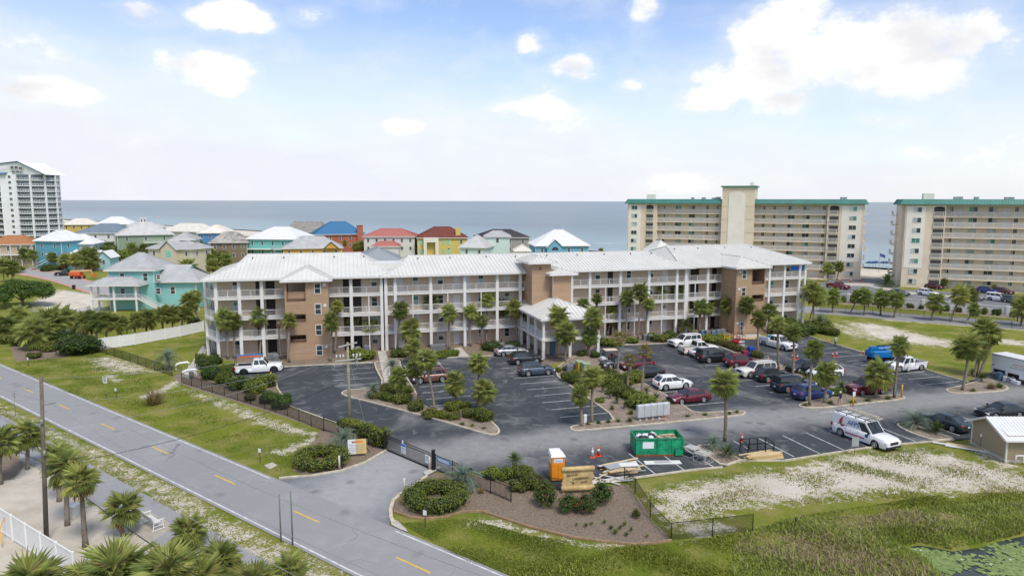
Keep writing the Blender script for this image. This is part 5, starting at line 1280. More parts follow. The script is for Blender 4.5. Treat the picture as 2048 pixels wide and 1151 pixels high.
def trunk_mesh(h, lean, r0, r1, seed, kind):
  r = random.Random(seed); mb = MB(); n = 9; pts, rad = [], []
  bx, by = r.uniform(-.12, .12), r.uniform(-.25, .25)
  for i in range(n + 1):
    t = i / n; s = t * t * (3 - 2 * t) * .5 + t * .5
    pts.append((lean * s + bx * math.sin(t * 3.14), by * math.sin(t * 3.14), h * t))
    rad.append((r0 * 1.25 if i == 0 else r0 + (r1 - r0) * t) * r.uniform(.93, 1.07))
  mb.tube(pts, rad, 8)
  me = mb.mesh('trunk')
  if kind in 'sd':
    b2 = MB(); k = 26
    for i in range(k):
      t = 1 - .16 * (i / k); z = h * t; a = i * 2.4; q = Vector((lean * t, 0, z)); rr = r1
      o_ = Vector((math.cos(a), math.sin(a), 0)); b2.bar(q + o_ * rr * .7 - Vector((0, 0, .12)), q + o_ * rr * 2.0 + Vector((0, 0, .16)), .07, .04)
    mb.add(b2.v, b2.f, 1); me = mb.mesh('trunk')
  me.materials.append(BARK); me.materials.append(BOOT)
  return me

CAT = {'s': 'palm tree', 'd': 'palm tree', 'p': 'pindo palm', 'f': 'palm tree', 'c': 'cycad', 'x': 'palm tree'}
NAME = {'s': 'sabal_palm', 'd': 'fan_palm', 'p': 'pindo_palm', 'f': 'date_palm', 'c': 'sago_cycad', 'x': 'dead_palm'}

def palm(i, x, y, h, lean, rad, kind, rpx, label, group=None):
  o = thing(NAME[kind], label, CAT[kind], T(x, y, -.02), group)
  r = random.Random(i * 7 + 1)
  r0 = {'s': .17, 'd': .15, 'p': .26, 'f': .24, 'c': .17, 'x': .15}[kind]
  h = max(h, .35); rad *= (.87 if rpx > 32 else 1.0) if kind == 's' else 1
  hc = max(.3, h - (.24 * rad if kind in 'sd' else .1 * rad if kind == 'x' else .3 * rad))
  pt('trunk', trunk_mesh(hc, lean, r0, r0 * .82, i, kind), None, o)
  C = T(lean, 0, hc, r.uniform(0, 6.28), rad * (1.0 if kind != 'p' else 1.12)) @ Matrix.Rotation(r.uniform(-.12, .12), 4, 'X') @ Matrix.Diagonal((1, 1, 1.04 if kind != 's' else r.uniform(1.0, 1.2), 1))
  if rpx >= 24:
    for M, li, t in crown_layout(kind, i, NLEAF[kind] + (8 if rpx > 45 else 0)):
      f = add('frond', LEAVES[kind][li], None, o, C @ M, True)
      if kind == 's' and t > .9: omat(f, 0, DEAD_L if r.random() < .6 else PALM_D)
  else:
    add('crown', crown_mesh(kind, i % (6 if kind == 's' else 2)), None, o, C, True)
  return o

PALMS = [
(-40.64,95.6,6.13,-0.16,1.69,'s',22,'left of two fan palms before the first balcony bay at the left end'),
(-39.92,96.1,5.76,0.28,1.39,'s',18,'right of two fan palms before the left end balcony bay, behind the pickup'),
(-36.74,97.4,6.2,0.17,1.47,'s',19,'fan palm rising behind the cab of the white pickup with the ladders'),
(-33.02,95.7,5.49,-0.17,0.9,'x',12,'dead palm trunk with a brown hanging tuft left of the left brown stair tower'),
(-31.19,93.7,6.26,0.21,1.25,'s',17,'fan palm against the left edge of the left brown stair tower'),
(-25.7,94.4,6.02,0.4,1.38,'s',19,'fan palm at the right corner of the left brown stair tower'),
(-26.39,99.5,7.37,0.64,0.99,'s',13,'thin tall palm just right of the left brown stair tower, topping its neighbour'),
(-24.43,101.9,5.17,0.37,1.17,'s',15,'fan palm before the dark doorways right of the left stair tower'),
(-21.51,101.8,3.97,0.02,1.39,'s',18,'low bushy fan palm above the clipped hedge left of the double white columns'),
(-17.15,100.1,6.71,0.51,1.51,'s',20,'tall fan palm in front of the double white columns where two wings meet'),
(-12.65,104.8,7.24,0.01,1.48,'s',19,'tallest fan palm before the first white door bays of the middle wing'),
(-15.02,97.7,4.3,0.26,1.77,'s',24,'bushy fan palm above the dark condensers left of the middle car park'),
(-13.8,94.2,2.37,0.04,1.57,'s',22,'short wide fan palm just left of the upper kerb of the middle car park'),
(-9.57,102.5,5.96,0.05,1.53,'s',20,'fan palm with a long oval head left of the wreath door'),
(-6.47,104.8,5.76,0.03,1.4,'s',18,'fan palm directly right of the ground floor door with the wreath'),
(-4.8,105.8,4.16,0.01,1.18,'s',15,'shorter of the two close palms left of the silver sedan'),
(-4.04,106.6,7.47,0.1,1.5,'s',19,'taller of the two close palms left of the silver sedan'),
(-1.76,108.6,5.9,-0.08,1.45,'s',18,'straight fan palm behind the silver sedan'),
(1.05,106.3,6.1,-0.65,1.5,'s',19,'leaning fan palm at the inner corner of the porch'),
(-8.34,71.5,5.99,-0.84,1.3,'s',24,'tall leaning palm whose trunk crosses the left stalls of the middle car park'),
(-10.46,74.1,4.35,-0.3,1.13,'s',20,'palm left of the tall leaning one at the edge of the left stalls'),
(-12.88,75.1,3.02,0,1.27,'s',22,'yellowish palm in the hedge at the left part of the first planting island'),
(-6.14,73,3.05,-0.03,1.44,'s',26,'stout palm in the middle of the hedge below the left stalls'),
(-3.8,72,5.5,0.21,1.3,'s',24,'tall palm standing behind another at the tip of the first planting island'),
(-3.14,70.6,2.83,0.19,1.51,'s',28,'nearest palm at the tip of the first planting island, rough patterned trunk'),
(-15.93,76.4,1.24,-0.03,0.95,'p',16,'small pale feather palm at the rounded left nose of the first island'),
(-14.5,80,3.2,0.14,1.1,'p',18,'feather palm beside the concrete walk at the top of the first island'),
(7.06,66.39,3.57,-0.23,1.12,'s',22,'palm with a rough trunk at the rounded left end of the long kerbed strip'),
(8.21,67.49,5.24,0.05,1.34,'s',26,'taller smooth palm next to the left end of the long kerbed strip'),
(6.31,96.6,6.59,0.43,1.72,'s',24,'left palm in front of the porch, its head hiding the porch corner'),
(7.5,94.1,4.58,0.08,1.97,'s',28,'big drooping palm before the middle of the porch front'),
(11.16,97.9,6.09,0.63,1.76,'s',24,'tall palm at the right front corner of the porch'),
(11.38,97.9,3.28,0.02,1.47,'s',20,'shorter palm under the tall one at the right porch corner'),
(13.71,108,7.32,-0.13,0.97,'s',12,'narrow palm seen above the porch roof before the middle wing'),
(11.22,105.6,6.85,-0.11,1.26,'s',16,'palm behind the porch roof, right of the brown lift tower'),
(16.15,113.4,4.62,0.83,1.36,'s',16,'palm leaning right beside the row of condensers right of the porch'),
(17.28,114.7,3.2,0.61,1.72,'s',20,'low broad palm left of the tall palms before the right part of the middle wing'),
(18.85,111.3,7.12,0.16,1.42,'s',17,'first of the tall palms right of the porch, head at third floor height'),
(20.7,110.3,8.33,0.23,1.66,'s',20,'highest palm head before the right part of the middle wing'),
(22.5,113.4,5.72,0.43,1.28,'s',15,'small headed palm between the two highest ones right of the porch'),
(25.16,117,7.21,0.35,1.68,'s',19,'tall palm right of the small headed one in the right part of the middle wing'),
(28.35,117.1,7.38,0.19,1.6,'s',18,'tall palm before the narrow joint between middle and right wing'),
(28.85,118.5,1.79,-0.41,1.63,'s',18,'low spreading palm left of the curved feather palm by the wing joint'),
(28.84,114.8,1.74,0.88,1.85,'f',21,'curved feather palm leaning right at the joint of middle and right wing'),
(32.06,114.9,5.02,0.11,1.59,'s',18,'left palm of the pair before the right wing, behind the white estate car'),
(34.08,118.5,4.28,0.28,1.37,'s',15,'right palm of the pair before the right wing'),
(34.75,120,5.86,0.75,1.29,'s',14,'dark palm against the balconies just left of the right brown stair tower'),
(37.71,117.2,5.11,-0.22,1.55,'s',17,'palm before the shaded side of the right brown stair tower'),
(39.32,115,5.45,0.78,1.62,'s',18,'leaning palm in front of the window column of the right brown stair tower'),
(36.88,100.2,5.54,-0.12,1.35,'s',17,'slim palm in the hedge behind the blue low lift'),
(44.55,117.3,3.98,0.24,1.67,'s',18,'palm at the right edge of the right brown stair tower'),
(36.02,90.2,6.49,-0.3,1.3,'s',18,'tall palm standing behind the off white estate with roof bars'),
(54.39,132.4,3.58,0.46,1.59,'s',15,'palm before the balconies right of the right brown stair tower'),
(55.06,127.9,6.71,0.48,1.85,'s',18,'left of the three tall palms at the right end of the building'),
(55.31,123.7,6.68,-0.3,2,'s',20,'middle of the three tall palms at the right end of the building'),
(55.43,125.3,5.74,1.25,2.02,'s',20,'right leaning one of the three tall palms at the right end of the building'),
(36.42,86.4,6.13,-0.2,1.39,'s',20,'tall palm in the narrow strip left of the black hatchback'),
(33.13,73.7,6.64,0.08,1.21,'s',20,'tallest palm beside the bright blue crossover'),
(35.2,74.7,3.81,0.05,1.49,'s',24,'stout palm right of the bright blue crossover'),
(42.03,76.4,3.27,0.1,1.83,'s',28,'stout palm in front of the red estate car'),
(44.22,76.7,6.48,0.21,1.19,'s',18,'slim leaning palm at the right end of the island with the yellow posts'),
(39,78.8,0.97,0.12,0.99,'f',15,'short feather palm behind the man walking past the island'),
(54.2,80,5.95,0.21,1.87,'s',26,'tall palm at the left of the small island near the white trailer'),
(60.06,86.6,3.85,0.31,1.41,'s',18,'slim palm behind the small island near the white trailer'),
(60.56,86.9,6.49,0.66,1.96,'s',25,'high palm head in the clump behind the small island near the trailer'),
(60.6,86.4,5.67,1.36,1.1,'s',14,'small right hand head of the palm clump behind the trailer island'),
(59.3,83.9,0.84,-0.07,1.08,'c',14,'dark low cycad on the island beside the white trailer'),
(40.53,66.18,0.98,-0.03,1.59,'p',27,'silvery feather palm on the kerbed island left of the dark sedan'),
(41.38,64.41,0.35,0.04,1.28,'c',22,'yellowish cycad next to the dark sedan on the same island as the silvery palm'),
(20.16,62.3,6.07,-0.21,1.78,'s',36,'large solitary palm with a tall trunk standing between dumpster and parked cars'),
(13.29,84.4,5.68,0.13,1.28,'d',20,'ragged yellow palm, tallest of the three over the middle island'),
(14,80.4,3.8,0.19,1.1,'d',18,'ragged yellow palm with the lowest head of the three over the middle island'),
(14.98,76.3,5.86,0.24,1.05,'d',18,'ragged yellow palm nearest the white crossover on the middle island'),
(10.76,78.7,0.85,0.04,0.66,'c',11,'first cycad at the left of the cycad group on the middle island'),
(11.21,76,0.88,0.04,0.64,'c',11,'second cycad from the left on the middle island'),
(11.78,74.1,0.69,-0.02,0.69,'c',12,'third cycad from the left on the middle island'),
(12.4,72.1,0.79,-0.02,0.61,'c',11,'cycad nearest the mailbox bank on the middle island'),
(13.96,75.7,0.82,-0.02,0.7,'c',12,'cycad behind the rounded bush near the mailbox bank'),
(15.7,77.3,0.84,-0.02,0.66,'c',11,'cycad left of the rightmost one beside the white crossover'),
(16.35,75.1,0.76,-0.02,0.7,'c',12,'rightmost cycad on the middle island beside the maroon sedan'),
(18.46,60.06,0.85,-0.08,0.93,'p',19,'pale feather palm on the small island right of the dumpster'),
(18.81,57.92,0.76,0.19,1.09,'c',23,'spreading cycad on the small island right of the dumpster'),
(-4.16,51.44,1.18,0.26,1.51,'p',37,'big silver blue feather palm right of the entrance gate'),
(-15.58,59.96,1.23,0.15,1.39,'p',29,'silver blue feather palm left of the entrance gate by the utility pole'),
(0.12,54.4,1.43,0.11,0.81,'f',19,'small feather palm growing out of the hedge right of the entrance fence'),
(-45.78,89.3,1.91,-0.22,1.65,'p',22,'silver blue feather palm by the little white foot gate'),
(-66.43,105.3,4.18,-0.19,2.03,'s',22,'leftmost palm of the row behind the white fence'),
(-65.26,105.5,3.83,0.28,1.65,'s',18,'second palm from the left in the row behind the white fence'),
(-64.26,106.3,4.1,0.3,2.02,'s',22,'third palm from the left in the row behind the white fence'),
(-62.92,107.8,3.27,0.41,1.67,'s',18,'fourth palm from the left in the row behind the white fence'),
(-61.59,109.9,3.49,0.15,1.49,'s',16,'fifth palm from the left in the row behind the white fence'),
(-60.59,111.5,3.46,0.31,1.69,'s',18,'sixth palm from the left in the row behind the white fence'),
(-59.12,113.7,3.78,0.15,1.52,'s',16,'seventh palm from the left in the row behind the white fence'),
(-57.99,114.6,3.72,0.1,1.71,'s',18,'eighth palm from the left in the row behind the white fence'),
(-57.25,116.9,3.61,0.04,1.54,'s',16,'ninth palm from the left in the row behind the white fence'),
(-56.56,116.9,3.26,0.36,1.35,'s',14,'rightmost palm of the row behind the white fence'),
(-54.36,118.8,5.35,-2.26,1.93,'s',20,'strongly leaning palm beside the left end of the apartment building'),
(-59.26,127.4,4.97,-0.29,1.45,'s',14,'upright palm behind the leaning one at the left end of the building'),
(-72,101.8,3.24,-0.41,2.77,'s',30,'nearest palm of the clump at the left by the road'),
(-75,108.5,3.45,0.45,3.12,'s',32,'widest palm of the clump at the left by the road'),
(-84,111.3,2.36,0.21,2.27,'s',22,'palm at the left picture edge in the clump by the road'),
(-76.6,113.1,2.99,0.83,2.43,'s',24,'palm behind the widest one in the clump at the left'),
(-86.6,117,2.91,0.96,1.94,'s',18,'palm under the big round tree at the left'),
(-75.6,116.2,2.63,-0.48,2.05,'s',20,'palm at the right end of the clump at the left by the road'),
(-138.8,188.1,4.74,0.08,2.58,'s',15,'right one of the two street palms at the left picture edge'),
(-140.1,186.9,5.12,0.06,2.4,'s',14,'left one of the two street palms at the left picture edge'),
(-155.3,221.1,5.38,-0.35,1.98,'s',10,'palm in front of the tan house by the street'),
(-160.8,224.3,5.62,0.16,2.03,'s',10,'palm between the tan houses with the orange roof'),
(-149.9,221.3,4.57,0.3,1.77,'s',9,'palm before the stair of the blue house'),
(-143.7,218.2,4.03,0.23,2.49,'s',13,'palm before the porch of the blue and white house'),
(-140.3,218.3,4.19,0.33,2.29,'s',12,'second palm before the porch of the blue and white house'),
(-134.5,216.8,4.96,0.1,3.75,'s',20,'wide palm head behind the orange boom lift'),
(-141,237.3,4.89,0.35,3.44,'s',17,'palm behind the little white gables by the boom lift'),
(-138.7,241.1,3.02,0.21,2.66,'s',13,'palm above the roof slope of the near turquoise house'),
(-144,257.5,4.92,0.33,2.6,'s',12,'palm before the sage green house, left'),
(-139.6,257.6,4.55,0.3,2.58,'s',12,'palm before the sage green house, right'),
(-108.6,212.8,2.67,0.16,2.11,'s',12,'left palm behind the turquoise house, under the cream gable'),
(-105.9,212.9,2.52,0.15,1.75,'s',10,'second palm behind the turquoise house, under the cream gable'),
(-92.2,192.7,4.42,0.25,2.83,'s',18,'bushy palm right of the turquoise house roof'),
(-108.1,238.1,5.96,0.5,2.3,'s',12,'palm at the left behind the apartment roof corner'),
(-101.2,229.2,4.9,0.02,2.39,'s',13,'second palm behind the left roof corner'),
(-101.3,238.3,5.26,0.09,2.28,'s',12,'third palm behind the left roof corner'),
(-99.4,242.2,4.99,0.17,2.5,'s',13,'fourth palm behind the left roof corner'),
(-92.6,221,4.08,-0.28,2.47,'s',14,'low palm behind the left roof slope'),
(-84.5,192.9,4.85,-0.51,2.17,'s',14,'lowest palm beside the left roof corner'),
(-94.2,238.5,3.52,0.34,2.45,'s',13,'palm just left of the roof ridge end'),
(-73.3,259.5,7.43,-0.13,0.99,'s',5,'slim palm before the teal house'),
(-70.6,259.6,5.72,-0.01,0.99,'s',5,'slim palm before the orange house with small gable'),
(-63.97,259.8,6.87,0.2,1.18,'s',6,'single slim palm between orange house and red brick house'),
(-59.61,259.9,5.54,0.15,1.96,'s',10,'dense palm left of the red roofed white house'),
(-57.33,260,6.11,0.15,2.15,'s',11,'second dense palm left of the red roofed white house'),
(-54.86,260.1,6.69,-0.03,1.37,'s',7,'slim palm before the white wall of the red roofed house'),
(-52.85,260.1,7.07,0.16,1.36,'s',7,'slimmer palm right beside it before the red roofed house'),
(-47.26,260.3,5.17,0.11,1.75,'s',9,'left of two palms before the low red roof'),
(-44.79,260.3,5.17,0.1,1.94,'s',10,'right of two palms before the low red roof'),
(-40.22,260.5,5.36,0.09,1.55,'s',8,'palm at the right corner of the white house with red roof'),
(-37.74,260.5,4.41,-0.12,1.35,'s',7,'small palm left of the yellow house'),
(-23.21,256.6,4.72,0.04,1.89,'s',10,'palm before the right window of the yellow house'),
(-19.83,256.7,3.78,0.03,1.7,'s',9,'palm between yellow house and pale mint house'),
(-17,256.7,3.59,-0.17,1.51,'s',8,'palm beside the pale mint house wing'),
(7.86,261.8,4.04,-0.03,0.96,'s',5,'small palm left of the bright blue gable house'),
(20.81,257.8,4.17,-0.05,2.28,'s',12,'palm before the bright blue gable house'),
(33.74,258.2,4.18,-0.08,1.34,'s',7,'small palm right of the bright blue gable house'),
(65.67,138.1,3.82,-0.13,2.03,'s',18,'first palm along the service road fence, right of the building'),
(68.35,136.2,4.08,1.31,1.57,'s',14,'leaning palm second along the service road fence'),
(70.6,135.1,4.25,-0.05,1.91,'s',17,'upright palm third along the service road fence'),
(73.9,135.1,3.95,0.12,1.82,'s',16,'fourth palm along the service road fence'),
(74.9,132.2,4.06,0.39,1.79,'s',16,'fifth palm along the service road fence'),
(80.3,129,4.04,0.67,2.02,'s',18,'sixth palm along the service road fence, alone'),
(83.3,127.8,5.66,1.35,2.02,'s',18,'long leaning palm along the service road fence'),
(84.8,125.7,3.12,1.41,1.34,'s',12,'small leaning palm along the service road fence'),
(97.1,143.8,3.33,0.24,2.05,'s',16,"palm in front of the towers' white garden wall"),
(93.5,123.7,4,0.16,2.29,'s',20,'palm at the right picture edge along the service road'),
(100.6,181.6,1.62,-0.12,3.36,'f',22,'spreading date palm between the two beige towers'),
(90,192.9,4.28,-0.26,1.88,'s',12,'taller palm at the foot of the left beige tower'),
(94.2,196.7,4.37,0.45,1.6,'s',10,'shorter palm at the foot of the left beige tower'),
(113.1,177.6,1.98,0.1,1.09,'s',7,'little palm left before the right beige tower'),
(120.9,169.9,1.64,-0.02,0.92,'s',6,'little palm right before the right beige tower'),
(54.49,118.8,2.15,-0.13,1.55,'p',16,"grey green feather palm at the end of the building's right lawn"),
(-40.86,55.22,3.28,0.2,1.72,'s',33,'palm over the footpath at the left edge of the picture'),
(-40.81,52.13,3.81,0.39,1.41,'s',28,'leftmost foreground palm, cut by the picture edge'),
(-34.1,49.05,3.65,0.07,1.56,'s',34,'left palm of the close pair by the wooden utility pole'),
(-31.02,45.21,4.48,0.15,1.69,'s',40,'right palm of the close pair by the wooden utility pole'),
(-27.95,42.3,4.8,0.04,1.46,'s',37,'bright yellow green palm right of the wooden utility pole'),
(-26.32,43.8,2.17,0.2,1.53,'s',38,'palm left of the white glider bench'),
(-21.13,42.07,1.41,0.08,1.51,'s',40,'palm right of the white glider bench'),
(-16.74,36.67,2.38,0.12,1.65,'s',50,'foreground palm over the verge, above the bottom edge'),
(-12.86,36.94,1.69,0.07,1.36,'s',42,'rightmost foreground palm under the twin grey posts'),
(-13.98,34.33,2.25,0.1,1.67,'s',54,'foreground palm cut by the bottom edge, second from the right'),
(-17.9,32.82,3.67,0.23,2.27,'s',74,'largest foreground palm at the bottom edge'),
(-20.8,33.35,3.53,0.25,2.24,'s',70,'large foreground palm left of the largest one'),
(-24.69,32.59,3.35,0.29,2.05,'s',62,'foreground palm before the white vinyl fence in the bottom left corner'),
(-16.42,33.45,2.67,0.15,1.86,'s',60,'foreground palm mostly below the bottom edge'),
(-22.74,33.42,3.09,0.37,1.31,'s',40,'foreground palm between the two large ones and the fence corner')]
for i, row_ in enumerate(PALMS): palm(i, *row_)

# ------------------------------------------------------------------ shrubs and hedges
def leaf_cloud(name, blobs, n, size, mats, core=.86, seed=0, flowers=0, up=.25, flat=0.):
  """leafy mass: dark core ellipsoids and n leaf faces over their outside. blobs: (x,y,z,rx,ry,rz)"""
  r = np.random.RandomState(seed); B = np.array(blobs, float)
  wgt = (B[:, 3] * B[:, 4] + B[:, 3] * B[:, 5] + B[:, 4] * B[:, 5]); idx = r.choice(len(B), int(n * 1.5), p=wgt / wgt.sum())
  d = r.normal(size=(len(idx), 3)); d[:, 2] += up; d /= np.linalg.norm(d, axis=1)[:, None]
  p = B[idx, :3] + d * B[idx, 3:] * r.uniform(.82, 1.16, len(idx))[:, None]
  keep = p[:, 2] > .02
  for k in range(len(B)):
    q = (p - B[k, :3]) / B[k, 3:]; keep &= ~(((q ** 2).sum(1) < .70) & (idx != k))
  p, d, = p[keep][:n], d[keep][:n]; m = len(p)
  nr = d + r.normal(size=(m, 3)) * .55; nr /= np.linalg.norm(nr, axis=1)[:, None]
  t = np.cross(nr, r.normal(size=(m, 3))); t /= np.linalg.norm(t, axis=1)[:, None] + 1e-9; bb = np.cross(nr, t)
  s = size * r.uniform(.55, 1.6, m)[:, None]
  V = np.stack([p - t * s, p - bb * s * .55, p + t * s, p + bb * s * .55], 1).reshape(-1, 3); Fc = np.arange(m * 4).reshape(-1, 4)
  mi = np.ones(m, int)
  if flowers: mi[r.choice(m, flowers, replace=False)] = 2
  cv, cf = [], []
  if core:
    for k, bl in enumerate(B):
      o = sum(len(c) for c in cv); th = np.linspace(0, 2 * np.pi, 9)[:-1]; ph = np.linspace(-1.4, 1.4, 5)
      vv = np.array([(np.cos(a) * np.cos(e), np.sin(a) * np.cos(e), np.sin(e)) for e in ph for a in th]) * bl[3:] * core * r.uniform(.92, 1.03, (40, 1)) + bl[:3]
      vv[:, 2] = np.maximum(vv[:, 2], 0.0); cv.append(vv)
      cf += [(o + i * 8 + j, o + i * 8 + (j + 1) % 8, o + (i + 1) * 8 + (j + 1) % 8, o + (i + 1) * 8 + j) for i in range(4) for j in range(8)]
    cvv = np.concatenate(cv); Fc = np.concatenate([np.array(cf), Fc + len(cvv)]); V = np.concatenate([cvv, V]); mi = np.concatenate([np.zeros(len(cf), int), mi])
  me = npmesh(name, V, Fc, mi)
  for m_ in (CORE, *mats): me.materials.append(m_)
  return me

def bush_blobs(seed, k=6):
  r = random.Random(seed); out = [(0, 0, .42, .6, .55, .48)]
  for i in range(k):
    a = i * 6.28 / k + r.uniform(-.3, .3); out.append((.44 * math.cos(a), .44 * math.sin(a), r.uniform(.2, .6), r.uniform(.26, .5), r.uniform(.26, .5), r.uniform(.28, .48)))
  return out

SHRUB_ME = {}
for kd, m_, n in (('b', BUSH_L, 1300), ('k', DARKB_L, 1400), ('o', OLIVE_L, 1200)):
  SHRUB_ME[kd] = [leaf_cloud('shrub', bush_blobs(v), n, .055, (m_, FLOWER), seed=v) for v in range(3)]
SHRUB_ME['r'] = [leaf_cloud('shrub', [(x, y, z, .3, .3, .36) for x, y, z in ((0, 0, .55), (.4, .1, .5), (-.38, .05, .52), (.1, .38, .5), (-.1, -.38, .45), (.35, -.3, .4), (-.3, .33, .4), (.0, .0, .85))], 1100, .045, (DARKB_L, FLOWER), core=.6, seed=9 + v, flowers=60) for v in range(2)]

def grass_clump(seed, n=110, m_=None):
  r = np.random.RandomState(seed); a = r.uniform(0, 6.28, n); e = r.uniform(.5, 1.45, n); L = r.uniform(.6, 1.1, n); b0 = r.uniform(0, .22, n)
  base = np.stack([np.cos(a) * b0, np.sin(a) * b0, 0 * a], 1); dirn = np.stack([np.cos(a) * np.cos(e), np.sin(a) * np.cos(e), np.sin(e)], 1)
  side = np.stack([-np.sin(a), np.cos(a), 0 * a], 1) * .022
  mid = base + dirn * (L * .55)[:, None]; tip = base + dirn * L[:, None]; tip[:, 2] -= L * .25 * np.cos(e); tip[:, 2] = np.maximum(tip[:, 2], .05)
  V = np.stack([base - side, base + side, mid + side, mid - side, tip], 1).reshape(-1, 3); o = np.arange(n)[:, None] * 5
  Fq = np.concatenate([o + np.array([[0, 1, 2]]), o + np.array([[0, 2, 3]]), o + np.array([[3, 2, 4]])])
  return npmesh('grass_clump', V, Fq)

YUC = leafmat('strap_leaf', (.075, .12, .025), (.20, .24, .05)); TAN_G = leafmat('dry_grass_leaf', (.22, .16, .07), (.42, .32, .16))
SHRUB_ME['g'] = []; SHRUB_ME['t'] = []
for v in range(2):
  me = grass_clump(v); me.materials.append(YUC); SHRUB_ME['g'].append(me); me = grass_clump(5 + v, 190); me.materials.append(TAN_G); SHRUB_ME['t'].append(me)
SNAME = {'b': ('shrub', 'shrub'), 'k': ('shrub', 'shrub'), 'o': ('shrub', 'shrub'), 'r': ('flowering_shrub', 'shrub'), 'g': ('strap_leaf_clump', 'plant'), 't': ('dry_grass_clump', 'grass clump')}

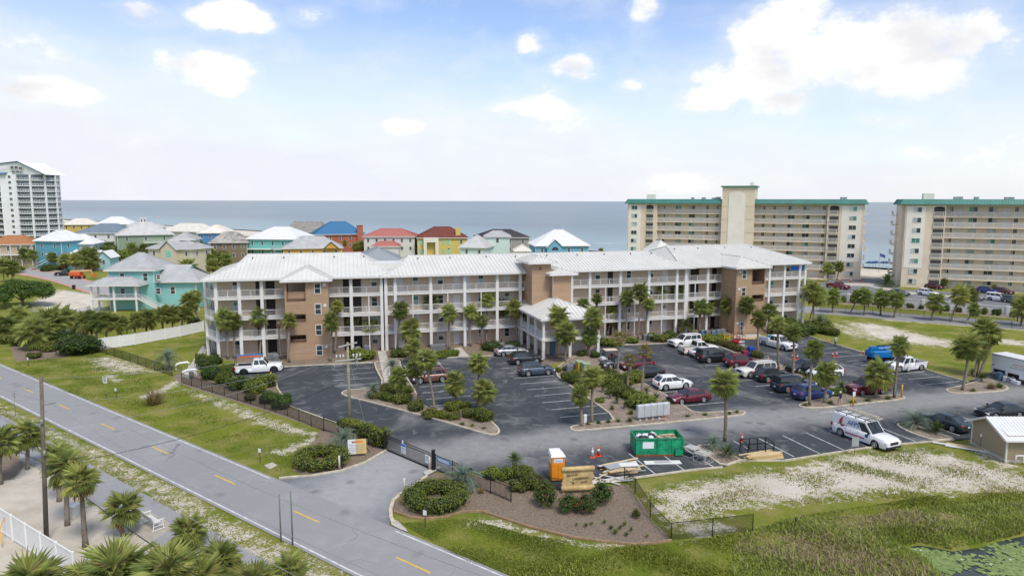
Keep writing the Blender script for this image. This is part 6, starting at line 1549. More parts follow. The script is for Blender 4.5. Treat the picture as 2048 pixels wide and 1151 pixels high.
SHRUBS = [
(-41.27,90.4,2.33,1.46,'k','dark round shrub at the left corner of the apartment building'),
(-41.24,92.7,1.78,1.19,'k','shrub at the foot of the left end columns'),
(-43.99,94.2,1.22,1.07,'b',"small shrub beside the walk at the building's left end"),
(-38.08,84.7,2.31,1.5,'k','dark shrub by the fence left of the white pickup'),
(-35.66,82.5,1.71,1.45,'b','second shrub along the fence, left of the parked white pickup'),
(-37.62,88,2.1,0.84,'b','low shrub behind the tail of the white pickup'),
(-37.22,89.7,1.85,0.71,'b','flat shrub beside the tail lamp of the white pickup'),
(-32.93,80.5,2.8,1.4,'k','wide dark shrub in front of the white pickup'),
(-30.31,78.4,2.22,1.35,'b','shrub right of the wide dark one along the fence'),
(-30.24,81.4,2.55,1.4,'b','shrub at the yellow post by the left car park'),
(-27.24,74.4,1.86,1.28,'k','dark shrub below the kerb nose of the left car park'),
(-25.11,72.5,1.91,1.46,'k','round dark shrub by the fence beside the drive'),
(-29.73,75.3,1.19,0.71,'o','low olive shrub between fence and wide dark shrub'),
(-15.98,65.16,1.87,1.18,'b','rounded shrub behind the fence next to the utility pole'),
(-13.86,63.3,1.61,1.23,'b','rounded shrub left of the gate behind the fence'),
(-12.13,61.01,1.64,1.55,'b','tall rounded shrub at the left end of the sliding gate'),
(-15.76,76.4,1.71,0.91,'o','left shrub of the hedge on the first planting island'),
(-13.97,75.4,1.91,1.01,'b','second shrub of the hedge on the first planting island'),
(-12.19,74.3,1.99,1.1,'o','third shrub of the hedge on the first planting island'),
(-14.89,79.6,1.78,0.83,'o','back shrub of the hedge on the first planting island'),
(-12.89,78.3,2.09,0.93,'b','second back shrub of the hedge on the first planting island'),
(-10.32,71.4,1.58,1.06,'o','shrub below the leaning palm on the first planting island'),
(-8.5,69.65,1.54,0.82,'o','shrub at the foot of the tall leaning palm'),
(-7.28,68.99,1.32,0.71,'b','low shrub right of the tall leaning palm foot'),
(-6.39,71.4,1.68,1.05,'b','shrub before the stout palm on the first island'),
(-5.11,72.5,1.38,0.75,'b','shrub behind the stout palm on the first island'),
(-6,68.67,1.41,0.71,'o','front shrub under the stout palm on the first island'),
(-4.48,69.35,1.53,0.92,'o','shrub between stout palm and island tip'),
(-2.96,68.05,1.8,1.4,'b','large shrub at the foot of the rough trunk palm near the island tip'),
(-4.98,66.76,0.69,0.34,'g','grassy clump left on the bare tip of the first island'),
(-3.94,66.31,0.68,0.34,'g','grassy clump on the bare tip of the first island'),
(-2.75,65.56,0.58,0.29,'g','last grassy clump at the tip of the first island'),
(-8.75,68.65,0.71,0.41,'o','small shrub at the kerb of the first island'),
(-21.45,96,3.6,1.15,'b','clipped hedge left of the concrete walk'),
(-10.1,97.4,2.44,0.86,'b','clipped hedge left of the wreath door walk'),
(-8.7,98,1.73,0.87,'b','clipped hedge end beside the wreath door walk'),
(-2.95,102.2,3,1.05,'k','shrub mass behind the silver sedan'),
(-0.28,102.6,2.25,1.05,'k','shrub at the inner porch corner'),
(-16.34,97.6,2.18,1.02,'o','low planting by the double white columns'),
(7.1,89,0.78,0.65,'b','small round shrub before the porch'),
(6.07,88.5,1.04,0.65,'b','low shrub at the left front of the porch bed'),
(8.18,86.1,1.27,0.89,'b','shrub beside the green utility cabinets, left'),
(6.9,83.9,1.48,1.11,'b','shrub in front of the green utility cabinets'),
(7.84,82.5,1.82,1.21,'k','dark spiky shrub below the green utility cabinets'),
(10.21,97.9,1.15,0.87,'k','dark shrub at the right of the porch palms'),
(12.07,97,1.29,0.86,'k','dark shrub at the right end of the porch'),
(15.09,105.7,3.44,1.09,'b','clipped hedge right of the porch'),
(19.15,107.3,1.76,0.8,'b','clipped shrub before the condensers right of the porch'),
(24.07,109.7,3.62,0.99,'b','clipped hedge behind the big white estate car'),
(26.06,110.5,2.5,1.33,'k','dark shrub behind the nose of the big white estate car'),
(32.85,109.8,4.7,0.84,'b','clipped hedge under the row of grey condensers'),
(9.22,80.9,2.39,1.19,'o','olive shrub left on the middle island'),
(11.04,83.2,3.07,1.11,'o','wide olive shrub on the middle island'),
(12.87,82.1,3.29,1.34,'b','broad rounded shrub in the centre of the middle island'),
(15.11,83.3,2.48,1.36,'b',"rounded shrub behind the black sedan's nose"),
(12.42,86.4,2.56,1.02,'o','olive shrub below the golf cart'),
(12.67,77.7,2.65,1.27,'o','rounded olive shrub among the cycads'),
(13.96,75.7,2.25,1.01,'b','shrub among the cycads near the white crossover'),
(14.42,73,3.16,1.42,'b','big rounded shrub beside the mailbox bank'),
(9.95,74.7,0.99,0.55,'b','low shrub on the left slope of the middle island'),
(10.9,71.9,0.85,0.64,'g','strappy clump on the left slope of the middle island'),
(12.66,70.2,0.94,0.73,'g','strappy clump left of the mailbox bank'),
(17.07,73.8,1.55,0.67,'g','strappy clump at the nose of the maroon sedan'),
(7.74,66.86,0.69,0.44,'g','first strappy clump from the left on the long kerbed strip'),
(8.84,67.18,0.69,0.5,'g','second strappy clump from the left on the long kerbed strip'),
(9.9,67.5,0.7,0.5,'g','third strappy clump from the left on the long kerbed strip'),
(10.9,67.67,0.75,0.55,'g','fourth strappy clump from the left on the long kerbed strip'),
(12.11,67.84,0.81,0.56,'g','fifth strappy clump on the long kerbed strip, just left of the mailboxes'),
(18.5,69.53,0.74,0.32,'g','low clump right of the mailboxes on the long kerbed strip'),
(20.49,70,0.86,0.37,'g','low clump halfway along the right part of the long kerbed strip'),
(24.11,70.9,0.66,0.44,'g','last clump at the right end of the long kerbed strip'),
(23.14,70.4,0.76,0.38,'g','clump right of the big solitary palm on the kerbed strip'),
(32.56,73.5,0.94,0.47,'g','clump at the left end of the island with the yellow posts'),
(35.7,74.3,1.09,0.48,'g','clump between blue crossover and walking man'),
(38.42,74.7,1.23,0.49,'g','clump left of the first yellow post'),
(40.42,75.3,1.13,0.5,'g','clump right of the first yellow post'),
(43.14,76.1,1.03,0.45,'g','clump beside the slim leaning palm'),
(37.83,77.9,1.65,0.76,'b','low shrub behind the walking man'),
(37.94,81.8,1.72,0.59,'b','strip planting beside the black estate'),
(37.42,83.5,1.74,0.6,'b','strip planting behind the black estate'),
(60.51,87.4,1.25,1.09,'g','clump behind the small island near the trailer'),
(58.18,80.7,1.46,0.8,'t','tan grass clump on the island before the trailer'),
(59.48,81.1,1.33,0.88,'g','green clump at the right end of the island before the trailer'),
(55.18,79.5,0.99,0.5,'g','low clump at the foot of the tall palm on the trailer island'),
(-39.8,73.7,2.82,1.96,'t','large tan pampas clump on the lawn by the road'),
(2.5,48.48,1.64,1.78,'r','tall red flowering shrub left of the carved sign'),
(4.21,47.5,1.4,1.26,'r','red flowering shrub below the left half of the carved sign'),
(5.37,47.34,1.54,1.4,'r',"red flowering shrub below the carved sign's middle"),
(6.78,48.93,1.59,1.59,'r','red flowering shrub right of the carved sign'),
(8.93,46.49,0.55,0.62,'r','small lone flowering shrub near the mesh fence'),
(4.55,45.25,0.3,0.23,'g','leftmost of the low green tufts on the mulch slope'),
(5.2,45.11,0.4,0.27,'g','second low green tuft on the mulch slope'),
(5.62,45.41,0.34,0.2,'g','third low green tuft on the mulch slope'),
(6.56,45.63,0.37,0.27,'g','low green tuft under the flowering shrub on the mulch slope'),
(6.89,44.75,0.46,0.3,'g','left of the two joined green tufts on the mulch slope'),
(7.11,44.11,0.52,0.39,'g','lowest of the joined green tufts on the mulch slope'),
(7.91,45.27,0.47,0.37,'g','upper right green tuft on the mulch slope'),
(8.23,44.47,0.33,0.33,'g','right green tuft on the mulch slope'),
(7.53,44.83,0.4,0.23,'g','middle green tuft on the mulch slope'),
(7.81,43.83,0.46,0.26,'g','bottom right green tuft on the mulch slope'),
(9.16,43.63,0.33,0.2,'g','last little tuft near the mesh fence corner'),
(-3.48,51.49,0.45,0.34,'g','tuft on the mulch right of the silver blue palm'),
(-2.37,50.66,0.67,0.45,'t','tan tuft on the mulch right of the silver blue palm'),
(-0.45,53.57,1.33,0.86,'b','hedge shrub left of the small feather palm by the fence'),
(-1.56,53.57,1.18,0.79,'b','leftmost hedge shrub behind the fence right of the gate'),
(0.9,53.58,1.57,0.94,'b','hedge shrub right of the small feather palm by the fence'),
(1.66,51.62,1.66,1.13,'o','large hedge shrub beside the orange toilet cabin'),
(0.67,51.33,1.5,0.75,'o','front hedge shrub behind the iron fence end'),
(-64.2,99.4,5.2,2.77,'k','dark clipped hedge block at the end of the white fence'),
(-69.85,104.7,4.06,2.4,'k','dark shrub left of the clipped hedge block'),
(-76.8,104.6,2.28,1.33,'k','small shrub under the left palm clump'),
(-68.59,96.1,1.73,0.69,'o','low shrub at the left verge by the small sign'),
(-69.77,101.1,2.7,1.26,'o','olive shrub under the nearest palm of the left clump'),
(-80.1,106.5,2.54,1.17,'o','shrub at the left picture edge under the palms'),
(-58.07,123.2,2,1,'k',"dark shrub behind the white fence's right end"),
(54.07,117.9,3.8,2.09,'b','shrub mass at the right end of the building'),
(49.39,115.1,4.59,1.84,'k','dark shrub below the right end balconies'),
(45.95,115,3.27,1.82,'k','dark shrub between right stair tower and service truck'),
(50.68,123.7,2.94,1.37,'b','light shrub under the right end balconies'),
(-148.1,216.5,3.46,1.92,'k','shrub at the foot of the blue house stair'),
(-147.6,221.3,4.29,1.56,'b','shrub before the blue house porch'),
(-93.8,154.8,2.12,1.06,'b','shrub at the left foot of the turquoise house')]
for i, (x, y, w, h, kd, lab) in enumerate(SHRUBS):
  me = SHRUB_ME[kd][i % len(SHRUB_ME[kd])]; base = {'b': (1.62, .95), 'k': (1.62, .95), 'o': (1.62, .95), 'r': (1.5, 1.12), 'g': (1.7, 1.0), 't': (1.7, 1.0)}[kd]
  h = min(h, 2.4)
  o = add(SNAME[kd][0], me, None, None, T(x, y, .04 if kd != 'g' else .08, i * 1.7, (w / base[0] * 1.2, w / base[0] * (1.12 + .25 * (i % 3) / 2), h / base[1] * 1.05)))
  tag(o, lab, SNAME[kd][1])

def hedge(name, pts, rad, h, n, label, m_=BUSH_L, seed=1, closed=False, size=.06):
  c = Vector(pts[0]); bl = []; rr = random.Random(seed)
  P2 = [Vector(p) - c for p in pts]; P2 = P2 + [P2[0]] if closed else P2
  for a, b2 in zip(P2, P2[1:]):
    k = max(1, int((b2 - a).length / (rad * .75)))
    for i in range(k):
      q = a + (b2 - a) * (i / k); bl.append((q.x, q.y, h * .5, rad * rr.uniform(.9, 1.1), rad * rr.uniform(.9, 1.1), h * .52 * rr.uniform(.92, 1.06)))
  me = leaf_cloud(name, bl, n, size, (m_, FLOWER), seed=seed)
  return tag(add(name, me, None, None, T(c.x, c.y, .03)), label, 'hedge')

def ring(cx, cy, r, n=11, a0=0, a1=2 * math.pi, sq=1.0): return [(cx + r * math.cos(a0 + (a1 - a0) * i / n), cy + sq * r * math.sin(a0 + (a1 - a0) * i / n)) for i in range(n + 1)]

c1 = (-16.5,56.71); c2 = (-5.68,48.95)
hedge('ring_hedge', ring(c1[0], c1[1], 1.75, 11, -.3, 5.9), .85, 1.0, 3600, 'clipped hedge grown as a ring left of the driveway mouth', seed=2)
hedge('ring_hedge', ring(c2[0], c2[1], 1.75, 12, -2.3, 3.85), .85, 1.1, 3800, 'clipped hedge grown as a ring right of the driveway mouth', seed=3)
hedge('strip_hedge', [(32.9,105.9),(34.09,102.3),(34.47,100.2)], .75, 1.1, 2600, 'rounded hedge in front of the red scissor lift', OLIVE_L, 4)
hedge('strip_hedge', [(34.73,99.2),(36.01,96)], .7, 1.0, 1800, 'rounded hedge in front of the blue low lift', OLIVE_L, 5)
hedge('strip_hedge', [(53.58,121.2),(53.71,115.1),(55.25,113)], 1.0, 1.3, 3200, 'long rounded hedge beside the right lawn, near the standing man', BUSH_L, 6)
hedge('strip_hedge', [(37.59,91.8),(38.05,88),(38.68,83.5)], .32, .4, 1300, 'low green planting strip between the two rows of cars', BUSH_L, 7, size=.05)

# big round tree at the far left
tr = thing('spreading_tree', 'big dark round spreading tree beside the sandy lot at the left', 'tree', T(*(-104.5,144.1), 0))
rr = random.Random(4); bl = []
for i in range(46):
  a = rr.uniform(0, 6.28); q = rr.uniform(0, 1) ** .5; bl.append((6.4 * q * math.cos(a), 4.4 * q * math.sin(a), 2.6 + 2.0 * (1 - q * q) + rr.uniform(-.5, .5), rr.uniform(.9, 1.6), rr.uniform(.9, 1.6), rr.uniform(.7, 1.1)))
pt('crown', leaf_cloud('crown', bl, 11000, .16, (DARKB_L, FLOWER), core=.7, seed=8), None, tr)
mb = MB(); mb.tube([(0, 0, -.1), (.1, 0, 1.2), (.0, .1, 2.4)], [.35, .28, .2], 8)
for a in range(5): mb.tube([(0, 0, 1.2), (1.6 * math.cos(a * 1.26), 1.4 * math.sin(a * 1.26), 2.5), (3.2 * math.cos(a * 1.26), 2.4 * math.sin(a * 1.26), 3.3)], [.16, .11, .05], 5)
pt('trunk', mb, BARK, tr)

TREES = [
(-150.5,253,7.33,7.33,'k','broad dark tree between the little gabled cottages and the sage house'),
(-136,237.4,6.01,5.21,'b','green tree behind the turquoise roof at its left slope'),
(-153.3,276.2,6.02,5.09,'k','dark tree below the sage green house'),
(-147,276.4,5.96,5.04,'k','dark tree below the right half of the sage green house'),
(-126.9,277,5.36,6.7,'k','dark tree right of the cream gable house'),
(-95.1,213.1,5.13,6.16,'b','leafy tree beside the left roof corner of the apartment building'),
(-100.8,234.6,6.36,5.61,'k','dark tree behind the left eave of the apartment building'),
(-105.3,258.6,6.96,5.32,'b','green tree below the weathered house'),
(-108.4,277.5,4.37,4.8,'k','dark tree at the left corner of the teal house'),
(-310.2,440.8,8.69,4.74,'k','dark tree at the foot of the white tower, left'),
(-309.7,454.2,8.86,4.83,'b','green tree at the foot of the white tower, right'),
(-155,211.7,5.77,2.31,'b','low tree by the street at the left'),
(-19.37,280.3,4.53,2.88,'b','green tree between the yellow and the mint house'),
(-32.09,279.9,4.13,2.48,'k','dark tree below the yellow house entry')]
for i, (x, y, w, h, kd, lab) in enumerate(TREES):
  o = thing('leafy_tree', lab, 'tree', T(x, y, 0)); add('crown', SHRUB_ME[kd][i % 3], None, o, T(0, 0, h * .22, i, (w / 1.6, w / 1.6, h * .8)), True)
  pt('trunk', MB().tube([(0, 0, 0), (.1, 0, h * .3), (0, .1, h * .55)], [.3, .22, .12], 6), BARK, o)

# ------------------------------------------------------------------ vehicles
TYRE = mat('tyre_rubber', (.018, .018, .019), .85); RIM = mat('alloy_rim', (.55, .56, .57), .35, .6); RIMB = mat('dark_rim', (.05, .05, .055), .4, .6)
BLK = mat('black_plastic', (.022, .022, .024), .6); HEADL = mat('headlamp_glass', (.62, .64, .66), .12, spec=.7); TAILL = mat('tail_lamp', (.40, .012, .015), .25, spec=.6)
CHROME = mat('chrome', (.6, .6, .6), .15, .95); PLATE = mat('number_plate', (.62, .64, .6), .5); CARGL = glassmat('car_glass', (.018, .024, .026), .04)

def paint(name, col, metal=.0): return mat('paint_' + name, col, .32, metal, .03, .8, coat=.6, spec=.45)

PAINT = {'white': paint('white', (.76, .77, .77)), 'pearl': paint('pearl', (.68, .66, .60)), 'silver': paint('silver', (.40, .41, .42), .5), 'black': paint('black', (.014, .015, .017)), 'navy': paint('navy', (.02, .035, .06), .3),
         'blue': paint('blue', (.02, .05, .22), .3), 'steel': paint('steel', (.075, .105, .14), .4), 'maroon': paint('maroon', (.13, .012, .022), .2), 'red': paint('red', (.20, .012, .022), .2), 'brown': paint('brown', (.20, .10, .075), .4),
         'grey': paint('grey', (.10, .105, .115), .4), 'green': paint('dark_green', (.03, .05, .055), .4)}

def lerp_tab(tab, x):
  if x <= tab[0][0]: return tab[0][1]
  for (a, za), (b, zb) in zip(tab, tab[1:]):
    if x <= b: return za + (zb - za) * (x - a) / (b - a)
  return tab[-1][1]

# type: length, width, wheelbase, wheel radius, wheel offset, top-of-body table (x from rear -.5..+.5 of length), cabin (base rear, roof rear, roof front, base front, belt, roof z), side windows
CT = {
  'sedan': dict(L=4.85, W=1.84, wb=2.80, r=.345, off=-.02, top=[(-.5, .80), (-.47, .98), (-.33, 1.02), (.14, .98), (.30, .93), (.44, .80), (.5, .62)], cab=(-.43, -.22, .04, .20, .95, 1.46), win=[(.06, .30), (.33, .62), (.65, .96)]),
  'suv': dict(L=4.65, W=1.88, wb=2.74, r=.39, off=-.01, top=[(-.5, .82), (-.485, 1.06), (-.3, 1.10), (.17, 1.08), (.30, 1.05), (.42, .97), (.48, .84), (.5, .66)], cab=(-.485, -.345, .03, .235, 1.05, 1.68), win=[(.05, .24), (.27, .56), (.59, .95)]),
  'bigsuv': dict(L=5.25, W=2.02, wb=3.0, r=.42, off=.0, top=[(-.5, .95), (-.49, 1.15), (-.3, 1.17), (.17, 1.16), (.30, 1.14), (.46, 1.06), (.5, .80)], cab=(-.492, -.455, .07, .205, 1.12, 1.90), win=[(.04, .26), (.29, .58), (.61, .95)]),
  'pickup': dict(L=5.95, W=2.02, wb=3.7, r=.43, off=.0, top=[(-.5, .78), (-.135, .78), (-.13, 1.15), (.17, 1.16), (.30, 1.15), (.46, 1.08), (.5, .82)], cab=(-.125, -.10, .10, .20, 1.12, 1.90), win=[(.08, .42), (.48, .95)], bed=True),
  'longpickup': dict(L=6.2, W=2.02, wb=3.9, r=.42, off=.0, top=[(-.5, .78), (-.16, .78), (-.155, 1.18), (.19, 1.19), (.30, 1.18), (.46, 1.12), (.5, .85)], cab=(-.15, -.125, .12, .215, 1.15, 1.95), win=[(.05, .46), (.51, .95)], bed=True),
  'van': dict(L=6.1, W=2.05, wb=3.72, r=.38, off=-.06, top=[(-.5, .90), (-.495, 1.15), (.18, 1.18), (.30, 1.16), (.44, 1.06), (.485, .95), (.5, .75)], cab=(-.495, -.475, .10, .235, 1.12, 2.13), win=[(.76, .955)]),
}

def car_meshes(ty):
  c = CT[ty]; L, W, r, wb = c['L'], c['W'], c['r'], c['wb']; xf, xr = wb / 2 + c['off'], -wb / 2 + c['off']
  N = 64; mb = MB(); secs = []; ra = r * 1.17
  for i in range(N + 1):
    x = -L / 2 + L * i / N; f = abs(x) / (L / 2)
    w = W / 2 * (1 - .16 * max(0, (f - .80) / .20) ** 2 - .02 * f)
    zt = lerp_tab(c['top'], x / L); zb = .24 + .06 * max(0, (f - .9) / .1)
    for xw in (xf, xr):
      d = abs(x - xw)
      if d < ra: zb = max(zb, r + math.sqrt(max(0, ra * ra - d * d)) * 1.0)
    zb = min(zb, zt - .05); zm = max(zb + .01, .62 * zt)
    secs.append([(x, -w * .95, zb), (x, -w, max(zb + .005, zb * .5 + zm * .5)), (x, -w, max(zm, zb + .01)), (x, -w * .965, zt - .05), (x, -w * .88, zt), (x, 0, zt + .025), (x, w * .88, zt), (x, w * .965, zt - .05), (x, w, max(zm, zb + .01)), (x, w, max(zb + .005, zb * .5 + zm * .5)), (x, w * .95, zb)])
  k = len(secs[0])
  mb.add([p for s in secs for p in s], [(i * k + j, (i + 1) * k + j, (i + 1) * k + j + 1, i * k + j + 1) for i in range(N) for j in range(k - 1)], 0, True)
  mb.poly([secs[0][j] for j in range(k)]); mb.poly([secs[-1][j] for j in range(k - 1, -1, -1)])
  mb.box(-L / 2 + .15, L / 2 - .15, -W / 2 * .72, W / 2 * .72, .20, .55, 1)
  out = {'body': mb.mesh('body')}
  xd, xc, xb, xa, zb, zr = [v * (L if i < 4 else 1) for i, v in enumerate(c['cab'])]
  wb_, wr = W / 2 * .93, W / 2 * (.74 if ty != 'van' else .84)
  B = lambda s: [Vector((xd, s * wb_ * .96, zb)), Vector((xa, s * wb_ * .9, zb)), Vector((xb, s * wr * .96, zr - .04)), Vector((xc, s * wr * .98, zr - .04))]
  l, rgt = B(1), B(-1); cm = MB()
  cm.poly([rgt[0], rgt[1], rgt[2], rgt[3]]); cm.poly([l[1], l[0], l[3], l[2]]); cm.poly([rgt[1], l[1], l[2], rgt[2]]); cm.poly([l[0], rgt[0], rgt[3], l[3]])
  xm = (xb + xc) / 2; n = 4
  rv = []
  for x in (xc, xc + (xb - xc) * .3, xc + (xb - xc) * .7, xb):
    e = .0 if x in (xc, xb) else .03
    rv += [(x, -wr * .97, zr - .04), (x, -wr * .8, zr + e - .01), (x, 0, zr + e + .015), (x, wr * .8, zr + e - .01), (x, wr * .97, zr - .04)]
  cm.add(rv, [(i * 5 + j, (i + 1) * 5 + j, (i + 1) * 5 + j + 1, i * 5 + j + 1) for i in range(3) for j in range(4)], 0, True)
  out['cabin'] = cm.mesh('cabin')
  def patch(q, s0, s1, t0, t1, off=.012):
    a, b, c_, d = q; P_ = lambda s, t: (a.lerp(b, s)).lerp(d.lerp(c_, s), t)
    nn = (b - a).cross(d - a).normalized()
    return [P_(s0, t0) + nn * off, P_(s1, t0) + nn * off, P_(s1, t1) + nn * off, P_(s0, t1) + nn * off]
  m_ = MB(); m_.poly(patch([rgt[1], l[1], l[2], rgt[2]], .05, .95, .04, .95)); out['windscreen'] = m_.mesh('windscreen')
  if ty != 'van': m_ = MB(); m_.poly(patch([l[0], rgt[0], rgt[3], l[3]], .08, .92, .12, .92)); out['rear_window'] = m_.mesh('rear_window')
  out['side'] = []
  for s0, s1 in c['win']:
    for q, sg in (([rgt[0], rgt[1], rgt[2], rgt[3]], 0), ([l[1], l[0], l[3], l[2]], 1)):
      a, b = (s0, s1) if not sg else (1 - s1, 1 - s0)
      m_ = MB(); m_.poly(patch(q, a, b, .07, .86)); out['side'].append(m_.mesh('side_window'))
  def bx(name, x0, x1, y0, y1, z0, z1, mt): b_ = MB(); b_.bev(x0, x1, y0, y1, z0, z1, .02); me = b_.mesh(name); me.materials.append(mt); return me
  zh = c['top'][-2][1]; zt = c['top'][0][1]; fx = L / 2
  out['headlight'] = [bx('headlight', fx - .26, fx - .02, s * W * .40 - .19, s * W * .40 + .19, zh - .28, zh - .10, HEADL) for s in (-1, 1)]
  out['tail_light'] = [bx('tail_light', -fx - .015, -fx + .12, s * W * .43 - .12, s * W * .43 + .12, zt - .06, zt + (.26 if ty != 'sedan' else .12), TAILL) for s in (-1, 1)]
  out['grille'] = bx('grille', fx - .12, fx + .02, -W * .26, W * .26, zh - .34, zh - .10, BLK)
  out['front_bumper'] = bx('front_bumper', fx - .16, fx + .05, -W * .44, W * .44, .30, .48, BLK); out['rear_bumper'] = bx('rear_bumper', -fx - .06, -fx + .1, -W * .45, W * .45, .34, .52, BLK)
  out['number_plate'] = bx('number_plate', -fx - .075, -fx - .05, -.16, .16, .62, .78, PLATE)
  out['mirror'] = [bx('mirror', xa - .32, xa - .16, s * (wb_ + .12) - .10, s * (wb_ + .12) + .10, zb + .02, zb + .20, BLK) for s in (-1, 1)]
  for key in ('windscreen', 'rear_window'):
    if key in out: out[key].materials.append(CARGL)
  for me in out['side']: me.materials.append(CARGL)
  for key in ('body', 'cabin'): out[key].materials.append(PAINT['white'])
  out['body'].materials.append(BLK)
  if c.get('bed'):
    b_ = MB(); x0, x1 = -L / 2 + .02, c['cab'][0] * L - .02; w = W / 2 * .96; z0, z1 = .76, c['top'][3][1] - .0
    b_.box(x0, x1, -w, -w + .09, z0, z1); b_.box(x0, x1, w - .09, w, z0, z1); b_.box(x0, x0 + .07, -w + .09, w - .09, z0, z1); b_.box(x1 - .05, x1, -w + .09, w - .09, z0, z1)
    out['bed_wall'] = b_.mesh('bed_wall'); out['bed_wall'].materials.append(PAINT['white'])
    b_ = MB(); b_.box(x0 + .07, x1 - .05, -w + .09, w - .09, z0 + .03, z0 + .06); out['bed_floor'] = b_.mesh('bed_floor'); out['bed_floor'].materials.append(BLK)
  b_ = MB(); b_.lathe([(r * .66, -.11), (r * .93, -.11), (r, -.07), (r, .07), (r * .93, .11), (r * .66, .11)], 20); out['wheel'] = b_.mesh('wheel'); out['wheel'].materials.append(TYRE)
  b_ = MB(); b_.lathe([(0, .06), (r * .68, .06), (r * .68, .125), (r * .61, .125), (r * .58, .08), (0, .085)], 16)
  for a in range(5): t = a * 1.2566; b_.bar((0, 0, .10), (r * .58 * math.cos(t), r * .58 * math.sin(t), .11), .09, .035)
  out['rim'] = b_.mesh('rim'); out['rim'].materials.append(RIM)
  out['wheels'] = [(x, s) for x in (xf, xr) for s in (-1, 1)]
  # roof rails and door seams
  b_ = MB()
  for s in (-1, 1): b_.bar((xc + .1, s * wr * .86, zr + .05), (xb - .1, s * wr * .86, zr + .05), .035)
  out['roof_rail'] = b_.mesh('roof_rail'); out['roof_rail'].materials.append(BLK)
  b_ = MB()
  for s in (-1, 1):
    for fx_ in (.02, .5, .98) if not c.get('bed') else (.02, .48, .98):
      x = xd + (xa - xd) * fx_ * (.98 if fx_ > .9 else 1); b_.box(x - .008, x + .008, s * W / 2 * .972 - .012, s * W / 2 * .972 + .02 * s + .012, .36, zb - .05)
    b_.box(xd + (xa - xd) * .36, xd + (xa - xd) * .36 + .16, s * W / 2 * .985 - .012, s * W / 2 * .985 + .012, zb - .17, zb - .14); b_.box(xd + (xa - xd) * .66, xd + (xa - xd) * .66 + .16, s * W / 2 * .985 - .012, s * W / 2 * .985 + .012, zb - .17, zb - .14)
  out['door_seam'] = b_.mesh('door_seam'); out['door_seam'].materials.append(BLK)
  return out

CARM = {}
VNAME = {'sedan': ('sedan', 'car'), 'suv': ('crossover_car', 'car'), 'bigsuv': ('estate_car', 'car'), 'pickup': ('pickup_truck', 'pickup'), 'longpickup': ('work_truck', 'truck'), 'van': ('cargo_van', 'van')}

def car(ty, xy, ang, col, label, rails=False, dark_rims=False, group='vehicles in the car parks', name=None):
  if ty not in CARM: CARM[ty] = car_meshes(ty)
  m = CARM[ty]; M = T(xy[0], xy[1], .025, R(ang))
  o = thing(name or VNAME[ty][0], label, VNAME[ty][1], M, group); pm = PAINT[col]
  def a(nm, me, par=o, X=None, paintit=False):
    q = add(nm, me, None, par, X or T(), True)
    if paintit: omat(q, 0, pm)
    return q
  a('body', m['body'], paintit=True); a('cabin', m['cabin'], paintit=True)
  a('windscreen', m['windscreen'])
  if 'rear_window' in m: a('rear_window', m['rear_window'])
  for s in m['side']: a('side_window', s)
  for k in ('headlight', 'tail_light', 'mirror'):
    for q in m[k]: a(k, q)
  for k in ('grille', 'front_bumper', 'rear_bumper', 'number_plate', 'door_seam'): a(k, m[k])
  if rails: a('roof_rail', m['roof_rail'])
  if 'bed_wall' in m: a('bed_wall', m['bed_wall'], paintit=True); a('bed_floor', m['bed_floor'])
  W = CT[ty]['W']; r = CT[ty]['r']
  for x, s in m['wheels']:
    w = a('wheel', m['wheel'], X=Matrix.Translation((x, s * (W / 2 - .13), r)) @ Matrix.Rotation(R(-90 * s), 4, 'X'))
    q = pt('rim', m['rim'], None, w)
    if dark_rims: omat(q, 0, RIMB)
  return o, M

def near(px, ang=None, half=.92):
  """car centre from the ground point between its two camera-side wheels"""
  p = Vector(px) + EY * half
  return (p.x, p.y)

A0, A1 = 17, 197
truck1, M1 = car('pickup', near((-33.12,87.3)), A0, 'white', 'white pickup with blue and orange ladders on its roof rack in the left car park', dark_rims=True)
car('sedan', near((0.14,97.8)), A0, 'silver', 'silver sedan, rearmost of three parked before the porch')
car('suv', near((2.18,92.6)), A0, 'black', 'black crossover parked between silver sedan and slate blue crossover')
car('suv', near((3.47,86.4)), A0, 'steel', 'slate blue crossover, front one of three parked before the porch', rails=True)
b0 = Vector(near((-9.98,82.7)))
car('suv', tuple(b0), A1, 'brown', 'copper brown crossover behind the palm trunks in the middle car park', rails=True)
car('suv', tuple(b0 + EY * 2.74), A1, 'silver', 'silver car parked right behind the copper brown crossover')
car('sedan', tuple(b0 + EY * 5.5), A1, 'white', 'white sedan with red tail lamp hidden behind palms in the middle car park')
car('suv', near((14.63,90.2)), A1, 'grey', 'dark grey crossover beside the golf cart')
car('suv', near((17.12,89.4)), A1, 'maroon', 'maroon crossover between dark grey crossover and black sedan')
car('sedan', near((17.56,85.3)), A1, 'black', 'black sedan parked between maroon crossover and white crossover')
car('suv', near((19.75,79.9)), A0, 'white', 'white crossover with dark glass roof beside the cycads')
car('sedan', near((20.32,74.3)), A1, 'maroon', 'maroon sedan nearest the mailbox bank')
car('bigsuv', near((27.44,104.4)), A1 + 5, 'white', 'big white estate car nearest the building behind the white pickup', rails=True)
car('pickup', near((28.16,99.4)), A0, 'pearl', 'off white pickup with its tail to the aisle')
car('sedan', near((28.65,97)), A0, 'white', 'white sedan between off white pickup and black estate')
car('bigsuv', near((29.06,94.1)), A0, 'black', 'black estate beside the white sedan, partly behind the big palm head')
car('suv', near((31.92,91.3)), A0, 'maroon', 'maroon crossover behind the off white luxury estate', rails=True)
car('bigsuv', near((32.09,86)), A1, 'pearl', 'off white luxury estate with roof bars facing the aisle', rails=True)
car('suv', near((33.42,83.7)), A0, 'black', 'black crossover between the off white estate and the big black estate')
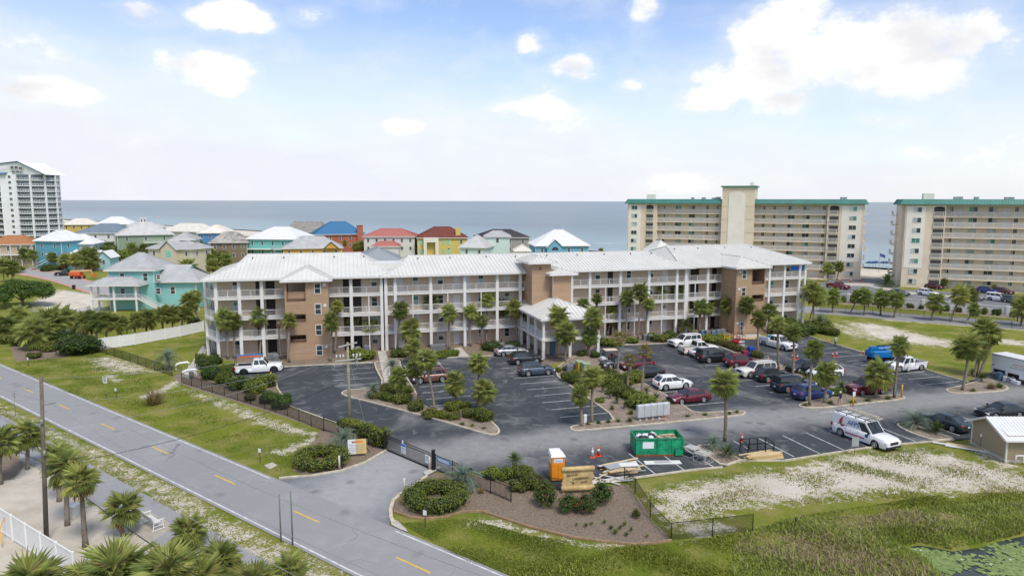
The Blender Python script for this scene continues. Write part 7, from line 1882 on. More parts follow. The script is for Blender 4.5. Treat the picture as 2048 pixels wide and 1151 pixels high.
car('bigsuv', near((34.12,79.1)), A0, 'navy', 'big blue black estate beside the bright blue crossover', rails=True)
car('suv', near((34.92,75.8)), A0, 'blue', 'bright blue crossover at the end of the row near the walking man')
car('suv', near((39.22,88.2)), A1, 'black', 'black hatchback facing the planting strip beside the white crossover')
car('suv', near((40.84,85.4)), A1, 'white', 'white crossover behind the stout palm in the far row', rails=True)
car('bigsuv', near((42.31,77.9)), A1, 'red', 'red estate parked behind the yellow post', rails=True)
op, MO = car('pickup', near((53.34,89.3)), A1, 'white', 'white pickup with an opened door beside the blue boom lift')
mb = MB(); mb.bev(-.55, .55, -.04, .04, .35, 1.1, .02); mb.box(-.5, -.42, -.02, .02, 1.1, 1.75); mb.box(.3, .38, -.02, .02, 1.1, 1.75); mb.box(-.5, .38, -.02, .02, 1.7, 1.77)
add('open_door', mb, PAINT['white'], op, MO @ T(.75, 1.45, 0, R(28)))
wa, wb2 = Vector((39.62,105.9)), Vector((41.43,101.8)); ang = math.degrees(math.atan2(wb2.y - wa.y, wb2.x - wa.x)); ctr = (wa + wb2) / 2 + Vector((-math.sin(R(ang)), math.cos(R(ang)))) * .9
wk, MW = car('longpickup', tuple(ctr), ang, 'white', 'white crew cab service truck carrying a blue machine near the right stair tower')
mo = thing('welder_machine', 'blue engine machine standing on the service truck bed', 'machine', MW @ T(-1.4, 0, .85))
pt('machine_hood', MB().bev(-.7, .7, -.5, .5, 0, .75, .1), mat('machine_blue', (.01, .13, .32), .45), mo)
pt('end_panel', MB().box(-.72, -.6, -.45, .45, .05, .6), BLK, mo)
mb = MB(); mb.bev(-2.9, -.9, -1.05, -.75, .78, 1.45, .03); mb.bev(-2.9, -.9, .75, 1.05, .78, 1.45, .03); add('tool_box', mb, PAINT['white'], wk, MW)
# cargo van with sign-writing
wa, wb2 = Vector((31.98,63.53)), Vector((33.28,60.67)); ang = math.degrees(math.atan2(wb2.y - wa.y, wb2.x - wa.x)); ctr = (wa + wb2) / 2 + Vector((-math.sin(R(ang)), math.cos(R(ang)))) * .95
van, MV = car('van', tuple(ctr), ang, 'white', 'white cargo van with AFPS lettering and roof ladder, nearest vehicle on the right')
SIDE = MV @ Matrix.Translation((0, -1.07, 0)) @ Matrix.Rotation(R(90 - 6.0), 4, 'X')
lt = TXT['AFPS', .62]; lt.materials.append(mat('sign_blue', (.015, .10, .32), .5)); add('lettering', lt, None, van, SIDE @ Matrix.Translation((-.55, 1.60, .055)))
fl = [(-.12, .0), (.05, .25), (.02, .62), (.22, 1.05), (.05, .92), (-.22, .62), (-.32, .30), (-.22, .02), (.02, -.16), (.30, -.14), (.45, .0), (.20, -.04)]
mb = MB(); mb.add([(x * .85 - 1.85, y * .8 + 1.22, .06) for x, y in fl], [tuple(range(len(fl)))]); add('flame_emblem', mb, mat('sign_red', (.38, .015, .03), .5), van, SIDE)
add('emblem_line', MB().box(-2.35, -1.2, 1.20, 1.25, .03, .05), BLK, van, SIDE)
S2 = MV @ Matrix.Translation((0, -1.028, 0)) @ Matrix.Rotation(R(90), 4, 'X')
add('red_stripe', MB().box(-1.3, .75, .55, .66, 0, .012), MATS['sign_red'], van, S2)
mb = MB(); mb.lathe([(0, 0), (.17, 0), (.17, .012), (0, .012)], 16, c=(.95, .95, .0)); add('round_badge', mb, MATS['sign_blue'], van, S2)
mb = MB()
for s in (-1, 1): mb.bar((-2.8, s * .72, 2.34), (1.0, s * .72, 2.34), .06); mb.bar((1.0, s * .72, 2.34), (1.7, s * .72, 1.75), .05)
for x in (-2.5, -1.5, -.5, .5): mb.bar((x, -.8, 2.30), (x, .8, 2.30), .05); [mb.bar((x, s * .74, 2.08), (x, s * .74, 2.32), .05) for s in (-1, 1)]
add('roof_rack', mb, BLK, van, MV)
mb = MB()
for s in (.12, .52): mb.box(-2.2, 1.3, s, s + .07, 2.38, 2.48)
for i in range(12): mb.box(-2.1 + i * .3, -2.06 + i * .3, .16, .56, 2.41, 2.45)
for s in (.14, .50): mb.box(-2.4, .9, s, s + .06, 2.49, 2.58)
for i in range(11): mb.box(-2.3 + i * .3, -2.26 + i * .3, .18, .54, 2.51, 2.55)
tag(add('ladder', mb, mat('fibreglass_cream', (.60, .55, .42), .6), None, MV), 'cream extension ladder strapped on the van roof', 'ladder')
# ladders on the white pickup
mb = MB()
for y in (-.45, .45):
  mb.bar((-2.85, y * 2, 1.1), (-2.85, y * 2, 2.15), .06); mb.bar((.2, y * 1.5, 1.85), (.2, y * 1.5, 2.12), .05)
mb.bar((-2.85, -.9, 2.15), (-2.85, .9, 2.15), .06); mb.bar((.2, -.7, 2.12), (.2, .7, 2.12), .06); add('ladder_rack', mb, BLK, truck1, M1)
def ladder(y0, col_m, label, x0=-2.9, x1=.55):
  mb = MB()
  for s in (0, .42): mb.box(x0, x1, y0 + s, y0 + s + .05, 2.19, 2.32)
  for i in range(int((x1 - x0) / .3)): mb.box(x0 + .15 + i * .3, x0 + .19 + i * .3, y0 + .05, y0 + .42, 2.23, 2.27)
  tag(add('ladder', mb, col_m, None, M1), label, 'ladder')
ladder(.15, mat('ladder_blue', (.01, .20, .50), .5), 'blue ladder on the rack of the white pickup in the left car park')
ladder(-.62, mat('ladder_orange', (.55, .12, .05), .5), 'orange ladder on the rack of the white pickup in the left car park', -2.5, .4)
add('bed_box', MB().bev(-2.6, -1.0, -.75, .75, .84, 1.12, .03), BLK, truck1, M1)
car('sedan', (43.69,66.66), 112, 'green', 'dark blue green sedan seen from behind, beside the yellowish cycad')
car('sedan', (51.8,70.1), 188, 'black', 'black car half hidden behind the shed roof')
# vehicles of the towers' car park and of the house street
for xy, ty, ang, cl, lab in (((94.2,164.8), 'sedan', -60, 'steel', 'grey blue car in the tower car park between the beige towers'), ((100.9,164.1), 'suv', -64, 'white', 'white car left in the tower car park behind the garden wall'), ((110.7,177.6), 'sedan', -64, 'maroon', 'dark red car close to the right beige tower, left one'),
                             ((107.2,157.4), 'sedan', -64, 'silver', 'pale car behind the garden wall beside the leaning palm'), ((111.8,155.1), 'bigsuv', -64, 'white', 'white estate facing the garden wall of the towers'), ((118.7,168.9), 'suv', -64, 'blue', 'dark blue car close to the right beige tower'),
                             ((121.2,167.1), 'suv', -64, 'maroon', 'maroon car close to the right beige tower, rightmost'), ((112.9,152), 'suv', -64, 'grey', 'dark grey car at the right edge behind the garden wall'), ((85.3,177.1), 'pickup', -60, 'red', 'red pickup at the foot of the left beige tower')):
  car(ty, xy, ang, cl, lab, group='cars in the tower car park')
car('pickup', (-133.7,203.6), 196, 'black', 'black pickup parked before the pale blue house')

# ------------------------------------------------------------------ fences, gate, poles
BLKM = mat('black_iron', (.012, .012, .013), .45); GALV = mat('galvanised', (.30, .31, .31), .5, .5); VINYL = mat('white_vinyl', (.76, .76, .75), .45, var=.04); WOODP = mat('pole_wood', (.15, .13, .10), .9, var=.25, scale=2, bump=.5)
WOODG = mat('greenish_pole_wood', (.27, .26, .17), .9, var=.25, scale=2, bump=.5); ORANGE = mat('safety_orange', (.72, .075, .015), .55); YELP = mat('safety_yellow', (.70, .38, .02), .5)

def mesh_mat():
  """woven wire: fine diamond lattice, open between the wires"""
  if 'mesh' in MATS: return MATS['mesh']
  m, g, b = newmat('black_wire_mesh'); b.inputs['Base Color'].default_value = (.015, .015, .016, 1); b.inputs['Roughness'].default_value = .5
  uv = g.n('ShaderNodeTexCoord').outputs['Object']; sp = g.n('ShaderNodeSeparateXYZ'); g.put(sp.inputs[0], uv)
  w = None
  for sg in (1, -1):
    q = g.m('FRACT', g.m('MULTIPLY', g.m('MULTIPLY_ADD', sp.outputs[2], sg, sp.outputs[0]), 1 / .07)); e = g.m('LESS_THAN', q, .15); w = e if w is None else g.m('MAXIMUM', w, e)
  tr = g.n('ShaderNodeBsdfTransparent'); mx = g.n('ShaderNodeMixShader'); g.put(mx.inputs[0], w); g.t.links.new(tr.outputs[0], mx.inputs[1]); g.t.links.new(b.outputs[0], mx.inputs[2]); g.t.links.new(mx.outputs[0], g.t.nodes['Material Output'].inputs[0])
  MATS['mesh'] = m; return m

def mesh_fence(pts, label, h=1.25, pr=.035, big=()):
  o = thing('mesh_fence', label, 'fence', T(*pts[0], 0))
  pm = cached(('post', h, pr), lambda: MB().tube([(0, 0, -.1), (0, 0, h + .04)], pr, 6).mesh('post')); pm.materials.append(BLKM) if not pm.materials else None
  for i, p in enumerate(pts): add('post', pm, None, o, T(*p, 0, 0, (1.9, 1.9, 1.15) if i in big else None))
  for a, b2 in zip(pts, pts[1:]):
    L = math.dist(a, b2); th = math.atan2(b2[1] - a[1], b2[0] - a[0])
    mb = MB(); mb.tube([(0, 0, h), (L, 0, h)], .022, 5); add('top_rail', mb, BLKM, o, T(*a, 0, th))
    add('wire_mesh', MB().box(.03, L - .03, -.004, .004, .04, h - .02), mesh_mat(), o, T(*a, 0, th))
  return o

def spaced(p, step):
  out = []
  for a, b2 in zip(p, p[1:]):
    n = max(1, round(math.dist(a, b2) / step)); out += [(a[0] + (b2[0] - a[0]) * i / n, a[1] + (b2[1] - a[1]) * i / n) for i in range(n)]
  return out + [tuple(p[-1])]

mesh_fence(spaced([(-63.49,100.8),(-59.7,98.5),(-57.52,96.9),(-43.77,85.9)], 2.6), 'black mesh fence between white fence and little foot gate')
mesh_fence(spaced([(-41.03,82.7),(-35.31,78.3),(-26.89,72.1),(-23.59,69.53),(-18.47,64.85)], 2.6), 'black mesh fence along the hedge beside the left lawn')
mesh_fence(spaced([(10.69,43.22),(16.6,44.51)], 3.4), 'short black mesh fence at the corner of the mulch bed and the meadow')
mesh_fence(spaced([(9.12,52.92),(9.62,50.73),(9.96,46.57),(10.69,43.22)], 3.0), 'dark rusty wire fence running down the edge of the mulch bed', 1.15)
mesh_fence(spaced([(0.28,51.61),(3.03,51.34),(4.18,50.88)], 3.0), 'low wire fence end behind the red flowering shrub', 1.0)
mesh_fence(spaced([(63.96,140),(76.8,133.4),(86.2,125.2),(93.7,117)], 4.6), 'dark mesh fence along the service road', 1.6)

def picket(name, a, b2, h, label, cat, sp=.13, post_every=2.4, parent=None):
  a, b2 = Vector(a), Vector(b2); L = (b2 - a).length; M = T(a.x, a.y, 0, math.atan2(b2.y - a.y, b2.x - a.x))
  o = thing(name, label, cat, M)
  n = max(1, round(L / post_every)); pm = cached(('ipost', h), lambda: MB().bev(-.04, .04, -.04, .04, -.05, h + .08, .015).mesh('post')); pm.materials.append(BLKM) if not pm.materials else None
  for i in range(n + 1): add('post', pm, None, o, M @ T(L * i / n))
  for i in range(n):
    x0, x1 = L * i / n + .04, L * (i + 1) / n - .04; mb = MB()
    for z in (.12, h - .28, h - .05): mb.box(x0, x1, -.018, .018, z, z + .04)
    k = int((x1 - x0) / sp)
    for j in range(1, k): xx = x0 + (x1 - x0) * j / k; mb.box(xx - .011, xx + .011, -.011, .011, .06, h)
    add('picket_panel', mb, BLKM, o, M)
  return o, M, L

picket('iron_fence', (-18.51,65), (-11.54,59.86), 1.45, 'black iron fence left of the sliding gate', 'fence')
gt, MG, LG = picket('sliding_gate', (-11.43,59.73), (-6.62,55.11), 1.5, 'black sliding iron gate across the entrance drive', 'gate', .12, 20)
add('bottom_beam', MB().box(.05, LG - .05, -.04, .04, .05, .14), BLKM, gt, MG)
SIGNW = mat('sign_white', (.72, .74, .76), .5, var=.04); SIGNB = mat('sign_board_blue', (.03, .19, .50), .5, var=.06)
def board(name, M, w, h, m_, label, cat='sign', t=.02, extra=(), group=None):
  o = thing(name, label, cat, M, group); pt('board', MB().box(-w / 2, w / 2, -t / 2, t / 2, 0, h), m_, o)
  for nm, x0, x1, z0, z1, mm in extra: pt(nm, MB().box(x0, x1, -t / 2 - .006, -t / 2, z0, z1), mm, o)
  return o
INK = mat('grey_print', (.25, .30, .40), .6)
board('gate_notice', MG @ T(LG * .40, -.05, .45), .62, .85, SIGNW, 'white and blue notice in the middle of the sliding gate', extra=(('header', -.31, .31, .62, .85, SIGNB), ('print', -.24, .24, .42, .5, INK), ('print', -.24, .24, .28, .34, INK), ('print', -.2, .2, .12, .18, INK)))
board('gate_notice', MG @ T(LG * .39, -.05, 1.32), .2, .3, SIGNW, 'small white plate above the blue gate notice')
board('gate_notice', MG @ T(LG * .90, -.05, .45), .55, .75, SIGNW, 'white notice at the right end of the sliding gate', extra=(('print', -.2, .2, .5, .6, INK), ('print', -.2, .2, .3, .38, INK)))
fr, MF, LF = picket('iron_fence', (-6.41,55.11), (-0.04,49.07), 1.4, 'black iron fence right of the sliding gate, stepping down to the mulch bed', 'fence')
board('fence_banner', MF @ T(1.1, -.06, .95), 1.7, .36, SIGNB, 'long blue banner on the iron fence right of the gate', extra=(('print', -.75, .7, .20, .28, SIGNW), ('print', -.7, .75, .08, .15, SIGNW)))
for p, lab in (((-6.56,55), 'heavy black gate post with a keypad at the right end of the gate'), ((-11.47,59.73), 'heavy black gate post at the left end of the gate')):
  o = thing('gate_post', lab, 'gate post', T(*p, 0)); pt('shaft', MB().bev(-.13, .13, -.13, .13, 0, 1.75, .03), BLKM, o); pt('cap', MB().bev(-.17, .17, -.17, .17, 1.75, 1.85, .04), BLKM, o)
BOLW = mat('cream_bollard', (.66, .60, .48), .6, var=.08)
for p, h, lab in (((-14.51,55.17), 1.25, 'cream bollard at the tip of the left mulch bed'), ((-6.89,55.11), 1.2, 'cream bollard in front of the gate post'), ((-8.28,50.35), 1.3, 'cream bollard beside the right ring hedge')):
  tag(add('bollard', MB().lathe([(.09, -.05), (.09, h - .06), (.07, h), (.0, h + .03)], 12), BOLW, None, T(*p, 0)), lab, 'bollard')
o = thing('keypad_stand', 'slim black keypad stand beside the left cream bollard', 'keypad', T(*(-14.34,55.49), 0)); mb = MB(); mb.tube([(0, 0, 0), (0, 0, .85)], .04, 6); pt('stem', mb, BLKM, o); pt('keypad', MB().bev(-.1, .1, -.08, .08, .82, 1.1, .02), BLKM, o)
for p, hh, lab in (((37.91,73.6), 1.15, 'yellow post carrying a small sign near the walking man'), ((45.27,77.1), 1.45, 'yellow post at the right end of the island beside the slim palm'), ((-30.66,84.8), .8, 'yellow post at the kerb nose of the left car park')):
  tag(add('yellow_post', MB().lathe([(.09, -.05), (.09, hh - .03), (.06, hh)], 10), YELP, None, T(*p, .1)), lab, 'post')
board('small_sign', T((37.91,73.6)[0], (37.91,73.6)[1] - .1, 1.2), .3, .5, SIGNW, 'small white sign on top of the yellow post')

# white vinyl fences: each panel and post of its own
def vinyl(pts, label, h=1.8, step=2.4):
  o = thing('vinyl_fence', label, 'fence', T(*pts[0], 0)); P2 = spaced(pts, step)
  pm = cached(('vpost', h), lambda: MB().bev(-.07, .07, -.07, .07, -.05, h + .06, .03).mesh('post')); pm.materials.append(VINYL) if not pm.materials else None
  for p in P2: add('post', pm, None, o, T(*p, 0))
  for a, b2 in zip(P2, P2[1:]):
    L = round(math.dist(a, b2), 2)
    def f():
      mb = MB(); k = max(3, int(L / .28))
      for i in range(k): mb.box(.07 + (L - .14) * i / k + .004, .07 + (L - .14) * (i + 1) / k - .004, -.02, .02, .12, h - .1)
      mb.box(.05, L - .05, -.035, .035, .06, .18); mb.box(.05, L - .05, -.035, .035, h - .14, h - .02); me = mb.mesh('panel'); me.materials.append(VINYL); return me
    add('panel', cached(('vp', L, h), f), None, o, T(*a, 0, math.atan2(b2[1] - a[1], b2[0] - a[0])))
  return o

vinyl([(-63.28,100.5),(-59.11,105.2),(-55.24,111.8),(-53.41,116.5)], 'long white vinyl fence running from the dark hedge to the apartment building')
vinyl([(-63.28,100.5),(-67.06,104.3),(-76.1,111.8)], 'short white vinyl fence end behind the dark hedge')
vinyl([(-41.33,48.24),(-35.02,44.25),(-26.04,38.2)], 'white vinyl fence in the bottom left corner')
vinyl([(-90.6,135.1),(-87.4,135.2),(-87,139)], 'low white fence at the sandy lot below the turquoise house', .9)
tag(add('yellow_hose', MB().tube([(*(-33.14,41.95), .3), (*(-33.77,42.67), .9), (*(-34.19,43.69), 1.3)], .04, 6), YELP, None), 'yellow strap on the white fence in the bottom left corner', 'strap')

# foot gate: two white rose-arch rails
for p, lab in (((-43.66,88.5), 'rear white bent rail of the little foot gate'), ((-40.94,84.7), 'front white bent rail of the little foot gate')):
  o = thing('foot_gate_rail', lab, 'gate rail', T(*p, 0, R(20)))
  mb = MB(); mb.tube([(-.85, 0, .75), (-.7, 0, 1.0), (-.35, 0, 1.12), (.1, 0, 1.16), (.6, 0, 1.2), (.85, 0, 1.0)], .14, 8); pt('rail', mb, VINYL, o)
  for x in (-.8, .75):
    mb = MB(); mb.tube([(x, 0, 0), (x, 0, .95)], .04, 6); pt('leg', mb, VINYL, o)
mb = MB(); mb.bev(-.25, .25, -.2, .2, .3, .95, .05); tag(add('meter_box', mb, mat('meter_grey', (.14, .14, .14), .6), None, T(*(-40.75,84.7), 0)), 'dark grey box standing by the foot gate', 'meter box')

# utility poles and wires
def pole(p, h, label, m_, rad=.15, lean=0.):
  o = thing('utility_pole', label, 'utility pole', T(*p, 0)); mb = MB(); mb.tube([(0, 0, -.3), (lean * .5, 0, h * .5), (lean, 0, h)], [rad, rad * .85, rad * .68], 10); pt('shaft', mb, m_, o); return o

PA, PB = Vector((*(-30.91,42.88), 0)), Vector((*(-16.05,65.46), 0)); HA = 11.2; HB = 8.8
pa = pole(PA.xy, HA, 'weathered grey brown wooden utility pole among the foreground palms', WOODP, .15, .6)
pb = pole(PB.xy, HB, 'greenish wooden utility pole with crossarms beside the entrance', WOODG, .17)
mb = MB(); mb.bar((.4, 0, HA - 1.9), (1.3, .1, HA - 1.75), .06); mb.bar((.4, .1, HA - 3.6), (1.3, .1, HA - 3.5), .06); pt('arm', mb, GALV, pa)
for z in (HA - 3.1, HA - 5.2): mb = MB(); mb.lathe([(.05, 0), (.09, .05), (.09, .3), (.04, .35)], 8, c=(.5, -.16, z)); pt('fitting', mb, GALV, pa)
mb = MB(); mb.bar((.0, -.05, HA - 3.1), (.4, 0, HA - 3.3), .16, .08); pt('street_lamp_head', mb, GALV, pa)
WXA = math.atan2((PA - PB).y, (PA - PB).x)
for z, l in ((HB - .15, .9), (HB - 1.5, 1.25)):
  mb = MB(); mb.bar((-l, -.12, z - .25), (l, -.12, z + (.1 if l < 1 else -.2)), .1, .12); add('crossarm', mb, mat('bleached_timber', (.42, .41, .37), .8, var=.1), pb, T(0, 0, 0, R(20)), True)
for i, x in enumerate((-1.1, -.75, -.45, .5, .85, 1.15)):
  mb = MB(); mb.lathe([(.03, 0), (.09, .05), (.06, .12), (.09, .18), (.05, .3)], 8, c=(x, -.14, HB - 1.45)); add('insulator', mb, mat('porcelain', (.62, .64, .65), .3), pb, T(0, 0, 0, R(20)), True)
mb = MB(); mb.tube([(-1.1, -.2, HB - 1.6), (-1.4, -.3, HB - 2.5), (-.7, -.3, HB - 3.0), (-.1, -.1, HB - 2.8)], .025, 5); mb.tube([(.9, -.2, HB - 1.6), (.9, -.3, HB - 2.6), (.2, -.2, HB - 2.9)], .025, 5); add('jumper_wire', mb, GALV, pb, T(0, 0, 0, R(20)), True)
for z in (HB - 1.9, HB - 2.4): mb = MB(); mb.lathe([(.02, 0), (.12, .05), (.12, .45), (.05, .5)], 8, c=(.75, -.25, z)); add('cutout', mb, GALV, pb, T(0, 0, 0, R(20)), True)
WIRE = mat('aluminium_wire', (.36, .37, .37), .5, .3); WIRED = mat('dark_cable', (.03, .03, .03), .6)
def wire(a, b2, sag, label, m_=None, r_=.013):
  a, b2 = Vector(a), Vector(b2); n = 22; pts = [a.lerp(b2, i / n) - Vector((0, 0, sag * 4 * (i / n) * (1 - i / n))) for i in range(n + 1)]
  tag(add('overhead_wire', MB().tube([p - a for p in pts], r_, 4), m_ or WIRE, None, T(*a)), label, 'wire', 'overhead wires')
cr = Vector((math.cos(R(20)), math.sin(R(20)), 0))
wire(PA + Vector((.6, 0, HA - .1)), PB - cr * .8 + Vector((0, 0, HB + .1)), .7, 'topmost overhead wire between the two utility poles')
wire(PA + Vector((1.3, .1, HA - 1.7)), PB - cr * 1.1 + Vector((0, 0, HB - 1.2)), .8, 'second overhead wire between the two utility poles')
wire(PA + Vector((1.3, .1, HA - 3.4)), PB - cr * .7 + Vector((0, 0, HB - 1.25)), .9, 'third overhead wire between the two utility poles')
wire(PA + Vector((.3, 0, HA - 6.0)), PB + Vector((0, 0, HB - 3.6)), 1.0, 'low dark cable crossing the road between the two utility poles', WIRED, .02)
q = Vector((rd.x, rd.y, 0))
for k, (z, off, lab) in enumerate(((HA - .1, .6, 'highest wire running along the road over the foreground palms'), (HA - 1.75, 1.0, 'second wire running along the road over the foreground palms'), (HA - 3.5, 1.0, 'third wire running along the road over the foreground palms'))):
  wire(PA + Vector((off, .1, z)), PA + q * 46 + Vector((off, 0, z + .2)), 1.1, lab); wire(PA + Vector((off, .1, z)), PA - q * 70 + Vector((off, 0, z)), 1.4, lab.replace('over the foreground palms', 'towards the left picture edge'))
wire(PA + Vector((0, 0, HA - 5.6)), PA + q * 46 + Vector((0, 0, HA - 5.8)), 1.0, 'dark cable running along the road over the glider bench', WIRED, .02); wire(PA + Vector((0, 0, HA - 5.6)), PA - q * 70 + Vector((0, 0, HA - 5.6)), 1.2, 'dark cable running along the road to the left edge', WIRED, .02)
wire(PB + Vector((0, 0, HB - 1.0)), Vector((*(-14.35,65.18), 0)), 0, 'thin stay wire from the greenish pole down to the shrubs', WIRE, .012)

# signs on posts
def post_sign(p, ph, w, h, label, m_=None, extra=(), two=False, rz=0., pm=None):
  o = board('post_sign', T(*p, ph - h, R(rz)), w, h, m_ or SIGNW, label, extra=extra)
  for x in ((-w * .42, w * .42) if two else (0,)):
    mb = MB(); mb.tube([(x, .04, -(ph - h) - .05), (x, .04, h * .9)], .025, 6); pt('post', mb, pm or GALV, o)
  return o
o = post_sign((-46.36,75.8), 2.6, .62, .76, 'white speed limit sign reading 30 on the lawn by the road', rz=-20)
lt = TXT['30', .44]; lt.materials.append(BLK); add('lettering', lt, None, o, T(0, -.025, .28) @ Matrix.Rotation(R(90), 4, 'X'), True)
lt = TXT['SPEED\nLIMIT', .13]; lt.materials.append(BLK); add('lettering', lt, None, o, T(0, -.025, .62) @ Matrix.Rotation(R(90), 4, 'X'), True)
for p, lab in (((-65.96,91), 'little white sign on a black stake by the left verge'), ((-45.22,75.8), 'little cream sign on a thin stake beside the speed limit sign'), ((-21.81,56.79), 'little white sign on a dark stake on the lawn left of the entrance'), ((-6.01,44.98), 'little white sign on a dark stake below the right ring hedge')):
  post_sign(p, 1.25, .26, .34, lab, rz=-18, pm=BLKM)
o = post_sign((-14.56,42.9), 3.2, .1, .1, 'pair of tall grey green sign posts seen from behind at the verge', GALV)
mb = MB(); mb.tube([(-.75, 0, -3.3), (-.75, 0, .2)], .05, 6); mb.tube([(.15, -.4, -3.3), (.15, -.4, .6)], .05, 6); pt('post', mb, mat('green_grey_post', (.14, .17, .14), .6), o)
post_sign((-52.24,69.65), 2.5, .5, .6, 'grey back of a road sign at the left end of the verge', mat('sign_back', (.38, .40, .40), .5, .4), rz=150)
o = post_sign((30.72,58.78), 1.7, .62, .85, 'back of a small twin sign on the meadow edge before the van', mat('sign_back', (.38, .40, .40)), pm=BLKM)
post_sign((19.65,44.81), .9, .05, .3, 'dark stake standing in the tall grass', BLKM, pm=BLKM)
for p, lab in (((30.85,108.2), 'slim blue disabled parking sign left of the white estate tail'), ((32.79,108.2), 'slim blue disabled parking sign before the condensers')): post_sign(p, 1.7, .3, .42, lab, SIGNB)
YS = mat('project_sign_yellow', (.66, .50, .18), .6, var=.12, scale=1.2)
board('project_sign', T(*(-13.69,58.24), .25, R(12)), 1.6, 1.35, YS, 'white and yellow project board leaning in the left mulch bed', extra=(('white_field', -.8, -.12, 0, 1.35, SIGNW), ('title', -.45, .55, 1.0, 1.2, mat('title_orange', (.68, .25, .07), .6)), ('print', -.7, .7, .82, .86, INK), ('print', -.65, .6, .68, .72, INK), ('print', -.7, .65, .54, .58, INK), ('print', -.6, .7, .40, .44, INK), ('print', -.5, .5, .26, .30, INK)))
mb = MB(); mb.bar((-.5, 0, 0), (-.5, .5, -.3), .06); tag(add('sign_prop', MB().bar((.8, .35, 0), (.3, .12, .9), .05).bar((-.3, .35, 0), (.1, .12, .8), .05), BLKM, None, T(*(-13.48,58.73), 0, R(12))), 'dark props behind the project board', 'prop')

# carved scroll sign
SW = mat('carved_wood', (.50, .37, .17), .8, var=.32, scale=1.6, bump=.6)
sx, sy = (5.16,50.89); SM = T(sx, sy, 0, R(9)); sg = thing('scroll_sign', 'carved wooden scroll sign reading GRAND CARIBBEAN EAST above the flowering shrubs', 'sign', SM)
mb = MB(); w = 1.22; prof = [(-w, .5), (-w - .08, .8), (-w + .1, 1.2), (-w + .02, 1.5), (-w - .04, 1.75), (w + .04, 1.75), (w - .02, 1.5), (w + .1, 1.2), (w - .1, .95), (w, .5)]
mb.add([(x, -.06, z) for x, z in prof] + [(x, .06, z) for x, z in prof], [tuple(range(9, -1, -1)), tuple(range(10, 20))] + [(i, (i + 1) % 10, 10 + (i + 1) % 10, 10 + i) for i in range(10)]); pt('panel', mb, SW, sg)
for z, r_ in ((1.9, .2), (.34, .22)): mb = MB(); mb.tube([(-w - .08, -.02, z), (w + .08, -.02, z)], r_, 12); pt('roll', mb, SW, sg)
mb = MB(); mb.box(-w, -w + .15, -.1, .1, 0, .5); mb.box(w - .15, w, -.1, .1, 0, .5); pt('foot', mb, SW, sg)
CARVE = mat('carved_letters', (.06, .035, .015), .8)
for tx, x, z, s in (('GRAND', -.45, 1.42, .27), ('CARIBBEAN', .18, 1.12, .25), ('EAST', .5, .80, .26)):
  lt = TXT[tx, s]; lt.materials.append(CARVE); add('lettering', lt, None, sg, T(x, -.072, z) @ Matrix.Rotation(R(90), 4, 'X') @ Matrix.Rotation(R(3), 4, 'Z'), True)
mb = MB(); mb.bar((-.62, -.07, .9), (-.4, -.07, .88), .02, .04); mb.bar((-.42, -.07, .9), (-.3, -.07, .66), .02, .04); mb.bar((-.5, -.07, .72), (-.3, -.07, .86), .02, .04); pt('palm_carving', mb, CARVE, sg)

# portable toilet
TO = mat('toilet_orange', (.74, .26, .015), .5, var=.06); px_, py_ = (3.68,53.39); PM = T(px_, py_, .02, R(9)); loo = thing('portable_toilet', 'orange portable toilet cabin with white roof beside the scroll sign', 'toilet cabin', PM)
pt('cabin', MB().bev(-.55, .55, -.55, .55, 0, 2.05, .04), TO, loo)
pt('skid', MB().box(-.6, .6, -.6, .6, -.01, .10), BLK, loo)
mb = MB(); mb.add([(-.62, -.62, 2.05), (.62, -.62, 2.05), (.62, .62, 2.05), (-.62, .62, 2.05), (-.55, -.5, 2.22), (.3, -.3, 2.24), (.3, .55, 2.40), (-.55, .55, 2.40), (.58, -.3, 2.12), (.58, .58, 2.12)], [(3, 2, 1, 0), (0, 1, 8, 5, 4), (4, 5, 6, 7), (0, 4, 7, 3), (3, 7, 6, 9, 2), (1, 2, 9, 8), (5, 8, 9, 6)]); pt('roof', mb, SIGNW, loo)
mb = MB()
mb.box(-.5, .5, -.575, -.55, .12, 1.5); pt('door', mb, TO, loo)
mb = MB(); mb.box(-.02, .02, -.585, -.575, .15, 1.48); mb.box(.38, .42, -.59, -.575, .8, .95); pt('door_seam', mb, mat('dull_orange', (.5, .17, .01), .6), loo)
pt('name_plate', MB().box(-.36, .36, -.57, -.55, 1.58, 1.9), SIGNW, loo)
lt = TXT['United', .2]; lt.materials.append(mat('script_blue', (.10, .22, .5), .6)); add('lettering', lt, None, loo, T(0, -.575, 1.73) @ Matrix.Rotation(R(90), 4, 'X'), True)
pt('side_vent', MB().box(-.57, -.55, -.4, .4, 1.45, 1.8), SIGNW, loo)

# dumpster, full of rubbish
DG = mat('dumpster_green', (.012, .25, .12), .5, var=.4, scale=2.2); RUST = mat('rust', (.22, .08, .03), .9, var=.3, scale=4)
dx, dy = (13.13,58.42); d_ang = R(3); DM = T(dx, dy + 1.2, .02, d_ang); du = thing('dumpster', 'open green roll off dumpster full of rubbish', 'dumpster', DM)
L2, W2, H2 = 2.15, 1.15, 1.55
mb = MB()
mb.add([(-L2, -W2, .15), (L2, -W2, .15), (L2, -W2, H2), (-L2, -W2, H2), (-L2, -W2 + .07, .15), (L2, -W2 + .07, .15), (L2, -W2 + .07, H2), (-L2, -W2 + .07, H2)], [(0, 1, 2, 3), (7, 6, 5, 4), (3, 2, 6, 7)]); pt('side_wall', mb, DG, du)
pt('side_wall', MB().box(-L2, L2, W2 - .07, W2, .15, H2), DG, du)
for x in (-L2, L2 - .07): pt('end_wall', MB().box(x, x + .07, -W2 + .07, W2 - .07, .15, H2), DG, du)
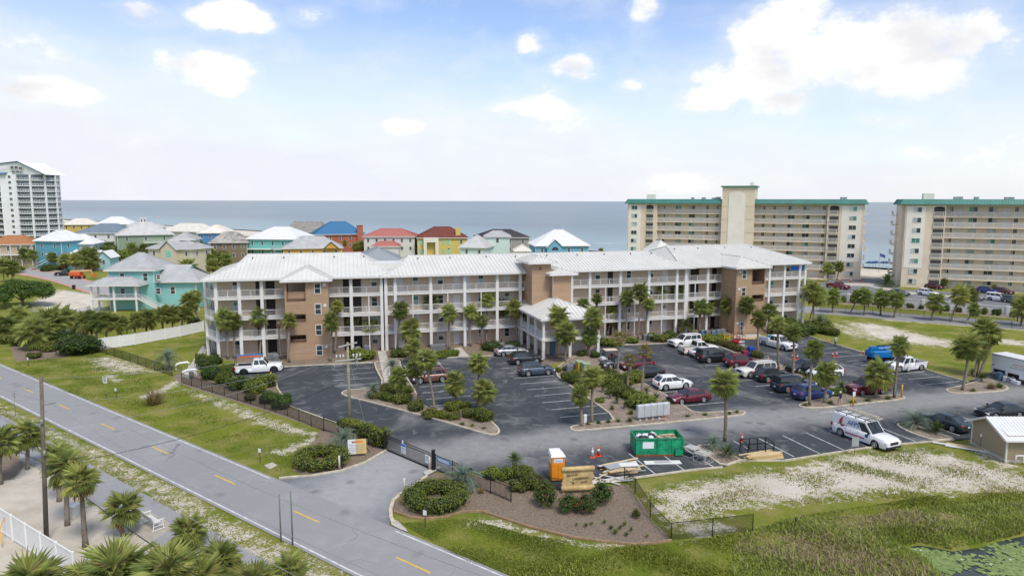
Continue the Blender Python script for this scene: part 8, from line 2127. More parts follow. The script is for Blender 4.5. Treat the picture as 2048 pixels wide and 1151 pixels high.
pt('floor', MB().box(-L2, L2, -W2, W2, .10, .15), RUST, du)
mb = MB()
for y0, y1 in ((-W2 - .06, -W2 + .09), (W2 - .09, W2 + .06)): mb.box(-L2 - .04, L2 + .04, y0, y1, H2, H2 + .09)
for x in (-L2 - .04, L2 - .07): mb.box(x, x + .11, -W2 + .09, W2 - .09, H2, H2 + .09)
pt('top_rim', mb, mat('worn_green', (.03, .20, .11), .6, var=.4, scale=6), du)
mb = MB()
for x in (-2.1, -.2, 1.1, 2.05): mb.box(x - .05, x + .05, -W2 - .06, -W2, .15, H2)
pt('rib', mb, DG, du)
mb = MB(); mb.box(-L2 - .02, L2 + .02, -W2 - .05, -W2 + .2, 0, .10); mb.box(-L2 - .02, L2 + .02, W2 - .2, W2 + .05, 0, .10); pt('skid_rail', mb, RUST, du)
pt('hook_block', MB().box(1.35, 2.0, -W2 - .28, -W2 - .07, .12, .55), DG, du)
pt('white_panel', MB().box(-1.55, -.55, -W2 - .02, -W2 - .001, .72, 1.3), SIGNW, du)
mb = MB(); mb.box(L2, L2 + .1, -W2 + .05, W2 - .05, .3, .4); mb.box(L2, L2 + .1, -W2 + .05, W2 - .05, 1.1, 1.2); mb.lathe([(.04, .2), (.04, 1.4)], 6, c=(L2 + .07, -W2 + .05, 0)); pt('end_gate_hinge', mb, DG, du)
rb_ = random.Random(2)
for i in range(7):
  c = [(-1.6, .2), (-1.2, -.4), (-.9, .4), (-.5, 0), (-1.5, -.55), (-.75, -.5), (-.25, .5)][i]; dark = i in (1, 3, 4)
  bl = [(rb_.uniform(-.1, .1), rb_.uniform(-.1, .1), rb_.uniform(.15, .3), rb_.uniform(.28, .4), rb_.uniform(.26, .36), rb_.uniform(.24, .32)) for _ in range(2)]
  me = leaf_cloud('rubbish_bag', bl, 60, .06, (mat('bag_black', (.02, .02, .022), .35) if dark else SIGNW, SIGNW), core=.98, seed=40 + i); me.materials[0] = MATS['bag_black'] if dark else SIGNW
  me.polygons.foreach_set('use_smooth', [True] * len(me.polygons))
  tag(add('rubbish_bag', me, None, None, DM @ T(c[0], c[1], 1.12)), ('black' if dark else 'white') + ' rubbish bag ' + ['at the left end', 'at the front left', 'at the back left', 'in the middle', 'in the front left corner', 'before the middle', 'at the back'][i] + ' of the dumpster', 'rubbish bag')
mb = MB()
for i in range(9): mb.bar((rb_.uniform(.0, .5), rb_.uniform(-.9, .9), rb_.uniform(1.15, 1.4)), (rb_.uniform(1.2, 2.0), rb_.uniform(-.9, .9), rb_.uniform(1.1, 1.5)), rb_.uniform(.1, .5), .03)
mb.box(-2.0, 2.0, -1.0, 1.0, .6, 1.14); stuff(tag(add('rubbish', mb, mat('scrap_boards', (.45, .36, .24), .85, var=.35, scale=2.5), None, DM), 'heap of broken boards and sheets in the right half of the dumpster', 'rubbish'))

# lumber piles: every board
LUM = [mat('fresh_lumber', (.52, .36, .16), .75, var=.15, scale=1.2), mat('pale_lumber', (.58, .46, .26), .75, var=.12, scale=1.2), mat('white_board', (.66, .66, .63), .6, var=.08), mat('grey_sheet', (.33, .35, .36), .6, var=.1)]
def pile(c, rz, specs, label):
  o = thing('lumber_pile', label, 'lumber pile', T(*c, .03, R(rz)))
  for x, y, z, l, w, t, a, mi in specs: add('board', MB().bev(-l / 2, l / 2, -w / 2, w / 2, 0, t, .006), LUM[mi], o, T(x, y, z, R(a)), True)
  return o
rl = random.Random(8); sp_ = []
for k in range(5):
  for j in range(5): sp_.append((rl.uniform(-.4, .4), -.9 + j * .42 + rl.uniform(-.08, .08), k * .09, rl.uniform(2.2, 3.6), rl.choice([.14, .24, .09]), .05, rl.uniform(-7, 7), rl.choice([0, 0, 1, 1, 2, 3]) if k > 1 else 0))
sp_ += [(-.3, 0, .48, 2.4, 1.0, .03, 12, 3), (.6, -.2, .50, 1.6, .8, .02, -8, 2), (.2, .6, .5, 3.6, .2, .04, 10, 1)]
pile((9.24,55.21), 16, sp_, 'large untidy pile of boards and sheets behind the scroll sign')
pile((7.44,53.11), 0, [(-.6, .4, .05, 4.6, .12, .05, -38, 2), (.2, -.2, .12, 4.0, .12, .05, 20, 2), (.4, -.5, .05, 4.2, .12, .05, 12, 2), (-.3, .1, .18, 3.2, .12, .05, 48, 1), (.9, .0, .2, 2.6, .1, .05, -30, 2)], 'crossed white battens lying beside the large board pile')
pile((13.11,56.9), 3, [(0, 0, 0, 3.2, .75, .05, 0, 2), (0, 0, .05, 1.4, .4, .02, 0, 3)], 'white panel lying on the asphalt in front of the dumpster')
sp_ = [(rl.uniform(-.3, .3), -.45 + (i % 5) * .2, .02 + (i // 5) * .12, rl.uniform(2.6, 3.5), .17, .11, rl.uniform(-3, 3), rl.choice([0, 1, 0])) for i in range(15)] + [(-.6, .3, .38, 3.6, .12, .08, 8, 1)]
pile((22.28,58.12), 13, sp_, 'neat stack of timber beams by the black cage')
pile((42.01,60.47), -32, [(-.6, .15, .0, 4.4, .3, .08, 0, 2), (0, -.2, .0, 3.6, .25, .08, 2, 2), (0, .35, .08, 3.4, .3, .05, -2, 1), (.4, .1, .08, 2.4, .3, .05, 3, 0), (1.2, .2, .13, 1.6, .3, .05, -4, 0), (1.9, -.3, .02, 2.0, .28, .06, 8, 2)], 'planks and white boards lying along the shed wall')
pile((39.45,111.1), 8, [(i * .3 - .6, i * .2 - .3, .0 + .02 * i, 2.6, .15, .04, i * 5 - 8, i % 2) for i in range(5)], 'loose boards at the foot of the right stair tower')

# metal rack and black cage
o = thing('steel_rack', 'pale metal frame rack right of the dumpster', 'rack', T(*(16.25,58.08), .02, R(-52))); RK = mat('pale_steel', (.52, .50, .45), .5, .3, var=.12)
for x0, x1, y0, y1, h_, nm in ((-1.7, 1.3, -.5, .5, .85, 'long_frame'), (.35, 1.6, -.75, .4, .75, 'table_frame')):
  mb = MB()
  for y in (y0, y1):
    for z in (.04, h_): mb.bar((x0, y, z), (x1, y, z), .05)
    for x in (x0, x1): mb.bar((x, y, 0), (x, y, h_), .05)
  for x in (x0, (x0 + x1) / 2, x1):
    for z in (.04, h_): mb.bar((x, y0, z), (x, y1, z), .05)
  pt(nm, mb, RK, o)
mb = MB(); mb.box(-.9, .3, -.48, .48, .87, .90); mb.box(.4, 1.5, -.7, .35, .77, .80); pt('sheet_top', mb, RK, o)
o = thing('steel_cage', 'low black steel lift platform cage standing on the lines', 'cage', T(*(22.09,59.21), .02, R(10))); mb = MB(); a, b2 = 1.25, .7
for z in (.05, .65, 1.15):
  for y in (-b2, b2): mb.bar((-a, y, z), (a, y, z), .05)
  for x in (-a, a): mb.bar((x, -b2, z), (x, b2, z), .05)
pt('rail', mb, BLKM, o)
for x in (-a, -.35, .45, a):
  for y in (-b2, b2): mb = MB(); mb.bar((x, y, 0), (x, y, 1.17), .07); pt('upright', mb, BLKM, o)
pt('floor', MB().box(-a, a, -b2, b2, .02, .06), mat('expanded_metal', (.05, .05, .05), .7), o)

# traffic cones
CONE_W = mat('faded_cone', (.62, .50, .47), .6)
def cone(p, label, m_=ORANGE, s=1.0, band=True):
  o = thing('traffic_cone', label, 'traffic cone', T(*p, .025, random.random() * 3, s), 'traffic cones'); pt('base', MB().bev(-.19, .19, -.19, .19, 0, .04, .02), ORANGE, o)
  mb = MB(); mb.lathe([(.14, .04), (.035, .70), (.02, .71)], 14); pt('body', mb, m_, o)
  if band: mb = MB(); mb.lathe([(.094, .36), (.070, .50), (.07, .505), (.095, .355)], 14); pt('white_band', mb, SIGNW, o)
for p, lab, m_, s in (((7.17,58.14), 'faded pink cone left of the dumpster', CONE_W, 1.25), ((7.75,58.5), 'orange cone right of the faded one near the dumpster', ORANGE, 1.25), ((21.82,62.31), 'orange cone behind the black cage', ORANGE, 1.0), ((40.52,96.6), 'orange cone left of the pair by the palm trunks', ORANGE, 1.1), ((41.12,96.3), 'orange cone with white top right of the palm trunks', ORANGE, 1.1), ((36.42,95), 'orange cone beyond the off white estate roof', ORANGE, 1.0),
                      ((47.01,98), 'left orange cone of the pair in the far stalls', ORANGE, .95), ((47.6,98), 'right orange cone of the pair in the far stalls', ORANGE, 1.1), ((51.03,108), 'orange cone at the kerb left of the standing man', ORANGE, .9), ((52.52,100), 'orange cone at the kerb before the blue boom lift', ORANGE, .9), ((51.51,71.2), 'white cone behind the black car roof', CONE_W, .9),
                      ((93.3,192.9), 'left cone at the foot of the left beige tower', ORANGE, 1.5), ((95.8,191.8), 'middle cone at the foot of the left beige tower', ORANGE, 1.5), ((99.2,193.1), 'right cone at the foot of the left beige tower', ORANGE, 1.5)):
  cone(p, lab, m_, s)

# mailbox bank
MBX = mat('mailbox_aluminium', (.60, .62, .63), .45, .3, var=.05); a, b2 = Vector((12.91,68.01)), Vector((16.47,69.18)); L = (b2 - a).length; o = thing('mailbox_bank', 'pale metal mailbox bank on pedestals on the long kerbed strip', 'mailbox', T(a.x, a.y + .15, .1, math.atan2((b2 - a).y, (b2 - a).x)))
n = 5; w = L / n
for i in range(n):
  mb = MB(); mb.bev(i * w + .015, (i + 1) * w - .015, -.22, .22, .34, 1.62, .03); c_ = pt('cabinet', mb, MBX, o)
  mb = MB()
  for j in range(6):
    for k in range(2): mb.box(i * w + .06 + k * (w / 2 - .04), i * w + .03 + (k + 1) * (w / 2 - .04), -.232, -.22, .42 + j * .19, .58 + j * .19)
  pt('mail_doors', mb, mat('mail_door', (.54, .56, .57), .45, .3), c_)
  mb = MB(); mb.lathe([(.16, 0), (.16, .02), (.05, .04), (.05, .34)], 8, c=((i + .5) * w, 0, 0)); pt('pedestal', mb, MBX, o)
mb = MB(); mb.bev(-.3, .3, -.12, .12, .5, .62, .02); tag(add('wooden_beam', mb, mat('brown_beam', (.18, .10, .05), .8), None, T(*(15.7,68.03), 0, TH)), 'short brown beam at the right end of the mailbox bank', 'beam')
tag(add('irrigation_box', MB().bev(-.16, .16, -.12, .12, 0, .85, .03), SIGNW, None, T(*(7.5,67.49), .1, TH)), 'small white controller box between the two palms of the kerbed strip', 'controller box')

# green utility cabinets
for p, lab in (((9.06,88.5), 'left yellow green utility cabinet before the porch'), ((9.74,87.4), 'right green utility cabinet before the porch')):
  o = thing('utility_cabinet', lab, 'utility cabinet', T(*p, .1, TH)); left = 'left' in lab
  pt('housing', MB().bev(-.5, .5, -.5, .5, 0, 1.35, .05), mat('faded_yellow_paint', (.46, .33, .05), .6, var=.1) if left else mat('pale_green_paint', (.27, .36, .24), .6, var=.1), o)
  mb = MB(); mb.add([(-.54, -.54, 1.35), (.54, -.54, 1.28), (.54, .54, 1.34), (-.54, .54, 1.42), (-.54, -.54, 1.43), (.54, -.54, 1.36), (.54, .54, 1.42), (-.54, .54, 1.5)], [(3, 2, 1, 0), (4, 5, 6, 7), (0, 1, 5, 4), (1, 2, 6, 5), (2, 3, 7, 6), (3, 0, 4, 7)]); pt('lid', mb, mat('pale_green_paint', (.27, .36, .24)), o)

# air conditioning condensers
AC = mat('condenser_grey', (.17, .18, .185), .6, .2, var=.1); ACT = mat('condenser_top', (.25, .27, .29), .5, .3)
ac0 = None
def ac_root(M, label):
  o = thing('condenser', label, 'air conditioner', M, 'condensers along the building'); pt('housing', MB().bev(-.42, .42, -.42, .42, .05, .95, .05), AC, o)
  mb = MB()
  for z in range(8):
    for s in (-1, 1): mb.box(-.40, .40, s * .43 - .006, s * .43 + .006, .14 + z * .1, .17 + z * .1)
  pt('grille', mb, ACT, o); mb = MB(); mb.lathe([(.0, .95), (.36, .95), (.36, 1.0), (.30, 1.0), (.28, .97), (0, .97)], 14)
  for t in range(3): mb.bar((-.34 * math.cos(t * 1.05), -.34 * math.sin(t * 1.05), .99), (.34 * math.cos(t * 1.05), .34 * math.sin(t * 1.05), .99), .03)
  pt('fan_guard', mb, ACT, o); pt('pad', MB().box(-.5, .5, -.5, .5, 0, .05), CONC, o); return o
ACS = [(((-34.3,94.9), (-33.84,95.2), (-33.31,94.3)), 'grey condenser behind the front of the white pickup', ('leftmost', 'middle', 'rightmost')), (((-22.9,99.5), (-21.85,100.6)), 'dark condenser above the clipped hedge right of the left stair tower', ('left', 'right')),
       (((-11.91,101), (-11.27,101.4), (-10.54,101.7)), 'condenser left of the wreath door walk', ('left', 'middle', 'right')), (((-3.02,101.8), (-1.59,102.6)), 'condenser behind the silver sedan', ('left', 'right')), (((7.59,88.5), (8.26,89.3)), 'dark condenser in the bed before the porch', ('left', 'right')),
       (((13.54,107.2), (14.39,107.6), (15.09,108)), 'condenser right of the porch', ('left', 'middle', 'right')), (((21.77,109.7), (22.51,109.3), (23.58,110.1), (24.57,110.5)), 'condenser behind the big white estate nose', ('first', 'second', 'third', 'fourth')),
       (((32.17,113.6), (32.9,113.1), (33.95,113.6), (34.93,114), (35.84,114.5)), 'condenser in the row before the right stair tower', ('first', 'second', 'third', 'fourth', 'fifth'))]
for pts, lab, which in ACS:
  for p, wch in zip(pts, which):
    M = T(*p, .03, TH); l_ = wch + ' ' + lab
    if ac0 is None: ac0 = ac_root(M, l_)
    else: clone(ac0, M, l_)

# scissor lifts, yellow frame, golf cart
def wheels4(o, xs, ys, r_, m_=TYRE):
  for x in xs:
    for y in ys: mb = MB(); mb.lathe([(.0, -.07), (r_ * .9, -.07), (r_, -.04), (r_, .04), (r_ * .9, .07), (0, .07)], 14); w = add('wheel', mb, m_, o, Matrix.Translation((x, y, r_)) @ Matrix.Rotation(R(90), 4, 'X'), True)
REDM = mat('lift_red', (.48, .015, .02), .45, var=.08)
o = thing('scissor_lift', 'red scissor lift with white label before the right stair tower', 'scissor lift', T(*(34.48,102.3), .03, TH + R(90)))
pt('chassis', MB().bev(-.95, .95, -.55, .55, .22, .62, .05), REDM, o); wheels4(o, (-.7, .7), (-.5, .5), .22)
mb = MB()
for y in (-.4, .4):
  for k in range(3): z = .66 + k * .2; mb.bar((-.85, y, z), (.85, y, z + .18), .05); mb.bar((.85, y + .04, z), (-.85, y + .04, z + .18), .05)
pt('scissor_stack', mb, REDM, o)
pt('platform', MB().box(-1.0, 1.0, -.58, .58, 1.28, 1.36), REDM, o)
mb = MB()
for z in (1.85, 2.4):
  for y in (-.56, .56): mb.bar((-.98, y, z), (.98, y, z), .05)
  for x in (-.98, .98): mb.bar((x, -.56, z), (x, .56, z), .05)
for x in (-.98, -.35, .35, .98):
  for y in (-.56, .56): mb.bar((x, y, 1.36), (x, y, 2.42), .05)
pt('guard_rail', mb, REDM, o)
pt('white_label', MB().box(-1.02, -1.0, -.5, .5, .72, 1.12), SIGNW, o); pt('toe_board', MB().box(-1.01, -.99, -.5, .5, 1.36, 1.62), SIGNW, o)
BLM = mat('lift_blue', (.01, .06, .34), .45, var=.08)
o = thing('low_lift', 'blue and dark red low level lift behind the rounded hedge', 'lift', T(*(34.58,97.9), .03, TH)); mb = MB(); mb.bev(-.2, .95, -.45, .45, .18, .75, .05); mb.bev(.0, .8, -.4, .4, .95, 1.45, .05); pt('base', mb, BLM, o)
pt('power_box', MB().bev(-1.0, -.2, -.4, .4, .2, .95, .06), mat('lift_dark_red', (.20, .03, .05), .5), o); wheels4(o, (-.7, .6), (-.45, .45), .18)
mb = MB(); [mb.bar((x, y, .75), (x, y, 1.1), .05) for x in (.1, .7) for y in (-.35, .35)]; pt('mast', mb, GALV, o)
o = thing('steel_goal', 'yellow steel goal frame on a base left of the red scissor lift', 'frame', T(*(34.21,106.3), .03, TH)); mb = MB()
mb.bar((-.5, .2, .1), (-.5, .2, 1.75), .09); pt('upright', mb, YELP, o); mb = MB(); mb.bar((.5, .2, .1), (.5, .2, 1.6), .09); pt('upright', mb, YELP, o)
mb = MB(); mb.bar((-.5, .2, 1.1), (.5, .2, 1.1), .06); pt('crossbar', mb, YELP, o); pt('base', MB().bev(-.85, .85, -.4, .45, .0, .16, .03), YELP, o)
gc = thing('golf_cart', 'white golf cart with red seat and cream roof by the porch', 'golf cart', T(*(13.64,94.2), .03, A1 and R(192)))
mb = MB(); mb.bev(-1.1, 1.1, -.55, .55, .25, .52, .06); mb.bev(.55, 1.15, -.5, .5, .5, .88, .12); mb.bev(-1.1, -.45, -.52, .52, .5, .78, .08); pt('body', mb, PAINT['white'], gc); wheels4(gc, (-.75, .8), (-.5, .5), .23)
mb = MB(); mb.bev(-.55, -.05, -.5, .5, .52, .80, .05); mb.bev(-.6, -.45, -.5, .5, .78, 1.2, .05); pt('seat', mb, mat('seat_red', (.30, .02, .03), .6), gc)
pt('roof', MB().bev(-1.15, .75, -.62, .62, 1.78, 1.86, .06), mat('roof_cream', (.60, .52, .38), .6), gc)
for x in (-1.0, .62):
  for y in (-.5, .5): mb = MB(); mb.bar((x + (.25 if x > 0 else 0), y, .7), (x, y, 1.79), .035); pt('roof_post', mb, BLKM, gc)
mb = MB(); mb.add([(.8, -.5, .9), (.8, .5, .9), (.65, .5, 1.7), (.65, -.5, 1.7)], [(0, 1, 2, 3)]); pt('windscreen', mb, glassmat('cart_glass', (.1, .12, .13)), gc)

# boom lifts
def boom_lift(M, col_m, boom_m, label, text=None, s=1.0, jib=True):
  o = thing('boom_lift', label, 'boom lift', M)
  pt('chassis', MB().bev(-1.6, 1.6, -.8, .8, .55, .9, .06), BLK if text else col_m, o); wheels4(o, (-1.2, 1.2), (-.95, .95), .5)
  mb = MB(); mb.bev(-2.1, 1.2, -1.05, -.25, .95, 1.9, .18); mb.bev(-2.1, 1.2, .25, 1.05, .95, 1.9, .18); mb.bev(-2.2, -1.5, -.9, .9, 1.0, 1.8, .15); pt('turret_hood', mb, col_m, o)
  mb = MB(); mb.bar((-2.0, 0, 2.15), (3.3, 0, 2.35), .42, .48); mb.bar((2.6, 0, 2.33), (4.2, 0, 2.4), .32, .36); pt('boom', mb, boom_m, o)
  mb = MB(); mb.bar((-1.5, 0, 1.6), (-2.0, 0, 2.2), .3, .5); pt('knuckle', mb, boom_m, o)
  mb = MB(); mb.bar((-.9, 0, 2.5), (1.0, .0, 2.55), .14); pt('cable_track', mb, BLK, o)
  if jib:
    mb = MB(); mb.bar((4.2, 0, 2.35), (4.5, 0, 1.2), .2); pt('jib', mb, boom_m, o)
    mb = MB()
    for z in (.75, 1.3, 1.8):
      for y in (-.8, .8): mb.bar((4.5, y, z), (5.4, y, z), .06)
      for x in (4.5, 5.4): mb.bar((x, -.8, z), (x, .8, z), .06)
    for x in (4.5, 5.4):
      for y in (-.8, 0, .8): mb.bar((x, y, .7), (x, y, 1.82), .06)
    mb.box(4.5, 5.4, -.8, .8, .66, .74); pt('basket', mb, col_m, o)
  if text: lt = TXT[text, .34]; lt.materials.append(SIGNW); add('lettering', lt, None, o, T(.35, -.215, 2.24) @ Matrix.Rotation(R(90), 4, 'X') @ Matrix.Rotation(R(2), 4, 'Z'), True)
  return o
GB = mat('boom_blue', (.005, .15, .40), .45, var=.06)
boom_lift(T(*(52.3,94.6), .03, R(8), .95), GB, GB, 'bright blue boom lift parked beside the white pickup', 'Genie S80/S85', jib=False)
boom_lift(T(*(-125.3,195.8), .03, R(-4), 1.0), mat('boom_orange', (.62, .11, .03), .5, var=.1), mat('boom_cream', (.62, .45, .20), .5), 'orange and cream boom lift on the street by the turquoise house')
mb = MB(); mb.add([(-.28, -.3, 0), (.28, -.3, 0), (.28, .3, 0), (-.28, .3, 0), (-.34, -.36, .95), (.34, -.36, .95), (.34, .36, .95), (-.34, .36, .95)], [(3, 2, 1, 0), (0, 1, 5, 4), (1, 2, 6, 5), (2, 3, 7, 6), (3, 0, 4, 7), (4, 5, 6, 7)])
o = thing('wheelie_bin', 'black wheelie bin on the pink street kerb', 'bin', T(*(-111.5,172.3), .03, .3)); pt('bin_body', mb, BLK, o); pt('lid', MB().bev(-.37, .37, -.42, .38, .95, 1.05, .04), BLK, o)

# white trailer
ta_, tb_ = Vector((62.4,86.9)), Vector((63.38,83.7)); dd = (tb_ - ta_).normalized(); TM = T(ta_.x, ta_.y, .03, math.atan2(dd.y, dd.x)); tl = thing('box_trailer', 'white box trailer at the right picture edge', 'trailer', TM)
TW = mat('trailer_white', (.72, .74, .75), .45, var=.04, scale=.6)
mb = MB(); opening_wall(mb, 0, 9, .55, 3.0, 0, .06, [(.3, 1.9, .55, 1.15), (2.2, 3.7, .55, 1.05), (5.6, 6.6, .75, 2.5)]); add('side_wall', mb, TW, tl, TM)
mb = MB(); mb.box(0, 9, 2.4, 2.46, .55, 3.0); mb.box(0, .06, .06, 2.4, .55, 3.0); mb.box(8.94, 9, .06, 2.4, .55, 3.0); mb.box(0, 9, 0.06, 2.4, .55, .62); add('shell', mb, TW, tl, TM)
add('roof', MB().box(-.04, 9.04, -.04, 2.5, 3.0, 3.08), mat('trailer_roof', (.66, .67, .67), .5), tl, TM)
add('edge_trim', MB().box(-.02, 9.02, -.05, .0, 2.93, 3.0), GALV, tl, TM)
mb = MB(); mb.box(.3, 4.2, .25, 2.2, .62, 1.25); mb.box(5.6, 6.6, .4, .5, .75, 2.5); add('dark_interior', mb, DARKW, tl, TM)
for x in (2.5, 3.35): mb = MB(); mb.lathe([(0, -.1), (.36, -.1), (.38, 0), (.36, .1), (0, .1)], 16); add('wheel', mb, TYRE, tl, TM @ Matrix.Translation((x, .14, .38)) @ Matrix.Rotation(R(90), 4, 'X'))
add('side_lamp', MB().box(.1, .45, -.02, 0, 1.55, 1.68), TAILL, tl, TM)
lt = TXT['MDTC', .55]; lt.materials.append(mat('trailer_print', (.55, .28, .22), .6)); add('lettering', lt, None, tl, TM @ T(3.5, -.006, 2.1) @ Matrix.Rotation(R(90), 4, 'X'))
add('print_line', MB().box(2.4, 4.3, -.008, 0, 1.72, 1.80), INK, tl, TM)
for x, w_, h_, m_, lab in ((1.6, .55, .95, mat('crate_blue', (.07, .14, .20), .6), 'tall dark blue bin standing before the trailer wheels'), (2.4, .4, .6, SIGNW, 'first white drum before the trailer'), (2.9, .4, .6, mat('crate_grey', (.3, .33, .38), .6), 'grey drum before the trailer'), (3.4, .4, .55, SIGNW, 'second white drum before the trailer'), (3.95, .55, .4, SIGNW, 'low white box at the right of the drums before the trailer')):
  mb = MB(); mb.bev(-w_ / 2, w_ / 2, -w_ / 2, w_ / 2, 0, h_ * .93, .05); o = thing('storage_bin', lab, 'bin', TM @ T(x, -.55, 0)); pt('bin_body', mb, m_, o); pt('lid', MB().bev(-w_ / 2 - .02, w_ / 2 + .02, -w_ / 2 - .02, w_ / 2 + .02, h_ * .93, h_, .02), m_, o)

# shed at the right edge
SH = siding('shed_siding', (.34, .28, .19), .115, .05)
c0 = Vector((43,57.09)); cl = Vector((43.03,61.65)); e1 = (c0 - cl).normalized(); e2 = Vector((-e1.y, e1.x)); shm = T(cl.x, cl.y, .02, math.atan2(e1.y, e1.x)); LW = (c0 - cl).length; SL = 11.; sh = thing('shed', 'beige clapboard shed with white metal roof at the right edge', 'shed', shm)
hz, rz_ = 2.45, 3.35
mb = MB(); mb.add([(0, 0, .3), (LW, 0, .3), (LW, 0, hz), (LW / 2, 0, rz_), (0, 0, hz), (0, SL, .3), (LW, SL, .3), (LW, SL, hz), (LW / 2, SL, rz_), (0, SL, hz)], [(0, 1, 2, 3, 4), (9, 8, 7, 6, 5), (1, 6, 7, 2), (5, 0, 4, 9)]); add('wall', mb, SH, sh, shm)
add('foundation', MB().box(.03, LW - .03, .03, SL - .03, 0, .3), CONC, sh, shm)
mb, sm = MB(), MB(); ov = .45
roof_faces(mb, sm, [[(-ov, SL + ov, hz - .28), (-ov, -ov, hz - .28), (LW / 2, -ov, rz_ + .08), (LW / 2, SL + ov, rz_ + .08)], [(LW + ov, -ov, hz - .28), (LW + ov, SL + ov, hz - .28), (LW / 2, SL + ov, rz_ + .08), (LW / 2, -ov, rz_ + .08)]], .3, (.03, .03)); ro = add('roof', mb, RW, sh, shm); stuff(add('standing_seams', sm, RW, ro, shm))
mb = MB(); mb.bar((-ov, -ov, hz - .36), (LW / 2, -ov, rz_), .05, .18); mb.bar((LW + ov, -ov, hz - .36), (LW / 2, -ov, rz_), .05, .18); mb.box(LW + ov - .02, LW + ov + .08, -ov, SL, hz - .42, hz - .28); add('barge_board', mb, TRIM, sh, shm)
for x in (-.02, LW - .1): add('corner_board', MB().box(x, x + .12, -.03, .09, .1, hz - .1), TRIM, sh, shm)
mb = MB(); mb.tube([(LW + .3, -.3, hz - .4), (LW + .06, -.1, hz - .6), (LW + .06, -.1, .05)], .05, 6); add('downpipe', mb, TRIM, sh, shm)
add('meter', MB().bev(LW * .28, LW * .28 + .22, -.1, 0, 1.25, 1.5, .03), SIGNW, sh, shm); mb = MB(); mb.tube([(LW * .28 + .1, -.04, 1.25), (LW * .28 + .02, -.04, .2)], .02, 5); add('conduit', mb, GALV, sh, shm)
mb = MB(); mb.tube([(LW + .4, .6, .1), (LW + .4, .6, .8), (LW + .4, 1.2, .8), (LW + .4, 1.2, .2), (LW + .4, 1.8, .2), (LW + .4, 1.8, .9), (LW + .4, 2.4, .9)], .07, 6); add('pipework', mb, VINYL, sh, shm)

# glider bench, bin and person figures near the path
GB_M = T(*(-25.05,45.02), .03, R(-38)); o = thing('glider_bench', 'white metal glider bench on the pad beside the footpath', 'bench', GB_M)
mb = MB(); [mb.bar((-.85, -.1 + i * .1, .46), (.85, -.1 + i * .1, .46), .07, .03) for i in range(5)]; pt('seat', mb, VINYL, o)
mb = MB(); [mb.bar((-.85, -.18 - i * .04, .58 + i * .11), (.85, -.18 - i * .04, .58 + i * .11), .03, .07) for i in range(4)]; pt('backrest', mb, VINYL, o)
for x in (-.95, .95):
  mb = MB(); mb.bar((x, -.4, .04), (x, .5, .04), .05); mb.bar((x, -.3, .04), (x, -.2, .95), .05); mb.bar((x, .4, .04), (x, .35, .7), .05); mb.bar((x, -.25, .7), (x, .45, .7), .06); mb.bar((x, -.25, .3), (x, .4, .3), .04); pt('side_frame', mb, VINYL, o)
o = thing('park_bin', 'white slatted litter bin beside the foreground palms', 'bin', T(*(-31.36,46.35), 0)); pt('bin_body', MB().bev(-.3, .3, -.3, .3, 0, .9, .04), mat('bin_white', (.55, .54, .50), .7, var=.1), o); pt('lid', MB().bev(-.34, .34, -.34, .34, .9, 1.0, .04), VINYL, o)

# garden wall of the towers, with pilasters, and its shrubs
GWM = mat('garden_wall_white', (.62, .61, .58), .8, var=.06, world=True); a, b2 = Vector((72.3,156)), Vector((106.7,128.7)); L = (b2 - a).length; GM = T(a.x, a.y, 0, math.atan2((b2 - a).y, (b2 - a).x)); gw = thing('garden_wall', 'long pale garden wall with pilasters before the beige towers', 'wall', GM)
n = 9
for i in range(n):
  x0, x1 = L * i / n, L * (i + 1) / n; mb = MB(); mb.box(x0 + .3, x1 - .3, -.1, .1, 0, 1.75); mb.box(x0 + .3, x1 - .3, -.16, .16, 1.75, 1.85); add('wall_panel', mb, GWM, gw, GM); add('pilaster', MB().bev(x0 - .3, x0 + .3, -.3, .3, 0, 2.0, .05), GWM, gw, GM)
ORD = 'first second third fourth fifth sixth seventh eighth ninth tenth eleventh twelfth thirteenth fourteenth fifteenth sixteenth seventeenth eighteenth nineteenth twentieth'.split()
for i in range(20):
  p = a + (b2 - a) * ((i + .5) / 20); k = ('k', 'b', 'k', 'o')[i % 4]
  o = add('shrub', SHRUB_ME[k][i % 3], None, None, T(p.x, p.y - 1.6 + .3 * (i % 3), 0, i * 1.3, (.75 + .2 * (i % 3), .75, .9 + .25 * ((i * 7) % 4))))
  tag(o, ORD[i] + ' small shrub from the left in the bed along the pale garden wall', 'shrub', 'shrubs along the garden wall')
sheet('wall_bed', [tuple(a + Vector((0, -.2))), tuple(b2 + Vector((0, -.2))), tuple(b2 + Vector((0, -4.0))), tuple(a + Vector((0, -4.0)))][::-1], .012, MULCH_M)
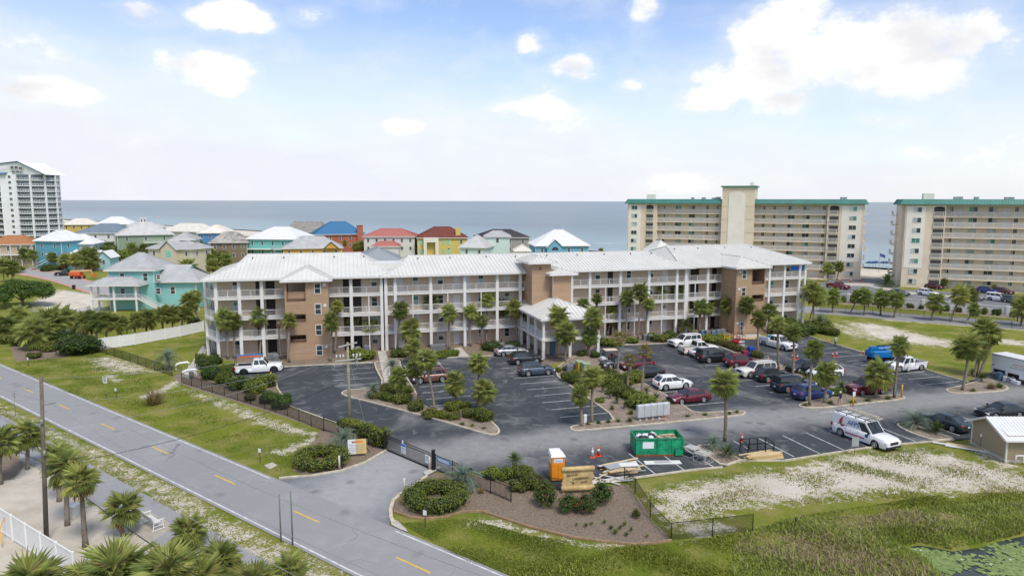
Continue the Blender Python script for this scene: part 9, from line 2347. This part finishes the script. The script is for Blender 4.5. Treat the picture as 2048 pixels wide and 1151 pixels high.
# flag and sunshades on the beach between the towers
fx_, fy_ = (117.7,218.2); o = thing('flag_pole', 'flag pole with a small flag on the beach between the towers', 'flag', T(fx_, fy_, 0)); mb = MB(); mb.tube([(0, 0, 0), (0, 0, 6.5)], .06, 6); pt('pole', mb, GALV, o); mb = MB(); mb.add([(0, 0, 5.2), (.9, .1, 5.0), (1.8, -.1, 4.7), (1.8, -.1, 5.6), (.9, .1, 6.0), (0, 0, 6.3)], [(0, 1, 4, 5), (1, 2, 3, 4)]); pt('flag', mb, mat('flag_blue', (.06, .09, .28), .8), o)
for i, px_ in enumerate((1738, 1745, 1751, 1766, 1772)):
  x, y = [(122.4,233.1), (123.6,233.1), (125.6,235), (127.3,233.2), (128.3,233.3)][i]; o = thing('beach_parasol', ORD[i] + ' dark blue beach parasol from the left on the sand between the towers', 'parasol', T(x, y, 0), 'beach parasols'); mb = MB(); mb.tube([(0, 0, 0), (0, 0, 2.2)], .04, 5); pt('pole', mb, GALV, o); mb = MB(); mb.lathe([(1.3, 1.8), (.7, 2.2), (.02, 2.4), (.02, 2.35), (.7, 2.12), (1.28, 1.76)], 10); pt('canopy', mb, mat('parasol_blue', (.02, .06, .2), .8), o)

# ------------------------------------------------------------------ loose ground cover: marsh grass, lily pads
def blades(name, poly, n, hmin, hmax, mats, seed, dens=None, lean=.6, wid=.05, label=None):
  r = np.random.RandomState(seed); xs = [p[0] for p in poly]; ys = [p[1] for p in poly]
  x = r.uniform(min(xs), max(xs), n * 4); y = r.uniform(min(ys), max(ys), n * 4); k = inpoly(x, y, poly)
  cl = np.sin(x * .9 + 2 * np.sin(y * .45)) + np.sin(y * 1.3 + 1.7 * np.sin(x * .6)) + r.normal(size=len(x)) * .9
  k &= cl > (dens if dens is not None else -9)
  dp = segdist(x, y, POND); dp = np.where(inpoly(x, y, POND), dp, -dp); k &= dp < .1
  x, y, dp, cl = x[k][:n], y[k][:n], dp[k][:n], cl[k][:n]; m = len(x); z = -np.clip(dp + .9, 0, 1.6) * .55 - .02
  h = r.uniform(hmin, hmax, m) * np.clip(.55 + cl * .32, .25, 1.7); a = r.uniform(0, 6.28, m); ln = r.uniform(.1, lean, m) * h; sa_ = a + r.uniform(1.2, 1.9, m); w = wid * r.uniform(.6, 1.3, m)
  b0 = np.stack([x, y, z], 1); dv_ = np.stack([np.cos(sa_) * w, np.sin(sa_) * w, 0 * w], 1); mid = b0 + np.stack([np.cos(a) * ln * .35, np.sin(a) * ln * .35, h * .6], 1); tip = b0 + np.stack([np.cos(a) * ln, np.sin(a) * ln, h], 1)
  V = np.stack([b0 - dv_, b0 + dv_, mid + dv_ * .7, mid - dv_ * .7, tip], 1).reshape(-1, 3); o = np.arange(m)[:, None] * 5
  Fc = np.stack([o + np.array([[0, 1, 2]]), o + np.array([[0, 2, 3]]), o + np.array([[3, 2, 4]])], 1).reshape(-1, 3)
  mi = np.repeat((np.sin(x * .35 + 1.1 * np.sin(y * .5)) + np.sin(y * .8 + x * .3) + r.normal(size=m) * 1.3 > .8).astype(int), 3) if len(mats) > 1 else np.zeros(m * 3, int)
  me = npmesh(name, V, Fc, mi); [me.materials.append(q) for q in mats]
  o = add(name, me); stuff(o); tag(o, label, 'grass'); return o

MG_ = leafmat('marsh_green', (.18, .24, .04), (.40, .43, .085), rand=.05); MT_ = leafmat('marsh_tan', (.28, .22, .11), (.50, .41, .24), rand=.05); LG_ = leafmat('lawn_blade', (.13, .185, .022), (.25, .28, .04), rand=.05)
blades('marsh_grass', [(16.48,44.65),(20.72,46.55),(26.33,46.98),(31.08,48.22),(39.17,49.11),(40.89,47.05),(35.89,44.75),(32.71,44.17),(29.22,42.98),(26.77,41.66),(26.07,38.98),(27.06,36.86),(13.59,36.31),(13.52,40.67)], 46000, .10, .36, (MG_, MT_), 3, -.9, 1.5, .045, 'tall green and tan marsh grass round the pond')
blades('meadow_grass', [(7.5,42.54),(10.71,42.89),(16.43,44.51),(20.89,46.95),(34.24,50.87),(40.52,50.9),(38.85,48.68),(26.13,46.58),(20.56,46.16),(16.23,43.94),(12.32,36.8),(-0.65,36.74),(-0.7,39.43)], 42000, .05, .16, (LG_, MG_), 4, -.9, .9, .05, 'short rough meadow grass below the mesh fence')
blades('lawn_tufts', [(-7.85,45.64),(-3.33,46.43),(1.26,43.87),(7.44,42.21),(2.32,38.32),(-0.68,38.31)], 16000, .04, .10, (LG_,), 5, -.4, .8, .04, 'lawn grass right of the entrance drive')
blades('lawn_tufts', [(-69.9,93.9),(-62.73,99.4),(-42.79,83.9),(-26.6,69.85),(-18.54,63.69),(-18.49,57.27),(-19.3,54.5),(-29.48,62.22),(-50.78,77.1),(-66.2,88.8)], 40000, .04, .11, (LG_,), 6, -.2, .8, .045, 'lawn grass between road and mesh fence')
blades('sparse_grass', [(10.4,50.73),(15.49,53.67),(30.62,59.39),(38.82,60.97),(41.2,57.66),(43.51,54.88),(40.52,50.9),(33.95,50.41),(21.65,48.76),(13.43,46.13),(10.86,44.27)], 12000, .05, .14, (LG_, MT_), 7, .3, .9, .05, 'sparse grass growing through the pale sand')
blades('verge_grass', [(-59.08,75.1),(-26.88,50.52),(-8.28,37.48),(-12.38,37.46),(-21.03,43.61),(-34.44,54.72),(-47.46,64.93),(-56.67,70.5)], 26000, .04, .12, (LG_, MT_), 8, .0, .9, .045, 'patchy grass on the verge between road and footpath')
blades('reeds', [tuple(Vector(p)) for p in inset(ccw(POND), -1.0)], 3000, .25, .75, (MG_,), 9, None, .4, .03, 'green reeds standing at the pond edge')

r = np.random.RandomState(12); x = r.uniform(min(p[0] for p in POND), max(p[0] for p in POND), 9000); y = r.uniform(min(p[1] for p in POND), max(p[1] for p in POND), 9000)
dp = segdist(x, y, POND); k = inpoly(x, y, POND) & (np.sin(x * .8 + np.sin(y)) + np.sin(y * 1.1) + .35 - dp * .10 + r.normal(size=9000) * .6 > .5); x, y = x[k][:2600], y[k][:2600]; m = len(x); rad = r.uniform(.07, .19, m); n = 8
ang = np.arange(n) / n * 6.0 + .14; th0 = r.uniform(0, 6.28, m)
V = np.stack([x[:, None] + rad[:, None] * np.cos(ang + th0[:, None]), y[:, None] + rad[:, None] * np.sin(ang + th0[:, None]), np.repeat((-.605 + r.uniform(0, .03, m))[:, None], n, 1) + .01 * np.sin(ang * 2)], 2).reshape(-1, 3)
me = npmesh('lily_pads', V, np.arange(m * n).reshape(-1, n)); me.materials.append(leafmat('lily_pad', (.12, .19, .05), (.30, .38, .12), rand=.02, trans=.05)); stuff(tag(add('lily_pads', me), 'round green lily pads covering the pond', 'lily pads'))
mb = MB(); rr = random.Random(5)
for i in range(14):
  k = rr.randrange(m); cx, cy = x[k], y[k]
  for j in range(7): t = j * .9; mb.add([(cx, cy, -.57), (cx + .05 * math.cos(t - .3), cy + .05 * math.sin(t - .3), -.52), (cx + .12 * math.cos(t), cy + .12 * math.sin(t), -.47), (cx + .05 * math.cos(t + .3), cy + .05 * math.sin(t + .3), -.52)], [(0, 1, 2, 3)])
stuff(tag(add('water_lily_flowers', mb, mat('lily_white', (.8, .8, .75), .6)), 'small white water lily flowers on the pond', 'flowers'))
